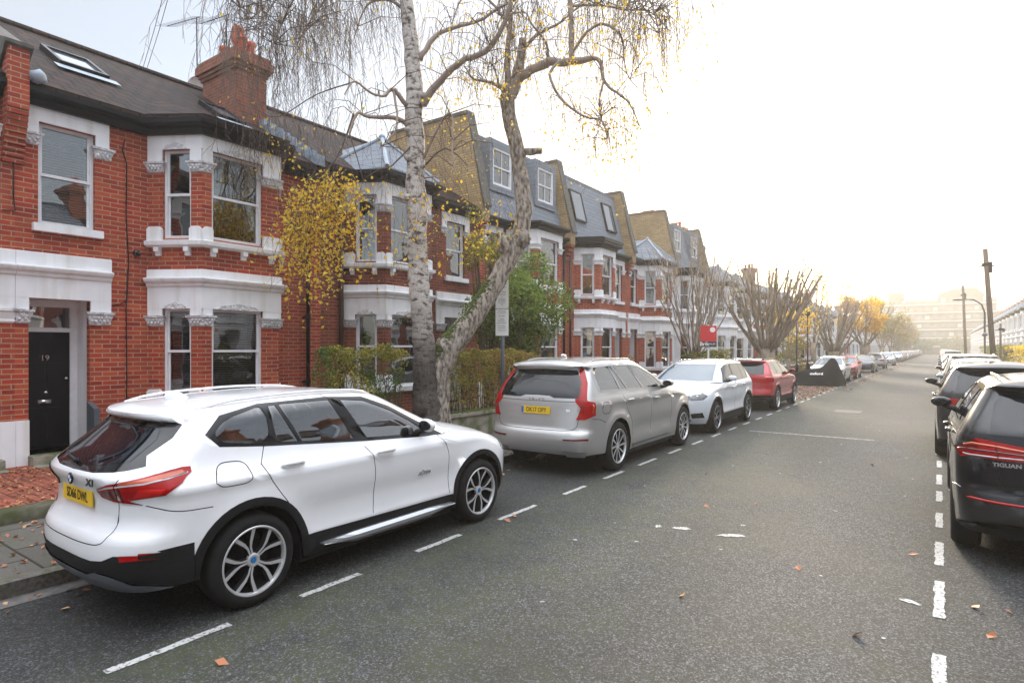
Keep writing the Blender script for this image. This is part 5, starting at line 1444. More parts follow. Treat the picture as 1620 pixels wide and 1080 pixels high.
    obox(b, o2, d, n, dr[0] + .03, dr[1] - .10, 2.6, 2.7, 0, .08); obox(b, o2, d, n, dr[0] + .03, dr[1] - .10, 2.19, 2.26, 0, .08)
    obj('door_frame', b, M['sash'], root)
    b = B(); da, db = dr[0] + .03, dr[1] - .10
    obox(b, o2, d, n, da, db, .30, 2.19, .0, .045)
    wd = db - da
    for ua, ub_, za, zb_ in ((.13, .46, 1.15, 1.68), (.54, .87, 1.15, 1.68), (.13, .46, .42, .95), (.54, .87, .42, .95), (.12, .33, 1.82, 2.05), (.39, .61, 1.82, 2.09), (.67, .88, 1.82, 2.05)):
        obox(b, o2, d, n, da + wd * ua, da + wd * ub_, za, zb_, .045, .058)
    dd = obj('door', b, M[doorm], root)
    if detail > 1:
        b = B(); obox(b, o2, d, n, da + wd * .36, da + wd * .62, 1.02, 1.08, .058, .07); ico(b, (-rz + .09, da + wd * .5, 1.2), .03, 2); ico(b, (-rz + .08, db - .06, 1.42), .025, 2); obj('door_knocker', b, M['chrome'], dd, True)
        text_mesh('house_number', '19', .13, M['chrome'], dd, frame_mtx((-rz + .062, da + wd * .5, 1.76), (0, 1, 0), (1, 0, 0)), .003)
    b = B(); b.faces.new([b.verts.new((-rz + .02, u, z)) for u, z in ((da, 2.26), (db, 2.26), (db, 2.6), (da, 2.6))]); obj('fanlight', b, M['pane'], root)
    b = B(); box(b, -rz - .02, .28, dr[0] - .02, dr[1] + .02, .0, .28); box(b, .2801, .5, dr[0] - .02, dr[1] + .02, .0, .15); obj('doorstep', b, M['concrete'], root)
    # ---------- eaves and roof
    gz = topz - .14
    path = [(0, -.0), (0, bb[0]), (D_, bb[1]), (D_, bb[2]), (0, bb[3]), (0, W)]
    b = B(); sweep(b, path, [(-.02, gz - .10), (.10, gz - .10), (.12, gz), (.26, gz + .02), (.28, gz + .05), (.28, gz + .12), (-.02, gz + .17)]); obj('gutter', b, M['gutter'], root)
    ey = gz + .14; ex = .22
    if roof in ('pitched', 'tiles', 'slate'):
        rm = M['tiles' if roof == 'tiles' else 'slate']
        rx, rzz = -4.1, ey + 4.32 * .6
        b = B()
        poly_prism(b, [(ex, 0, ey), (ex, W, ey), (rx, W, rzz), (rx, 0, rzz)], (0, 0, .06))
        poly_prism(b, [(rx, 0, rzz), (rx, W, rzz), (rx - 4.2, W, ey), (rx - 4.2, 0, ey)], (0, 0, .06))
        tube(b, [(rx, 0, rzz + .06), (rx, W, rzz + .06)], .09, 8)
        rf = obj('roof', b, rm, root)
        b = B()   # gable infill
        for yy in (.02, W - .06): poly_prism(b, [(ex - .3, yy, ey - .1), (rx, yy, rzz - .02), (rx - 4.0, yy, ey - .1)], (0, .04, 0))
        obj('gable', b, br, root)
        slope = .6
        if bayroof == 'hip':     # main tiles carried down over the bay
            b = B(); e = .22
            p = [(ex, bb[0] - .15, ey + .01), (D_ + e, bb[1] - .09, ey + .01), (D_ + e, bb[2] + .09, ey + .01), (ex, bb[3] + .15, ey + .01)]
            tp = [(-1.3, bb[1] + .1, ey + (ex + 1.3) * slope + .02), (-1.3, bb[2] - .1, ey + (ex + 1.3) * slope + .02)]
            for f in ((p[0], p[1], tp[0]), (p[1], p[2], tp[1], tp[0]), (p[2], p[3], tp[1])):
                poly_prism(b, list(f), (0, 0, .06))
            obj('bay_roof', b, rm, root)
        else:                    # pointed turret roof
            b = B(); e = .3; cy = (bb[1] + bb[2]) / 2; apex = (-.1, cy, ey + 1.15)
            p = [(-1.1, bb[0] - .2, ey + .03), (D_ + e * .6, bb[1] - .12, ey + .03), (D_ + e * .6, bb[2] + .12, ey + .03), (-1.1, bb[3] + .2, ey + .03)]
            bk = [(-2.2, cy, ey + 1.15)]
            for f in ((p[0], p[1], apex), (p[1], p[2], apex), (p[2], p[3], apex), (p[0], apex, bk[0]), (p[3], bk[0], apex)):
                try: poly_prism(b, list(f), (0, 0, .03))
                except ValueError: pass
            tr = obj('turret_roof', b, M['slate_light'], root)
            b = B()
            for q0 in p: tube(b, [Vector(q0) + Vector((0, 0, .05)), Vector(apex) + Vector((0, 0, .05))], [.055, .05], 6)
            ico(b, Vector(apex) + Vector((0, 0, .06)), .09, 2); obj('lead_hip', b, M['lead'], tr)
    else:                        # mansard storey
        mz = ey + 2.75
        b = B()
        pr = [(.18, ey), (.0, ey + .05), (-.62, mz - .12), (-.60, mz), (-1.2, mz + .18), (-7.4, mz + .18), (-7.4, ey)]
        a_ = [b.verts.new((x, .0, z)) for x, z in pr]; c_ = [b.verts.new((x, W, z)) for x, z in pr]
        b.faces.new(a_); b.faces.new(c_[::-1])
        for i in range(len(pr)): b.faces.new((a_[i], c_[i], c_[(i + 1) % len(pr)], a_[(i + 1) % len(pr)]))
        obj('mansard_roof', b, M['slate_light'], root)
        if bayroof == 'cap':
            b = B(); e = .3
            for off, z_, zz in ((e, ey + .0, ey + .1), (e - .08, ey + .1, ey + .16)):
                pp = [(0, bb[0] - off * .5, z_), (D_ + off, bb[1] - off * .6, z_), (D_ + off, bb[2] + off * .6, z_), (0, bb[3] + off * .5, z_)]
                poly_prism(b, pp, (0, 0, zz - z_))
            obj('bay_canopy', b, M['gutter'], root)
        for k, yy in enumerate(({2: (.29, .79), 3: (.28, .78)}.get(dormers, ()))):
            uc = W * yy
            if dormers == 2:     # sash dormers
                za, zb_ = ey + 1.15, ey + 2.35; hw = .52
                b = B()
                for ua, ub_, z_a, z_b in ((uc - hw - .16, uc - hw, za - .2, zb_ + .25), (uc + hw, uc + hw + .16, za - .2, zb_ + .25), (uc - hw, uc + hw, zb_, zb_ + .25), (uc - hw, uc + hw, za - .2, za)):
                    box(b, -1.2, -.16, ua, ub_, z_a, z_b)
                dm = obj('dormer', b, M['slate_light'], root)
                window(root, Vector((-.12, 0)), d, n, uc - hw, uc + hw, za, zb_, .08, 0, .07, 'pane_up', bars=1)
            else:
                za, zb_ = ey + .95, ey + 2.2
                def mp_(u, z, off): x = -.0 - .62 * (z - ey - .05) / (mz - .12 - ey - .05); return (x + off, u, z)
                b = B(); hw = .46
                ring = [(uc - hw, za), (uc + hw, za), (uc + hw, zb_), (uc - hw, zb_)]; inn = [(uc - hw + .05, za + .06), (uc + hw - .05, za + .06), (uc + hw - .05, zb_ - .05), (uc - hw + .05, zb_ - .05)]
                for i in range(4):
                    j = (i + 1) % 4; poly_prism(b, [mp_(*ring[i], .0), mp_(*ring[j], .0), mp_(*inn[j], .0), mp_(*inn[i], .0)], (.09, 0, 0))
                sk = obj('skylight', b, M['gutter'], root)
                b = B(); b.faces.new([b.verts.new(mp_(*q_, .07)) for q_ in inn]); obj('pane', b, M['skyglass'], sk)
    if gable:   # raised party parapet / gable walls at chosen ends: (local y, material, coping)
        for yy, gm, hgt in gable:
            b = B(); mz = ey + hgt
            poly_prism(b, [(.34, yy - .14, ey - .25), (.34, yy - .14, ey + .15), (-.28, yy - .14, mz), (-3.6, yy - .14, mz + .05), (-7.0, yy - .14, ey)], (0, .30, 0))
            g = obj('parapet_wall', b, M[gm], root)
            b = B(); poly_prism(b, [(.40, yy - .17, ey + .15), (-.26, yy - .17, mz + .0), (-3.6, yy - .17, mz + .05), (-3.6, yy - .17, mz + .13), (-.26, yy - .17, mz + .1), (.42, yy - .17, ey + .23)], (0, .36, 0)); obj('coping', b, M['mortar_cap'], g)
            # corbelled foot
            b = B()
            for i, zz in enumerate((0, .09, .18, .27)): box(b, .003, .10 + .07 * i, yy - .13, yy + .15, ey - .75 + zz + i * .05, ey - .66 + zz + i * .05)
            obj('parapet_corbel', b, M['brick'], g)
    return root
M['skyglass'] = mat('skylight_glass', (.10, .12, .14), .03, ior=2.6)
# ---------------------------------------------------------------- the terrace on the left
def chimney(parent, x, y, z0, z1, wx=.9, wy=.75, pots=((-.25, 0), (0, 0), (.25, 0)), m='brick_chimney', tall=None, lx=0):
    b = B(); box(b, x - wx / 2, x + wx / 2, y - wy / 2, y + wy / 2, z0, z1 - .46)
    for i, (e, za, zb_) in enumerate(((.04, .46, .38), (.08, .38, .30), (.13, .30, .12), (.08, .12, .0))):
        box(b, x - wx / 2 - e, x + wx / 2 + e, y - wy / 2 - e, y + wy / 2 + e, z1 - za, z1 - zb_)
    s = obj('chimney', b, M[m], parent)
    for i, (px_, py_) in enumerate(pots):
        b = B(); h = .42 if i != tall else .75
        pr = [(.12, 0), (.105, .05), (.10, h - .1), (.125, h - .08), (.125, h), (.09, h), (.08, h - .1)]
        if i == tall: pr = [(.14, 0), (.12, .1), (.11, .38), (.15, .42), (.17, .52), (.13, .62), (.16, .68), (.10, .8), (.0, .84)]
        lathe(b, pr, 16, (x + px_, y + py_, z1 - .01)); bmesh.ops.recalc_face_normals(b, faces=b.faces)
        obj('chimney_pot', b, M['terracotta'], s, True)
    return s
NB = dict
h17 = house('terraced_house', 'red brick house at the far left edge, only its pier and window corner in view', -2.4, 3.04, (-1.4, -.9, .6, 1.13), (1.83, 2.63), (2.02, 2.84), z0=0, detail=1)
h19 = house('terraced_house', 'red brick house with black front door number 19 and white bay window', 3.04, 8.55, (4.93, 5.44, 6.95, 7.46), (3.33, 4.10), (3.21, 4.03), blinds=(1, 0, 1))
h21 = house('terraced_house', 'red brick house behind the birch, with a pointed slate turret over its bay', 8.55, 14.2, (9.22, 9.73, 11.24, 11.75), (12.8, 13.61), (12.7, 13.6), brick='brick_dark', stucco='stucco', z0=.1, bayroof='turret', topz=5.95)
h23 = house('terraced_house', 'brick house with grey mansard and two white sash dormers beside yellow brick party wall', 14.2, 19.45, (15.7, 16.2, 17.75, 18.25), (14.62, 15.3), (14.55, 15.4), roof='mansard', dormers=2, z0=.1, gable=[(.0, 'brick_yellow', 3.05), (5.25, 'brick_yellow', 2.9)], detail=1, blinds=(1, .5, 0), bayroof=None)
h25 = house('terraced_house', 'brick house with grey mansard and two dark framed skylights', 19.45, 24.95, (20.1, 20.6, 21.9, 22.4), (23.7, 24.4), (23.6, 24.4), roof='mansard', dormers=3, z0=.1, gable=[(5.5, 'brick_yellow', 2.9)], detail=1, blinds=(1, .7, 0), bayroof='cap')
h27 = house('terraced_house', 'brick house with slate turret roof just before the yellow gable wall', 24.95, 30.2, (26.2, 26.7, 28.2, 28.7), (25.3, 26.0), (25.2, 26.0), brick='brick', z0=.1, bayroof='turret', roof='slate', detail=1, blinds=(1, .3, 0))
h29 = house('terraced_house', 'white painted house with yellow brick gable wall and white dormers, behind the for sale board', 30.2, 35.6, (30.8, 31.3, 33.0, 33.5), (34.3, 35.0), (34.2, 35.1), brick='wall_white', z0=.1, roof='mansard', dormers=2, gable=[(0.0, 'brick_yellow', 3.05), (5.4, 'brick_yellow', 2.9)], detail=1, bayroof='cap')
h31 = house('terraced_house', 'white painted house with dark tiled roof beyond the dormered white one', 35.6, 41.0, (37.4, 37.9, 39.6, 40.1), (36.2, 36.9), (36.1, 37.0), brick='wall_white', z0=.1, bayroof='turret', detail=1)
# far houses: two kinds, copied along the street
hp = house('terraced_house', 'white painted terraced house of the hazy row beyond the bare trees', 41.0, 46.4, (41.6, 42.1, 43.8, 44.3), (45.1, 45.8), (45.0, 45.8), brick='wall_white', detail=0, bayroof='turret', group='far white houses on the left')
hq = house('terraced_house', 'red brick terraced house of the hazy row beyond the bare trees', 46.4, 51.8, (48.2, 48.7, 50.4, 50.9), (47.0, 47.7), (46.9, 47.7), brick='brick', detail=0, bayroof='hip', group='far brick houses on the left')
chimney(hq, -4.1, .0, 7.6, 9.9, 1.1, .8, ((-.3, 0), (0, 0), (.3, 0)))
y = 51.8; k = 0
while y < 200:
    c = copy_tree(hp if k % 6 != 2 else hq); c.location.y = y; y += 5.4; k += 1
# the right hand terrace
rp = house('terraced_house', 'white bay fronted terraced house on the right side of the street', -10.0, -4.6, (-9.4, -8.9, -7.2, -6.7), (-5.9, -5.2), (-6.0, -5.1), brick='wall_white', side=1, detail=0, bayroof='turret', group='white houses on the right')
rq = house('terraced_house', 'brick bay fronted terraced house on the right side of the street', -4.6, .8, (-4.0, -3.5, -1.8, -1.3), (-.5, .2), (-.6, .3), brick='brick', side=1, detail=0, bayroof='hip', roof='slate', group='brick houses on the right')
chimney(rp, -4.1, .0, 7.6, 9.9, 1.1, .8); chimney(rq, -4.1, .0, 7.6, 9.9, 1.1, .8)
y = .8 + 5.4; k = 0
while y < 205:
    c = copy_tree(rq if (k % 4 == 1 and y < 60) else rp); c.location.y = y; y += 5.4; k += 1
# the same street behind the photographer, which the cars mirror
for i in range(9):
    c = copy_tree(hq if i % 2 else hp); c.location.y = -2.4 - 5.4 * (i + 1)
    c['label'] = 'terraced house of the left row behind the camera'; c['group'] = 'houses of the left row behind the camera'
for i in range(9):
    c = copy_tree(rq if i % 2 else rp); c.location.y = -10.0 - 5.4 * i
    c['label'] = 'terraced house of the right row behind the camera'; c['group'] = 'houses of the right row behind the camera'
# chimney stacks of the near terrace
chimney(h19, -2.75, 5.05, 6.6, 8.95, 1.5, .78, ((-.5, .12), (-.28, -.1), (-.05, .12), (.25, -.05), (.45, .15), (.55, -.12)), tall=3)
chimney(h27, -3.6, 5.2, 7.6, 9.9, 1.2, .8); chimney(h29, -3.4, 5.3, 7.6, 10.0, 1.2, .8); chimney(h31, -3.6, 5.3, 7.6, 10.2, 1.2, .8, m='brick_yellow')
# lead flashing between the roofs of 19 and 21, small skylights, pier at the left
b = B()
for i in range(16):
    t0, t1 = i / 16, (i + 1) / 16
    xa, xb = .22 - 4.1 * t0, .22 - 4.1 * t1; za = 5.9 + (.22 - xa) * .6
    box(b, xb, xa + .03, 5.24, 5.44, za + .06, za + .30)
obj('lead_flashing', b, M['lead'], h19)
b = B(); poly_prism(b, [(.22, 5.30, 5.9), (.22, 5.30, 6.02), (-4.0, 5.30, 8.6), (-4.0, 5.30, 8.4)], (0, .28, 0)); obj('party_coping', b, M['mortar_cap'], h19)
def roof_skylight(x0, x1, y0, y1, parent):
    zf = lambda x: 5.9 + (.22 - x) * .6 + .06
    b = B(); r = [(x0, y0), (x1, y0), (x1, y1), (x0, y1)]; inn = [(x0 - .08, y0 + .07), (x1 + .07, y0 + .07), (x1 + .07, y1 - .07), (x0 - .08, y1 - .07)]
    for i in range(4):
        j = (i + 1) % 4; poly_prism(b, [(*r[i], zf(r[i][0])), (*r[j], zf(r[j][0])), (*inn[j], zf(inn[j][0])), (*inn[i], zf(inn[i][0]))], (.05, 0, .09))
    s = obj('skylight', b, M['gutter'], parent)
    b = B(); b.faces.new([b.verts.new((x + .03, y_, zf(x) + .06)) for x, y_ in inn]); obj('pane', b, M['skyglass'], s)
    b = B(); b.faces.new([b.verts.new((x + .06, y_, zf(x) + .02)) for x, y_ in ((x0 + .25, y0 - .1), (x0, y0 - .1), (x0, y1 + .1), (x0 + .25, y1 + .1))]); obj('flashing', b, M['lead'], s)
roof_skylight(-1.55, -2.55, 1.05, 1.85, h19)
roof_skylight(-1.35, -2.25, 3.9, 4.5, h19)
# corbelled party pier at the left of number 19
b = B()
for i in range(9):
    z = 4.72 + i * .085; box(b, .003, .05 + .028 * i, -.16, .10, z, z + .08)
box(b, .003, .30, -.16, .10, 5.485, 6.45)
box(b, -3.8, .002, -.16, .10, 5.7, 5.9)
o = obj('party_pier', b, M['brick'], h19)
b = B(); poly_prism(b, [(.34, -.20, 6.45), (-.1, -.20, 6.62), (-4.0, -.20, 8.75), (-4.0, -.20, 8.4), (.0, -.20, 6.1), (.34, -.20, 6.40)], (0, .34, 0)); obj('coping', b, M['mortar_cap'], o)
b = B(); ico(b, (.30, .20, 6.02), .13, 2, (1, .9, .8), .04); obj('lead_cap', b, M['lead'], o, True)
# pipes and cables on the walls
def pipe(parent, pts, r, m, name='downpipe', n=8):
    b = B(); tube(b, pts, r, n)
    return obj(name, b, M[m], parent, True)
pipe(h19, [(.10, 5.11, .1), (.10, 5.11, 5.5), (.05, 5.11, 5.62), (.2, 5.0, 5.8)], .042, 'gutter')
b = B()
for z in (1.2, 2.6, 4.0, 5.2): lathe(b, [(.055, -.05), (.055, .05)], 12, (.10, 5.11, z)); box(b, 0.002, .06, 5.03, 5.19, z - .02, z + .02)
obj('pipe_collar', b, M['gutter'], h19)
pipe(h21, [(.08, .52, .1), (.08, .52, 5.7)], .05, 'brown_pipe')
pipe(h23, [(.10, 5.0, .1), (.10, 5.0, 5.6)], .045, 'gutter'); pipe(h25, [(.10, .22, .1), (.10, .22, 5.6)], .045, 'brown_pipe')
pipe(h19, [(.02, 1.50, 5.5), (.03, 1.46, 5.3), (.02, 1.53, 5.1), (.02, 1.52, 4.2), (.02, 1.56, 3.4), (.02, 1.53, 2.75), (.02, 1.44, 2.68), (.02, 1.3, 2.63)], .009, 'gutter', 'cable', 5)
pipe(h19, [(.02, 1.55, 3.3), (.02, 1.52, 2.6), (.02, 1.53, 1.5), (.02, 1.52, .3)], .009, 'gutter', 'cable', 5)
pipe(h19, [(.02, 1.52, 1.10), (.02, 1.75, .95), (.02, 1.9, .9)], .007, 'gutter', 'cable', 5)
pipe(h19, [(.02, -.02, 5.0), (.02, -.02, 4.2), (.02, .0, 4.0), (.02, -.15, 3.98)], .009, 'gutter', 'cable', 5)
b = B(); ico(b, (.06, 1.67, 3.57), .06, 2, (.8, 1, 1)); ico(b, (.12, 1.69, 3.55), .035, 2); obj('wall_camera', b, M['gloss_black'], h19, True)
b = B(); poly_prism(b, [(.06, .92, .2), (.36, .92, .2), (.36, .92, .95), (.06, .92, 1.05)], (0, .08, 0)); obj('porch_screen', b, M['door_grey'], h19)
b = B(); box(b, .001, .06, .90, .93, .1, 1.15)
# aerials and dish on the chimney of 19
for i, (px_, yb, yt, t, w_) in enumerate(((312, 118, 28, 16.2, 48), (359, 104, 24, 16.0, 42))):
    p0, p1 = at(px_, yb, t), at(px_ - 1, yt, t)
    r_ = thing('television_aerial', ('taller rooftop television aerial left of the chimney pots', 'rooftop television aerial nearest the birch twigs')[i], 'aerial', p0)
    L0 = lambda v: v - p0
    b = B(); tube(b, [L0(p0), L0(p1)], .016, 6); obj('mast', b, M['gutter'], r_)
    b = B(); bp0, bp1 = at(px_ - w_, yt + 14, t), at(px_ + 4, yt - 1, t); tube(b, [L0(bp0), L0(bp1)], .010, 5)
    for k in range(11):
        q_ = bp0.lerp(bp1, k / 10); dv = Vector((.16, .22, .03)) * (1 - .03 * k); tube(b, [L0(q_ - dv), L0(q_ + dv)], .0045, 4)
    obj('crossbar', b, M['gutter'], r_)
p0 = at(312, 140, 15.6)
b = B(); lathe(b, [(.0, .0), (.12, .012), (.24, .06), (.30, .1), (.29, .105)], 24); bmesh.ops.transform(b, matrix=Matrix.Rotation(R(100), 4, 'Y') @ Matrix.Rotation(0, 4, 'X'), verts=b.verts)
o = obj('satellite_dish', b, M['stucco'], None, True, p0); tag(o, 'pale round satellite dish low beside the brick chimney', 'satellite dish')
b = B(); tube(b, [(0, 0, 0), (-.1, .05, -.5)], .02, 6); obj('dish_bracket', b, M['gutter'], o)
for i, (a_, c_) in enumerate((((232, 110), (282, -60)), ((226, 108), (272, -60)))):
    b = B(); p, q = at(*a_, 17), at(*c_, 11); tube(b, [p, p.lerp(q, .5) + Vector((0, 0, -.08)), q, q + (q - p) * 1.2], .008, 4)
    tag(obj('overhead_wire', b, M['gutter'], None), ('right', 'left')[i] + ' one of two thin wires rising from the roof ridge to the top edge', 'wire')
# ---------------------------------------------------------------- garden walls, hedges
def leaf_quad(b, p, s, up=None, asp=.62):
    n = Vector((rnd.gauss(0, 1), rnd.gauss(0, 1), rnd.gauss(0, 1)));
    if up is not None: n = n * .6 + up
    n.normalize(); a = n.orthogonal().normalized(); a.rotate(Matrix.Rotation(rnd.uniform(0, 6.28), 3, n)); c_ = n.cross(a)
    v = [b.verts.new(p + a * s), b.verts.new(p + c_ * s * asp + n * s * .12), b.verts.new(p - a * s * .8), b.verts.new(p - c_ * s * asp + n * s * .12)]
    b.faces.new((v[0], v[1], v[2])); b.faces.new((v[0], v[2], v[3]))
def hedge(name, label, x0, x1, y0, y1, z0, z1, n, mats, s=.028, group=None, stems=True, lumps=.12):
    root = thing(name, label, 'hedge', ((x0 + x1) / 2, (y0 + y1) / 2, z0), 0, group)
    o_ = Vector(root.location)
    bs = [B() for _ in mats]
    for i in range(n):
        x, y_, z = rnd.uniform(x0, x1), rnd.uniform(y0, y1), z0 + (z1 - z0) * (rnd.random() ** .7)
        # push toward the surface of the box
        k = rnd.random()
        if k < .42: x = x1 - abs(rnd.gauss(0, .07))
        elif k < .7: z = z1 - abs(rnd.gauss(0, .06))
        elif k < .82: y_ = y0 + abs(rnd.gauss(0, .06))
        p = Vector((x, y_, z)); nn = noise.noise(p * 1.7) * lumps * 1.6 + noise.noise(p * 5) * lumps
        p.x += nn; p.z += nn * (.9 if z > z1 - .3 else .2)
        if z < z0 + .45 * (z1 - z0) and rnd.random() < .35 + .4 * noise.noise(p * 2.2): continue
        m_ = 0 if noise.noise(p * 1.3 + Vector((9, 3, 1))) + rnd.uniform(-.25, .25) > 0 else 1
        leaf_quad(bs[m_ % len(bs)], p - o_, s * rnd.uniform(.6, 1.3))
    for b_, m_ in zip(bs, mats): obj('foliage', b_, M[m_], root)
    if stems:
        b = B()
        for i in range(int((y1 - y0) * 16)):
            x, y_ = rnd.uniform(x0 + .1, x1 - .08), rnd.uniform(y0 + .05, y1 - .05); P = []
            for k in range(5): P.append(Vector((x + rnd.gauss(0, .03) * k, y_ + rnd.gauss(0, .03) * k, z0 + (z1 - z0) * .9 * k / 4)) - o_)
            tube(b, P, [.012, .010, .008, .006, .003], 4)
        obj('stems', b, M['twig'], root)
    return root
b = B()
vs_ = [(-7.98, 5.9), (-7.74, 5.9)]
box(b, -7.96, -7.76, 5.8, 14.2, 0, .56)
wall = tag(obj('garden_wall', b, M['concrete'], None), 'low mossy rendered garden wall below the birch hedge', 'wall')
b = B(); box(b, -8.0, -7.72, 5.78, 14.2, .5602, .63)
bmesh.ops.bevel(b, geom=b.edges[:], offset=.015, segments=1); obj('coping', b, M['concrete'], wall)
b = B()
for i in range(1600):
    p = Vector((rnd.uniform(-8.0, -7.73), rnd.uniform(5.8, 12.5), .635)); 
    if noise.noise(p * 2.5) > -.05: ico(b, p, rnd.uniform(.008, .028), 1, (1, 1, .5))
obj('moss', b, M['moss'], wall)
hedge('garden_hedge', 'thin green hedge with bare stems between the yard and the birch trunk', -8.35, -7.95, 6.1, 7.85, .5, 1.86, 8200, ('leaf_hedge', 'leaf_green'), .022, lumps=.16)
hedge('garden_hedge', 'dense brown and yellow hedge right of the birch trunk', -8.55, -7.9, 8.75, 12.5, .6, 1.82, 19000, ('leaf_hedge', 'leaf_hedge_brown'), .024)
b = B(); box(b, -7.98, -7.76, 14.3, 24.6, 0, .95); w2 = tag(obj('garden_wall', b, M['brick_dark'], None), 'dark brick garden wall behind the white facing car', 'wall')
b = B(); box(b, -8.0, -7.72, 14.3, 24.6, .951, 1.02); obj('coping', b, M['mortar_cap'], w2)
b = B(); box(b, -7.98, -7.76, 24.7, 200, 0, .8); w3 = tag(obj('garden_wall', b, M['brick_dark'], None), 'long low brick garden wall running far down the left pavement', 'wall')
b = B(); box(b, -8.0, -7.72, 24.7, 200, .801, .87); obj('coping', b, M['stucco_old'], w3)
b = B(); box(b, 4.12, 4.32, -14, 200, 0, .8); tag(obj('garden_wall', b, M['brick_dark'], None), 'low brick garden wall along the right pavement', 'wall')
hedge('garden_hedge', 'grey green hedge under the for sale board', -8.6, -8.0, 24.2, 29.0, .5, 1.75, 3200, ('leaf_green', 'leaf_hedge'), .05, stems=False)
hedge('garden_hedge', 'clipped rounded hedge far along the left pavement', -8.6, -8.0, 62, 68, .3, 2.2, 1600, ('leaf_green',), .10, stems=False)
hedge('garden_hedge', 'long yellow green clipped hedge on the right by the telegraph pole', 4.3, 5.1, 42, 62, .3, 2.05, 7000, ('leaf_hedge', 'leaf_yellow'), .07, stems=False)
hedge('garden_hedge', 'further clipped hedge on the right before the white houses', 4.3, 5.1, 66, 100, .3, 2.1, 4500, ('leaf_hedge', 'leaf_green'), .12, stems=False)
def bush(name, label, c, r, n, m_, s, zs=1.0, trunk=None):
    root = thing(name, label, 'bush', (c[0], c[1], .14)); b = B(); o_ = Vector(root.location)
    cl = [(Vector((rnd.gauss(0, .5), rnd.gauss(0, .5), rnd.gauss(0, .5) * zs)) * r * .8, r * rnd.uniform(.25, .5)) for _ in range(16)]
    for i in range(n):
        q_, cr_ = rnd.choice(cl); v = Vector((rnd.gauss(0, 1), rnd.gauss(0, 1), rnd.gauss(0, 1))).normalized() * cr_ * rnd.uniform(.5, 1.05)
        leaf_quad(b, Vector(c) + q_ + v - o_, s * rnd.uniform(.6, 1.3))
    obj('foliage', b, M[m_], root)
    b = B()
    base = Vector((c[0], c[1], .14)) - o_
    for i, (q_, cr_) in enumerate(cl):
        e = Vector(c) + q_ - o_; tube(b, [base + Vector((rnd.gauss(0, .04), rnd.gauss(0, .04), 0)), base.lerp(e, .5) + Vector((0, 0, -.1)), e], [.05 if trunk else .02, .03 if trunk else .012, .008], 6)
    obj('stems', b, M['twig'], root)
    return root
bush('evergreen_tree', 'dense dark green small tree between the leaning birch and number 23', (-9.3, 13.3, 3.2), 1.35, 15000, 'leaf_shrub', .05, 1.05, True)['category'] = 'tree'
bush('ivy_bush', 'pale variegated climber on the wall behind the leaning trunk', (-9.8, 12.7, 4.4), .8, 2200, 'leaf_hedge', .045, 1.6, True)
bush('yard_plant', 'small yellow green plant at the left edge by the stone edging', (-8.12, 1.62, .32), .2, 500, 'leaf_hedge', .03)
bush('red_bush', 'small reddish bush in front of the third bay', (-8.6, 18.6, 1.3), .4, 700, 'leaf_hedge_brown', .04)
bush('yellow_bush', 'yellow green bush beside the far lamp posts', (-8.4, 44.0, 1.8), 1.5, 1500, 'leaf_hedge', .09)
# covered bin by the birch
b = B(); lathe(b, [(.30, 0), (.33, .3), (.28, .7), (.2, .82), (0, .86)], 14, (0, 0, 0)); 
for v in b.verts: v.co += Vector((noise.noise(v.co * 6), noise.noise(v.co * 6 + Vector((4, 4, 4))), 0)) * .08
tag(obj('covered_bin', b, M['gloss_black'], None, True, (-8.9, 7.75, .14)), 'black bin under a crumpled cover left of the birch trunk', 'bin')
# ---------------------------------------------------------------- the two birches
def limb(b, pts, n=10, sub=4, wob=.03):
    """pts = [(px, py, t, radius)] -> smooth tube"""
    P = [(at(x, y_, t), r_) for x, y_, t, r_ in pts]
    out = []
    for i in range(len(P) - 1):
        p0 = P[max(0, i - 1)][0]; p1, r1 = P[i]; p2, r2 = P[i + 1]; p3 = P[min(len(P) - 1, i + 2)][0]
        for k in range(sub):
            t = k / sub
            q_ = .5 * ((2 * p1) + (p2 - p0) * t + (2 * p0 - 5 * p1 + 4 * p2 - p3) * t * t + (3 * p1 - p0 - 3 * p2 + p3) * t ** 3)
            r_ = r1 + (r2 - r1) * t
            out.append((q_ + Vector((rnd.gauss(0, 1), rnd.gauss(0, 1), rnd.gauss(0, 1))) * wob * r_ * 1.5, r_ * (1 + rnd.uniform(-.05, .06))))
    out.append(P[-1])
    tube(b, [q_ for q_, _ in out], [r_ for _, r_ in out], n)
    return [q_ for q_, _ in out]
def relocal(o, root):
    for v in o.data.vertices: v.co -= root.location
def strand(b, lv, p, length, drift, leaves, r0=.0055, ls=.034, tw=.75):
    r0 *= 1.08; ls *= 1.25
    P = [p.copy()]; d = Vector((drift.x, drift.y, -.6)); k = max(4, int(length / .16))
    for i in range(k):
        d += Vector((rnd.gauss(0, .13), rnd.gauss(0, .13), -.28)); d.normalize(); P.append(P[-1] + d * length / k)
    tube(b, P, [r0 * (1 - .65 * i / k) for i in range(k + 1)], 3, False)
    for i in range(1, k):
        if rnd.random() < tw:
            e = Vector((rnd.gauss(0, .5), rnd.gauss(0, .5), -.7)).normalized(); q_ = P[i] + e * rnd.uniform(.1, .3)
            tube(b, [P[i], (P[i] + q_) / 2 + Vector((0, 0, -.01)), q_ + Vector((0, 0, -.05))], [r0 * .7, r0 * .55, r0 * .35], 3, False)
            if rnd.random() < leaves: leaf_quad(lv, q_, ls * rnd.uniform(.6, 1.2))
        if rnd.random() < leaves: leaf_quad(lv, P[i] + Vector((rnd.gauss(0, .02), rnd.gauss(0, .02), -.02)), ls * rnd.uniform(.45, 1.35))
    return P
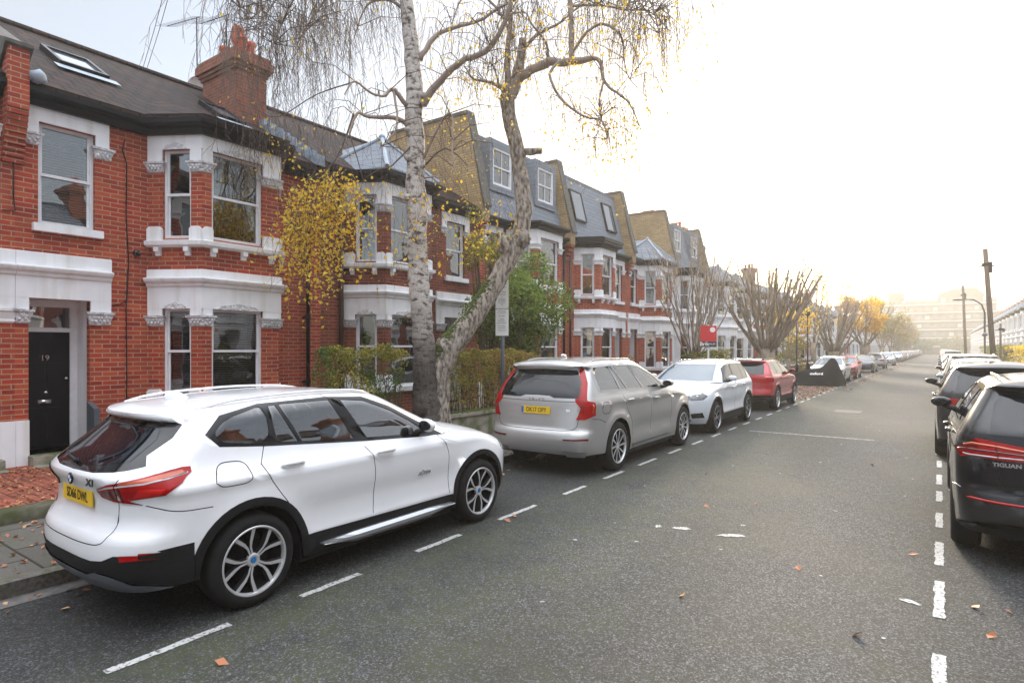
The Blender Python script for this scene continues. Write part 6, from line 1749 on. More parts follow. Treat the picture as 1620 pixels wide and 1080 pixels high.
# left, upright birch
T1 = thing('birch_tree', 'upright white barked birch with weeping bare twigs', 'tree', (-8.0, 8.3, .14))
t1 = 11.4
b = B()
tr1 = limb(b, [(674, 712, t1, .36), (674, 680, t1, .30), (673, 640, t1, .255), (672, 590, t1, .225), (671, 550, t1, .21), (667, 500, t1, .20), (663, 440, t1, .195), (661, 380, t1, .19), (659, 310, t1, .18), (657, 240, t1, .172), (655, 170, t1, .165), (654, 110, t1, .15), (648, 50, t1, .135), (642, 0, t1, .125), (636, -60, t1, .11), (640, -140, t1 + .1, .09), (632, -230, t1 + .1, .06), (640, -320, t1, .03)], 16, 4, .05)
for i, (y_, sx) in enumerate(((150, 1), (205, -1), (262, 1), (312, -1), (410, 1), (500, -1), (250, -1))):
    ico(b, at(657 + sx * 12, y_, t1 - .12), .07, 2, (1, 1, .8), .02)
trunk1 = obj('trunk', b, M['bark_birch'], T1, True); relocal(trunk1, T1)
b = B(); S1 = []
L1 = [[(668, 168, 11.4, .085), (696, 127, 11.2, .065), (729, 98, 11.0, .055), (776, 75, 10.8, .05), (804, 19, 10.6, .04), (812, -40, 10.5, .03)],
      [(664, 95, 11.4, .06), (696, 52, 11.5, .042), (753, 35, 11.7, .034), (809, 2, 11.9, .028), (860, -20, 12.1, .02)],
      [(652, 208, 11.4, .055), (631, 188, 11.2, .042), (584, 185, 10.9, .032), (565, 180, 10.8, .026), (553, 211, 10.7, .018)],
      [(648, 176, 11.4, .05), (636, 158, 11.2, .045), (621, 141, 11.1, .04), (607, 152, 11.0, .026), (584, 145, 10.9, .022), (560, 129, 10.8, .018), (545, 150, 10.7, .010)],
      [(623, 145, 11.1, .026), (628, 178, 11.0, .022), (626, 206, 10.9, .018), (612, 223, 10.85, .012), (600, 235, 10.8, .008)],
      [(668, 255, 11.4, .035), (700, 190, 11.0, .02), (715, 185, 10.9, .018), (716, 250, 10.8, .014), (722, 275, 10.75, .010)],
      [(670, 282, 11.4, .02), (686, 280, 11.3, .015), (706, 282, 11.2, .010)],
      [(640, -30, 11.4, .06), (590, -70, 11.1, .05), (520, -60, 10.8, .036), (470, -10, 10.6, .024), (440, 50, 10.5, .014), (425, 90, 10.4, .008)],
      [(642, -10, 11.4, .05), (600, -40, 11.6, .04), (545, -30, 11.9, .03), (500, 20, 12.1, .02), (470, 70, 12.2, .012)],
      [(636, -90, 11.4, .05), (560, -140, 11.0, .04), (460, -120, 10.6, .03), (400, -40, 10.4, .02), (378, 20, 10.3, .010)],
      [(420, 10, 11.5, .02), (395, 30, 11.4, .016), (372, 28, 11.3, .008)],
      [(452, -30, 11.6, .022), (430, 10, 11.5, .016), (405, 42, 11.4, .012), (390, 48, 11.4, .008)],
      [(640, -120, 11.4, .05), (700, -160, 11.2, .04), (770, -130, 11.0, .03), (830, -60, 10.8, .018), (850, 10, 10.7, .010)],
      [(645, 20, 11.4, .04), (615, 0, 11.9, .03), (580, 10, 12.3, .02), (560, 60, 12.5, .01)]]
for l_ in L1: S1.append(limb(b, l_, 7, 5, .12))
lo = obj('branches', b, M['twig_pale'], T1, True); relocal(lo, T1)
b = B(); lv = B()
def hang(S, idx, n, L0, L1_, leaves, b, lv, lo_=.25, r0=.0048, spread=.35, ls=.03):
    for i in idx:
        s_ = S[i]
        for k in range(n):
            p = s_[int((lo_ + (1 - lo_) * rnd.random()) * (len(s_) - 1))] 
            a_ = rnd.uniform(0, 6.28); w = rnd.uniform(0, 1.1)
            q_ = p + Vector((math.cos(a_) * w, math.sin(a_) * w, rnd.uniform(-.05, .35)))
            m_ = p.lerp(q_, .5) + Vector((0, 0, .12))
            tube(b, [p, m_, q_], [r0 * 2, r0 * 1.6, r0], 3, False)
            for j in range(rnd.choice((1, 2, 3))):
                st_ = m_.lerp(q_, rnd.random()) if j else q_
                strand(b, lv, st_, rnd.uniform(L0, L1_), (q_ - p) * spread, leaves, r0, ls)
hang(S1, [7, 8, 9], 72, .8, 2.6, .012, b, lv, .2)
hang(S1, [10, 11, 13], 14, .5, 1.6, .03, b, lv, .1)
hang(S1, [0, 1, 12], 26, .5, 1.5, .12, b, lv, .2)
hang(S1, [2, 3, 4], 7, .4, 1.2, .05, b, lv, .4)
hang(S1, [5], 10, .3, .9, .25, b, lv, .2)
o = obj('twigs', b, M['twig'], T1); relocal(o, T1)
# low yellow curtain of leaves in front of the brickwork
cur = B()
for i in range(230):
    x = rnd.gauss(505, 36); x = min(585, max(452, x)); y0_ = 248 + abs(x - 530) * .45 + rnd.uniform(0, 75); t = rnd.uniform(10.3, 11.2)
    P = strand(cur, lv, at(x, y0_, t), (.35 + rnd.random() ** 1.6 * 2.1) * (1 - abs(x - 512) / 170), Vector((rnd.gauss(0, .3), rnd.gauss(0, .3), 0)), 1.0, .0035, .036, .9)
for i in range(160):
    x = rnd.gauss(515, 30); y_ = rnd.gauss(355, 42) + abs(x - 515) * .4
    if 445 < x < 590 and y_ > 285: leaf_quad(lv, at(x, y_, rnd.uniform(10.3, 11.2)), .038 * rnd.uniform(.5, 1.5))
for x0_, y0_, n_ in ((490, 420, 10), (512, 440, 12), (512, 470, 8), (455, 375, 14), (462, 420, 8), (440, 260, 14), (430, 230, 10), (420, 210, 8), (470, 250, 16)):
    for k in range(n_): leaf_quad(lv, at(rnd.gauss(x0_, 9), rnd.gauss(y0_, 14), rnd.uniform(10.4, 11)), .034 * rnd.uniform(.7, 1.2))
# a loose curtain right of the trunk
for i in range(70):
    x = rnd.uniform(585, 752); strand(cur, lv, at(x, rnd.uniform(240, 350), rnd.uniform(10.4, 11.0)), rnd.uniform(.5, 1.7), Vector((rnd.gauss(0, .3), rnd.gauss(0, .3), 0)), .42, .003, .032, .6)
for i in range(60):      # bare dark twigs in front of the tiled roof
    x = rnd.uniform(385, 560); strand(cur, lv, at(x, rnd.uniform(150, 240), rnd.uniform(10.6, 11.2)), rnd.uniform(.4, 1.2), Vector((rnd.gauss(0, .3), rnd.gauss(0, .3), 0)), .10, .004, .032, .9)
# the branches that carry those curtains
for pts in ([(560, 180, 10.8, .02), (540, 235, 10.75, .016), (515, 270, 10.7, .012), (480, 285, 10.7, .008)], [(553, 211, 10.7, .014), (565, 250, 10.7, .01), (575, 285, 10.7, .006)],
            [(652, 230, 11.3, .02), (620, 262, 11.0, .014), (600, 268, 10.9, .010), (580, 280, 10.8, .006)], [(672, 262, 11.3, .02), (705, 235, 10.9, .014), (740, 262, 10.8, .008)], [(560, 130, 10.8, .014), (500, 150, 10.8, .01), (440, 185, 10.8, .008), (400, 170, 10.9, .005)]):
    limb(cur, pts, 5, 4, .1)
o = obj('twigs', cur, M['twig'], T1); relocal(o, T1)
o = obj('leaves', lv, M['leaf_yellow'], T1); relocal(o, T1)
# right, leaning birch
T2 = thing('birch_tree', 'leaning rough barked birch with moss and golden leaves', 'tree', (-7.9, 8.75, .14))
t2 = 11.9
b = B()
tr2 = limb(b, [(690, 700, 11.6, .30), (690, 640, 11.6, .27), (692, 590, 11.6, .25), (712, 548, 11.65, .245), (742, 512, 11.7, .20), (772, 468, 11.8, .18), (796, 425, 11.85, .175), (818, 385, t2, .175), (828, 345, t2, .16), (826, 305, t2, .155), (821, 262, t2, .14), (816, 225, t2, .14), (806, 190, t2, .135), (803, 155, t2, .15), (810, 128, t2, .11)], 16, 4, .035)
limb(b, [(824, 245, t2, .07), (838, 240, 11.8, .075), (856, 239, 11.7, .062)], 10, 3, .1)
limb(b, [(810, 150, t2, .10), (822, 110, t2, .09), (827, 62, t2, .075)], 10, 3, .1)
ico(b, at(800, 388, 11.8), .17, 3, (1, 1, 1.2), .05); ico(b, at(826, 378, 11.8), .16, 3, (1, 1, 1.2), .05)
o = obj('trunk', b, M['bark_rough'], T2, True); relocal(o, T2)
b = B()
for i in range(2600):
    k = rnd.random(); k2 = k * .62
    i_ = 8 + k2 * 22; j = int(i_); p = tr2[j].lerp(tr2[j + 1], i_ - j); a_ = rnd.gauss(0, .45)
    ax = (tr2[j + 1] - tr2[j]).normalized(); side_ = Vector((-.30, -.25, 1)); side_ = (side_ - ax * side_.dot(ax)).normalized(); side_.rotate(Matrix.Rotation(a_, 3, ax))
    if noise.noise(p * 3 + Vector((a_, 0, 0))) > -.35: ico(b, p + side_ * (Sp([(8, .25), (12, .24), (16, .20), (20, .18), (30, .17)])(i_) + .004), rnd.uniform(.01, .03), 1, (1, 1, .8))
o = obj('moss', b, M['moss'], T2); relocal(o, T2)
b = B(); S2 = []
L2 = [[(806, 158, t2, .12), (818, 130, 11.8, .10), (838, 112, 11.7, .09), (870, 99, 11.6, .085), (903, 98, 11.5, .075), (945, 94, 11.4, .04), (957, 130, 11.3, .03), (980, 150, 11.2, .02), (997, 166, 11.2, .014), (1012, 200, 11.2, .008)],
      [(903, 98, 11.5, .06), (904, 60, 11.5, .055), (902, 20, 11.5, .05), (900, -40, 11.5, .045), (905, -120, 11.5, .03), (900, -190, 11.5, .015)],
      [(908, 80, 11.5, .03), (930, 50, 11.4, .028), (954, 38, 11.3, .026), (978, 52, 11.2, .022), (986, 70, 11.1, .018), (987, 92, 11.1, .012), (996, 125, 11.1, .008), (1030, 160, 11.1, .005)],
      [(886, 97, 11.5, .032), (870, 118, 11.4, .028), (880, 145, 11.3, .024), (893, 162, 11.2, .022), (922, 183, 11.1, .02), (950, 190, 11.05, .018), (958, 205, 11.0, .015), (961, 228, 11.0, .010)],
      [(955, 128, 11.3, .022), (948, 160, 11.2, .018), (952, 190, 11.1, .014), (962, 215, 11.1, .008), (968, 250, 11.1, .005)],
      [(803, 148, t2, .06), (790, 138, 11.8, .04), (776, 131, 11.7, .032), (748, 124, 11.5, .022), (735, 105, 11.4, .014)],
      [(806, 150, t2, .07), (802, 94, 11.9, .055), (808, 30, 11.9, .045), (804, -40, 11.9, .04), (812, -130, 11.9, .03)],
      [(805, 150, t2, .06), (822, 90, 12.2, .045), (850, 55, 12.4, .035), (880, 40, 12.5, .026), (915, 10, 12.6, .02), (950, -30, 12.7, .014)],
      [(812, 60, 12, .04), (790, 20, 12, .03), (760, -10, 12, .022), (730, 0, 12, .016), (715, 40, 12, .01)],
      [(903, -20, 11.5, .04), (950, -60, 11.2, .032), (1000, -40, 11.0, .024), (1032, 10, 10.9, .016), (1044, 60, 10.8, .008)],
      [(902, 10, 11.5, .03), (940, 8, 11.8, .024), (990, 15, 12.0, .018), (1030, 20, 12.2, .012), (1060, 50, 12.3, .007)],
      [(903, -60, 11.5, .03), (860, -90, 11.4, .024), (820, -60, 11.3, .018), (800, 0, 11.2, .01)],
      [(870, 98, 11.6, .03), (862, 65, 11.5, .022), (842, 40, 11.4, .018), (830, 20, 11.4, .012), (800, 25, 11.3, .008)],
      [(790, 138, 11.8, .02), (782, 108, 11.7, .018), (775, 100, 11.6, .014), (770, 120, 11.5, .01)]]
for l_ in L2: S2.append(limb(b, l_, 8, 5, .14))
o = obj('branches', b, M['twig_pale'], T2, True); relocal(o, T2)
b = B(); lv = B()
hang(S2, [0, 2, 3, 4], 20, .3, 1.2, .42, b, lv, .35, .004, ls=.028)
hang(S2, [9, 10], 60, .6, 1.7, .25, b, lv, .2, .0048)
hang(S2, [8, 11, 6, 7], 20, .5, 1.3, .30, b, lv, .2, .004)
hang(S2, [5, 12, 13, 1], 12, .4, 1.1, .45, b, lv, .2, .004)
for cx, cy, n_, sx, sy in ((905, 95, 60, 8, 12), (780, 140, 90, 16, 12), (800, 200, 50, 40, 40), (940, 160, 120, 40, 40), (980, 240, 90, 40, 35), (740, 210, 60, 26, 40), (905, 60, 40, 10, 30)):
    for k in range(n_): leaf_quad(lv, at(rnd.gauss(cx, sx), rnd.gauss(cy, sy), rnd.uniform(10.9, 11.9)), .028 * rnd.uniform(.6, 1.2))
for i in range(40): strand(b, lv, at(rnd.uniform(930, 1030), rnd.uniform(150, 210), rnd.uniform(10.8, 11.5)), rnd.uniform(.4, 1.4), Vector((rnd.gauss(0, .3), rnd.gauss(0, .3), 0)), .5, .003, .026, .8)
for i in range(26): strand(b, lv, at(rnd.uniform(752, 800), rnd.uniform(300, 350), rnd.uniform(11.2, 11.8)), rnd.uniform(.4, 1.3), Vector((rnd.gauss(0, .3), rnd.gauss(0, .3), 0)), .7, .003, .034, .8)
o = obj('twigs', b, M['twig'], T2); relocal(o, T2)
o = obj('leaves', lv, M['leaf_yellow'], T2); relocal(o, T2)
# ---------------------------------------------------------------- street trees further on
def pollard(label, x, y_, tr=.34, fork=1.7, nl=16, top=5.9, spread=2.2, shoots=5, sr=.012, m_='bark_plane', leaf=None, nleaf=0, ls=.07, seed=1, slen=1.2, knuckle=1.0, group=None, crown=None):
    rr = random.Random(seed)
    root = thing('street_tree', label, 'tree', (x, y_, .1), 0, group)
    b = B(); tube(b, [(0, 0, -.1), (0, 0, .25), (.02, .02, fork * .6), (0, 0, fork)], [tr * 1.25, tr * 1.02, tr * .95, tr * 1.05], 12)
    lim = B() ; sh = B(); lv = B()
    for i in range(nl):
        a_ = 2 * math.pi * i / nl * 2.4 + rr.uniform(-.25, .25); s_ = spread * (.25 + .75 * rr.random() ** .8); hgt = top * rr.uniform(.80, 1.0) - (s_ / spread) ** 2 * (top - fork) * .22
        r0 = tr * rr.uniform(.15, .27)
        base = Vector((math.cos(a_) * tr * .45, math.sin(a_) * tr * .45, fork * rr.uniform(.75, 1.0)))
        tip = Vector((math.cos(a_) * s_, math.sin(a_) * s_, hgt))
        mid = base.lerp(tip, .45) + Vector((math.cos(a_), math.sin(a_), -.4)) * s_ * .10
        ends = []
        def limb_(p0, p1, p2, ra, rb, K=6):
            P = []
            for k in range(K + 1):
                t = k / K; q_ = p0 * (1 - t) ** 2 + p1 * 2 * t * (1 - t) + p2 * t * t
                P.append(q_ + Vector((rr.gauss(0, 1), rr.gauss(0, 1), rr.gauss(0, .6))) * (.035 if 0 < k < K else 0))
            tube(lim, P, [ra + (rb - ra) * k / K for k in range(K + 1)], 7); return P
        P = limb_(base, mid, tip, r0, r0 * .55)
        ends.append((P[-1], r0 * .55))
        for _ in range(2):
            st_ = P[rr.choice((2, 3, 4))]; e_ = st_ + Vector((math.cos(a_) * .35 + rr.gauss(0, .35), math.sin(a_) * .35 + rr.gauss(0, .35), (hgt - st_.z) * rr.uniform(.55, 1.0)))
            Q = limb_(st_, st_.lerp(e_, .4) + Vector((rr.gauss(0, .12), rr.gauss(0, .12), 0)), e_, r0 * .5, r0 * .32, 4); ends.append((Q[-1], r0 * .32))
        for e_, re_ in ends:
            if knuckle: ico(lim, e_, re_ * 1.35 * knuckle, 1, (1.1, 1.1, 1), .03)
        for j in range(shoots * 2):
            src = rr.choice(ends)[0] if rr.random() < .75 else P[rr.randrange(3, 7)]
            d = Vector((rr.gauss(0, .35) + math.cos(a_) * .2, rr.gauss(0, .35) + math.sin(a_) * .2, 1)).normalized(); Q = [src.copy()]
            Ln = slen * rr.uniform(.4, 1.1)
            for k in range(4): d = (d + Vector((rr.gauss(0, .14), rr.gauss(0, .14), .05))).normalized(); Q.append(Q[-1] + d * Ln / 4)
            tube(sh, Q, [sr, sr * .9, sr * .7, sr * .5, sr * .3], 4, False)
            if leaf and not crown:
                for _ in range(nleaf // (nl * shoots * 2) + 1): leaf_quad(lv, Q[rr.randrange(5)] + Vector((rr.gauss(0, .12), rr.gauss(0, .12), rr.gauss(0, .12))), ls * rr.uniform(.6, 1.2))
    obj('trunk', b, M[m_], root, True); obj('limbs', lim, M[m_], root, True); obj('shoots', sh, M['twig_pale'], root)
    if crown:
        cl = [(Vector((rr.uniform(-.72, .72) * crown[0], rr.uniform(-.72, .72) * crown[0], crown[1] + rr.uniform(-.6, .42) * crown[2])), rr.uniform(.25, .6) * crown[0] * .5) for _ in range(34)]
        for _ in range(nleaf):
            c_, r_ = rr.choice(cl); leaf_quad(lv, c_ + Vector((rr.gauss(0, 1), rr.gauss(0, 1), rr.gauss(0, .8))).normalized() * r_ * rr.uniform(.3, 1.1), ls * rr.uniform(.6, 1.3))
    if leaf: obj('foliage', lv, M[leaf], root)
    else: lv.free()
    return root
pollard('bare many stemmed young tree behind the for sale board', -8.3, 24.7, .17, 1.5, 20, 6.2, 2.1, 4, .010, slen=1.7, seed=3, knuckle=0)
pollard('large bare pollarded tree with knuckled limbs, nearest of the street trees', -6.55, 29.6, .36, 1.8, 26, 5.9, 2.7, 10, .0065, 'bark_plane', 'leaf_hedge', 420, .06, seed=5, slen=1.1)
pollard('small bushy tree with thin yellow green leaves beyond the large pollard', -7.3, 38.5, .12, 1.2, 9, 4.2, 1.3, 6, .010, 'bark_plane', 'leaf_yellow', 900, .08, seed=6, slen=1.0, knuckle=0)
pollard('bare pollarded tree with forked trunk and purple grey shoots', -6.45, 50.7, .36, 1.6, 18, 5.8, 2.5, 22, .009, 'bark_plane', None, 0, .1, seed=8, slen=1.5)
pollard('pollarded tree with a few yellow leaves high in its shoots', -6.5, 42.0, .16, 2.2, 6, 6.6, 1.5, 5, .010, 'bark_plane', 'leaf_yellow', 420, .08, seed=9, slen=1.3)
pollard('street tree with bright yellow crown beyond the bare pollards', -6.2, 70.0, .40, 2.2, 12, 7.2, 2.7, 6, .016, 'bark_plane', 'leaf_yellow', 6500, .12, seed=10, slen=1.3, crown=(2.7, 5.5, 2.9))
pollard('slim tree with purple brown twigs beyond the yellow crown', -6.4, 96.0, .3, 2.0, 10, 6.4, 2.8, 9, .02, 'bark_plane', 'leaf_hedge', 1500, .16, seed=11, slen=1.6)
for i, (yy, m_) in enumerate(((118, 'leaf_hedge_brown'), (140, 'leaf_hedge'), (165, 'leaf_hedge_brown'), (190, 'leaf_green'))):
    pollard('hazy tree with thinning brown green crown far down the left side', -6.6, yy, .3, 2.0, 12, 7.0, 3.0, 8, .03, 'bark_plane', m_, 2200, .22, seed=20 + i, slen=1.6, crown=(3.0, 5.4, 3.4), group='hazy trees far down the left side')
for i, (xx, yy) in enumerate(((-4, 250), (3, 251), (9, 249), (-12, 252))):
    pollard('dark green tree closing the far end of the street', xx, yy, .4, 1.5, 10, 5.0, 3.0, 3, .04, 'bark_plane', 'leaf_green', 2600, .35, seed=30 + i, crown=(4.2, 3.4, 3.2), group='dark trees closing the street')
pollard('bushy evergreen street tree behind the camera on the right', 3.0, -14, .3, 2.0, 12, 7.0, 2.6, 3, .02, 'bark_plane', 'leaf_green', 2500, .2, seed=41, crown=(3.2, 5.4, 3.4))
pollard('broad evergreen tree closing the street behind the camera', -2.0, -58, .4, 2.0, 12, 8.0, 4.0, 3, .02, 'bark_plane', 'leaf_green', 3000, .4, seed=42, crown=(7.0, 4.5, 4.5))
# ---------------------------------------------------------------- signs, posts, lamps
S = thing('parking_sign', 'white parking restrictions plate on a grey post beside the hedge', 'sign', (-7.32, 9.95, .12))
b = B(); tube(b, [(0, 0, 0), (0, 0, 3.1)], .04, 12); ico(b, (0, 0, 3.1), .042, 2); obj('post', b, M['door_grey'], S, True)
sn = ray(790, 490); sn = Vector((-sn.x, -sn.y, 0)).normalized(); sn.rotate(Matrix.Rotation(R(-12), 3, 'Z')); sx = Vector((-sn.y, sn.x, 0))
def board(name, z0_, z1_, w, m_, off=.05, x0_=0.0, parent=S, th=.006):
    b = B(); mt = frame_mtx(sn * off + sx * x0_ + Vector((0, 0, (z0_ + z1_) / 2)), sx, sn); box(b, -w / 2, w / 2, -(z1_ - z0_) / 2, (z1_ - z0_) / 2, -th, th)
    bmesh.ops.transform(b, matrix=mt, verts=b.verts); return obj(name, b, M[m_], parent)
pl1 = board('sign_plate', 2.62, 3.20, .27, 'plate_white'); pl2 = board('sign_plate', 2.06, 2.605, .27, 'plate_white')
bl = board('blue_panel', 3.09, 3.18, .075, 'blue_ink', .058, -.085)
tm = lambda z, x=0: frame_mtx(sn * .066 + sx * x + Vector((0, 0, z)), sx, sn)
text_mesh('sign_letter', 'P', .085, M['white_ink'], bl, tm(3.135, -.085), .0008, bold=.002)
for z, s_, txt in ((3.155, .034, 'Mon - Sat'), (3.11, .034, '9am - 5pm'), (3.05, .034, 'Permit holders'), (3.00, .03, 'or'), (2.955, .034, 'Pay at machine'), (2.905, .032, 'Display ticket'), (2.86, .03, 'or'), (2.81, .03, 'Pay by phone'), (2.775, .028, '020 7005 0055'), (2.74, .028, 'Max stay 4 hours'), (2.70, .028, 'Zone'),
                   (2.57, .030, 'Match days only'), (2.53, .030, 'No return within'), (2.465, .034, 'Sun 1-5pm'), (2.40, .030, 'Including'), (2.36, .030, 'Bank holidays'), (2.32, .028, 'Easter and Christmas'), (2.26, .028, 'Permit holders'), (2.22, .028, 'or pay at machine'), (2.17, .028, 'Display ticket only')):
    text_mesh('sign_lettering', txt, s_, M['black_ink'], pl1 if z > 2.61 else pl2, tm(z, .035 if z > 3.08 else 0), .0006, xs=.9 if len(txt) < 15 else .8)
S = thing('for_sale_board', 'red and black estate agent board on a white post above the hedge', 'sign', (-7.3, 23.4, .14))
sn = Vector((.35, -.93, 0)).normalized(); sx = Vector((-sn.y, sn.x, 0))
b = B(); tube(b, [(0, 0, 0), (0, 0, 2.7)], .035, 6); obj('post', b, M['stucco'], S)
M['board_red'] = mat('red_sign_board', (.62, .02, .03), .4)
r1 = board('board', 2.06, 2.66, .60, 'board_red', .05, 0, S, .01); r2 = board('board', 1.84, 2.055, .60, 'black_ink', .05, 0, S, .01)
b = B(); lathe(b, [(.10, 0), (.10, .004), (0, .004)], 24); bmesh.ops.transform(b, matrix=frame_mtx(sn * .062 + sx * .15 + Vector((0, 0, 2.5)), sx, sn), verts=b.verts); obj('round_badge', b, M['white_ink'], r1)
text_mesh('board_lettering', 'Brik', .2, M['white_ink'], r2, frame_mtx(sn * .064 + sx * -.15 + Vector((0, 0, 1.95)), sx, sn), .002, bold=.004)
text_mesh('board_lettering', 'SALES', .1, M['white_ink'], r2, frame_mtx(sn * .064 + sx * .13 + Vector((0, 0, 1.95)), sx, sn), .002)
for (x, y_, h_, lb) in ((-6.3, 35.5, 3.9, 'slim black lamp post beside the covered motorbike'), (-6.3, 38.8, 3.7, 'second slim black post just behind the first by the covered motorbike')):
    S = thing('lamp_post', lb, 'lamp post', (x, y_, .12))
    b = B(); tube(b, [(0, 0, 0), (0, 0, .9), (0, 0, .95), (0, 0, h_)], [.09, .085, .045, .035], 10); obj('post', b, M['gutter'], S, True)
    b = B(); lathe(b, [(.03, 0), (.12, .1), (.14, .3), (.02, .42), (0, .45)], 8, (0, 0, h_ - .05)); obj('lantern', b, M['gutter'], S, True)
def pole(label, x, y_, h_, tilt, r_=.13):
    S = thing('telegraph_pole', label, 'telegraph pole', (x, y_, .12)); b = B()
    tube(b, [(0, 0, 0), (tilt * .5, 0, h_ * .5), (tilt, 0, h_)], [r_, r_ * .9, r_ * .78], 12); obj('pole', b, nmat('tarred_pole', (.16, .11, .08), (.08, .055, .04), 3, .9, .3, .01, stretch=(8, 8, 1)), S, True)
    b = B(); lathe(b, [(r_ * 1.5, -.08), (r_ * 1.5, .08)], 10, (tilt * .88, 0, h_ * .88)); box(b, tilt * .88 - .35, tilt * .88 + .35, -.03, .03, h_ * .88 - .1, h_ * .88 - .04); box(b, tilt * .9 + .1, tilt * .9 + .26, -.1, .1, h_ * .82, h_ * .9); obj('bracket', b, M['gutter'], S)
    return S
pole('tall leaning brown telegraph pole on the right pavement', 2.45, 41.5, 7.2, -.42, .14)
pole('slimmer telegraph pole further off on the right pavement', 2.5, 86, 9.0, -.3, .16)
S = thing('street_lamp', 'curved arm street lamp on the right pavement between the poles', 'street lamp', (3.2, 66, .12))
b = B(); tube(b, [(0, 0, 0), (0, 0, 1.3), (0, 0, 1.35), (0, 0, 4.9), (-.2, 0, 5.6), (-.75, 0, 6.05), (-1.5, 0, 6.1)], [.14, .13, .08, .07, .06, .05, .045], 8); obj('post', b, M['gutter'], S, True)
b = B(); ico(b, (-1.85, 0, 6.08), .26, 2, (1.6, .6, .3)); obj('lamp_head', b, M['gutter'], S, True)
b = B(); ico(b, (0, 0, 3.0), .22, 2, (1, 1, .9)); obj('round_sign', b, M['door_grey'], S, True)
pole('short dark post by the right hand hedge', 4.0, 62, 3.8, 0, .09)
# ---------------------------------------------------------------- block of flats at the end
FB = thing('apartment_block', 'long hazy grey apartment block closing the far end of the street', 'building', (0, 262, 0))
M['flat_wall'] = nmat('pale_flats_brick', (.19, .155, .11), (.14, .12, .09), .3, .8, 0)
M['flat_band'] = mat('pale_balcony_band', (.62, .60, .56), .6)
b = B(); box(b, -24, 16, 0, 14, 0, 19.2); box(b, -15.5, -10.6, -.6, 8, 19.2, 22.2); box(b, -.5, 12.8, 1, 12, 19.2, 21.4); poly_prism(b, [(0, 1.5, 21.4), (12, 1.5, 21.4), (10.5, 1.5, 23.2), (4, 1.5, 23.0)], (0, 9, 0)); box(b, 16, 24, 4, 14, 0, 15)
obj('wall', b, M['flat_wall'], FB)
for k in range(6):
    z = 2.4 + k * 3.0
    b = B(); box(b, -24, 16, -.5, -.002, z, z + .42); obj('balcony_band', b, M['flat_band'], FB)
    for j in range(17):
        xx = -23 + j * 2.35; b = B(); box(b, xx, xx + 1.3, -.06, -.004, z + .95, z + 2.2); obj('window', b, M['flat_band' if (j * 7 + k * 3) % 5 == 0 else 'skyglass'], FB)
# distant roofs and treetops either side, so the horizon is not a bare line
b = B()
for i in range(46):
    a_ = -1.25 + i * .055
    dd = 330 + rnd.uniform(-20, 60); x = math.sin(a_) * dd; y_ = math.cos(a_) * dd; h_ = rnd.uniform(7, 13); w = rnd.uniform(8, 14)
    box(b, x - w, x + w, y_, y_ + 10, 0, h_)
    poly_prism(b, [(x - w, y_, h_), (x + w, y_, h_), (x, y_, h_ + 3.5)], (0, 10, 0))
tag(obj('distant_rooftops', b, M['flat_wall'], None), kind='structure')
# ================================================================ parked cars
GL = 'cars parked along the left kerb'
build_car('parked_car', 'white compact SUV in the foreground, seen from its rear right corner', 'car', SP['x1'], (-5.03, 1.62, 0), R(90), GL)
build_car('parked_car', 'large silver SUV with tall red tail lamps parked second from the front', 'car', SP['xc90'], (-5.03, 7.62, 0), R(90.5), GL)
build_car('parked_car', 'pale blue white SUV facing the camera behind the silver one', 'car', SP['xc40'], (-5.04, 17.45, 0), R(-90), GL)
build_car('parked_car', 'red SUV with dark roof seen from behind', 'car', SP['p3008'], (-5.0, 19.2, 0), R(90), GL)
build_car('parked_car', 'black SUV at the right edge showing its red tail lamp', 'car', SP['tiguan'], (1.0, 6.5, 0), R(90), 'cars parked along the right kerb')
build_car('parked_car', 'dark grey SUV parked ahead of the black one on the right', 'car', SP['suv_dark'], (.86, 12.4, 0), R(90), 'cars parked along the right kerb')
far = [('parked_car', 'pale silver hatchback facing the camera behind the covered motorbike', hatch(4.2, 1.5, .87, P_('pale_silver_paint', (.55, .56, .58), .3)), -5.1, 41.0, -90),
       ('parked_car', 'red hatchback facing the camera beyond the silver one', hatch(4.1, 1.47, .86, P_('cherry_red_paint', (.45, .015, .03), .1)), -5.05, 46.6, -90),
       ('parked_car', 'dark blue saloon facing the camera beyond the red hatchback', hatch(4.6, 1.42, .89, P_('dark_blue_paint', (.03, .04, .07), .4)), -5.05, 59.0, -90),
       ('parked_car', 'grey estate with red tail lamps seen from behind, beyond the dark saloon', hatch(4.4, 1.5, .88, P_('mid_grey_paint', (.30, .31, .34), .4)), -5.05, 66.0, 90),
       ('parked_car', 'white hatchback facing the camera at the end of the first row', hatch(4.1, 1.5, .87, P_('bright_white_paint', (.70, .71, .72))), -5.0, 84.0, -90)]
protos = []
for nm, lb, sp, x, y_, a_ in far:
    root, c = build_car(nm, lb, 'car', sp, (x, y_, 0), R(a_), GL, .5); protos.append((root, sp))
rt = [(hatch(4.4, 1.62, .88, P_('steel_blue_paint', (.25, .30, .36), .4)), 21.5, -90, 'blue grey people carrier facing the camera third on the right'), (suv(4.7, 1.75, .93, paint=P_('champagne_paint', (.42, .38, .33), .5), rails=(.7, 2.4, M['gutter'])), 25.4, 90, 'tall beige SUV with roof rails fourth on the right')]
rr_ = []
for sp, y_, a_, lb in rt:
    root, c = build_car('parked_car', lb, 'car', sp, (.98, y_ + (sp['L'] if a_ < 0 else 0), 0), R(a_), 'cars parked along the right kerb', .5); rr_.append(root)
prs = [p for p, _ in protos]
lbl = 'small hazy parked car in the far part of the left row'
y_ = 104
k = 0
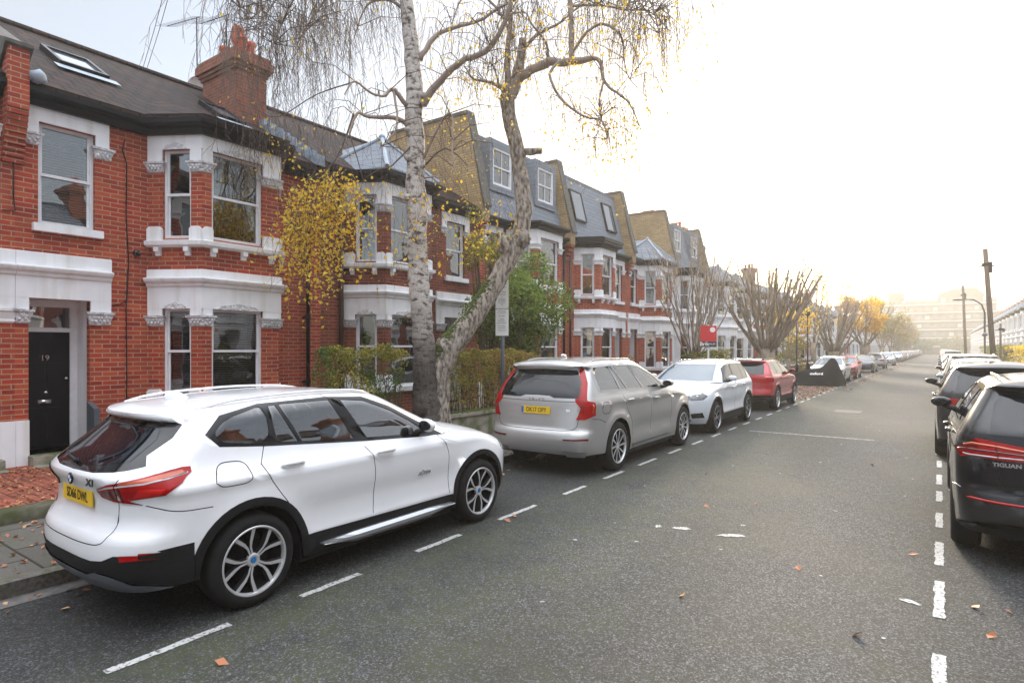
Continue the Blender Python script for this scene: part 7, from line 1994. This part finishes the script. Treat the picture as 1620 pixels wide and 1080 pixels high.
while y_ < 215:
    c = copy_tree(prs[(k * 3) % 5]); c.location = (-5.05 + rnd.uniform(-.05, .05), y_, 0); c.rotation_euler.z = R(-90); c['label'] = lbl; c['group'] = 'hazy cars far down the left side'; y_ += 5.6 + rnd.uniform(0, .6); k += 1
y_ = 31.5; k = 0
while y_ < 200:
    c = copy_tree((prs + rr_)[(k * 2 + 1) % 7]); c.location = (.98 + rnd.uniform(-.05, .05), y_, 0); c.rotation_euler.z = R(90); c['label'] = 'small hazy parked car in the far part of the right row'; c['group'] = 'hazy cars far down the right side'; y_ += 5.5 + rnd.uniform(0, .6); k += 1
# motorbike under a black cover
MC = thing('covered_motorbike', 'motorbike under a pointed black cover with white lettering', 'motorbike', (-5.1, 34.6, 0), R(8))
b = B()
# cover: ridge line handlebars -> seat -> tail, skirt to the ground
K, J = 20, 12; rows = []
for i in range(K + 1):
    t = i / K; x = -1.35 + 2.6 * t
    hz = Sp([(0, .55), (.25, .80), (.55, .92), (.73, 1.40), (.77, 1.48), (.82, 1.36), (.92, .8), (1, .28)])(t)
    row = []
    for j in range(-J, J + 1):
        s_ = j / J; yy = s_ * .46 * (1 - abs(2 * t - 1) ** 4 * .5); z = hz * (1 - abs(s_) ** 1.35); n_ = noise.noise(Vector((x * 2.5, s_ * 3, 1))) * .05
        row.append(b.verts.new((x + n_, yy + n_, max(.04, z + n_ * .6))))
    rows.append(row)
for i in range(K):
    for j in range(2 * J): b.faces.new((rows[i][j], rows[i + 1][j], rows[i + 1][j + 1], rows[i][j + 1]))
cv = obj('cover', b, mat('black_cover_cloth', (.008, .008, .009), .8, spec=.2), MC, True)
text_mesh('cover_lettering', 'oxford', .22, M['white_ink'], cv, frame_mtx((-.1, -.335, .62), (1, 0, 0), (0, -1, .85)), .004, bold=.005)
for sx_ in (-.85, .8):
    b = B(); lathe(b, [(.20, -.06), (.31, -.06), (.32, 0), (.31, .06), (.20, .06)], 24, (sx_, 0, .32), 'y'); bmesh.ops.recalc_face_normals(b, faces=b.faces); obj('wheel', b, M['tyre'], MC, True)
# ================================================================ fallen leaves
b = B()
def fl(x, y_, z, s):
    up = Vector((rnd.gauss(0, .25), rnd.gauss(0, .25), 1)); leaf_quad(b, Vector((x, y_, z + s * .25)), s, up * 2.2)
for i in range(2600): fl(rnd.uniform(-11.3, -8.05), rnd.uniform(-.5, 5.5), .138, rnd.uniform(.018, .038))
for i in range(1100): fl(rnd.uniform(-7.7, -5.95), rnd.uniform(.3, 14), .124, rnd.uniform(.02, .045))
for i in range(420): fl(kx(3) + abs(rnd.gauss(0, .22)), rnd.uniform(.3, 20), .003, rnd.uniform(.018, .04))
for i in range(40): fl(rnd.uniform(-5.7, 1.9), rnd.uniform(1.5, 22), .003, rnd.uniform(.014, .035))
for x, y_ in ((-3.56, 1.95), (-1.62, 4.55), (-.45, 4.6), (-1.0, 5.7), (.28, 5.1), (.22, 5.6), (-2.3, 7.3), (-.2, 6.7), (-3.9, 5.4), (-3.95, 5.6)): fl(x, y_, .003, .05)
for i in range(900): fl(rnd.uniform(-6.0, -4.1), rnd.uniform(24.5, 33.5), .003, rnd.uniform(.03, .06))
for i in range(500): fl(rnd.uniform(-4.4, -3.2), rnd.uniform(30, 95), .003, rnd.uniform(.03, .07))
tag(obj('fallen_leaves', b, M['leaf_fallen'], None), 'brown fallen leaves scattered over yard, pavement and gutter', 'leaves', kind='stuff')
# ================================================================ haze
b = B(); box(b, -420, 420, -40, 420, -2, 27)
hm = bpy.data.materials.new('haze'); hm.use_nodes = True; t_ = hm.node_tree; t_.nodes.clear()
o_ = t_.nodes.new('ShaderNodeOutputMaterial'); v_ = t_.nodes.new('ShaderNodeVolumePrincipled')
v_.inputs['Color'].default_value = (1.0, .97, .92, 1); v_.inputs['Density'].default_value = .0017; v_.inputs['Anisotropy'].default_value = .45
t_.links.new(v_.outputs[0], o_.inputs['Volume'])
hz = tag(obj('haze', b, hm, None), kind='stuff')
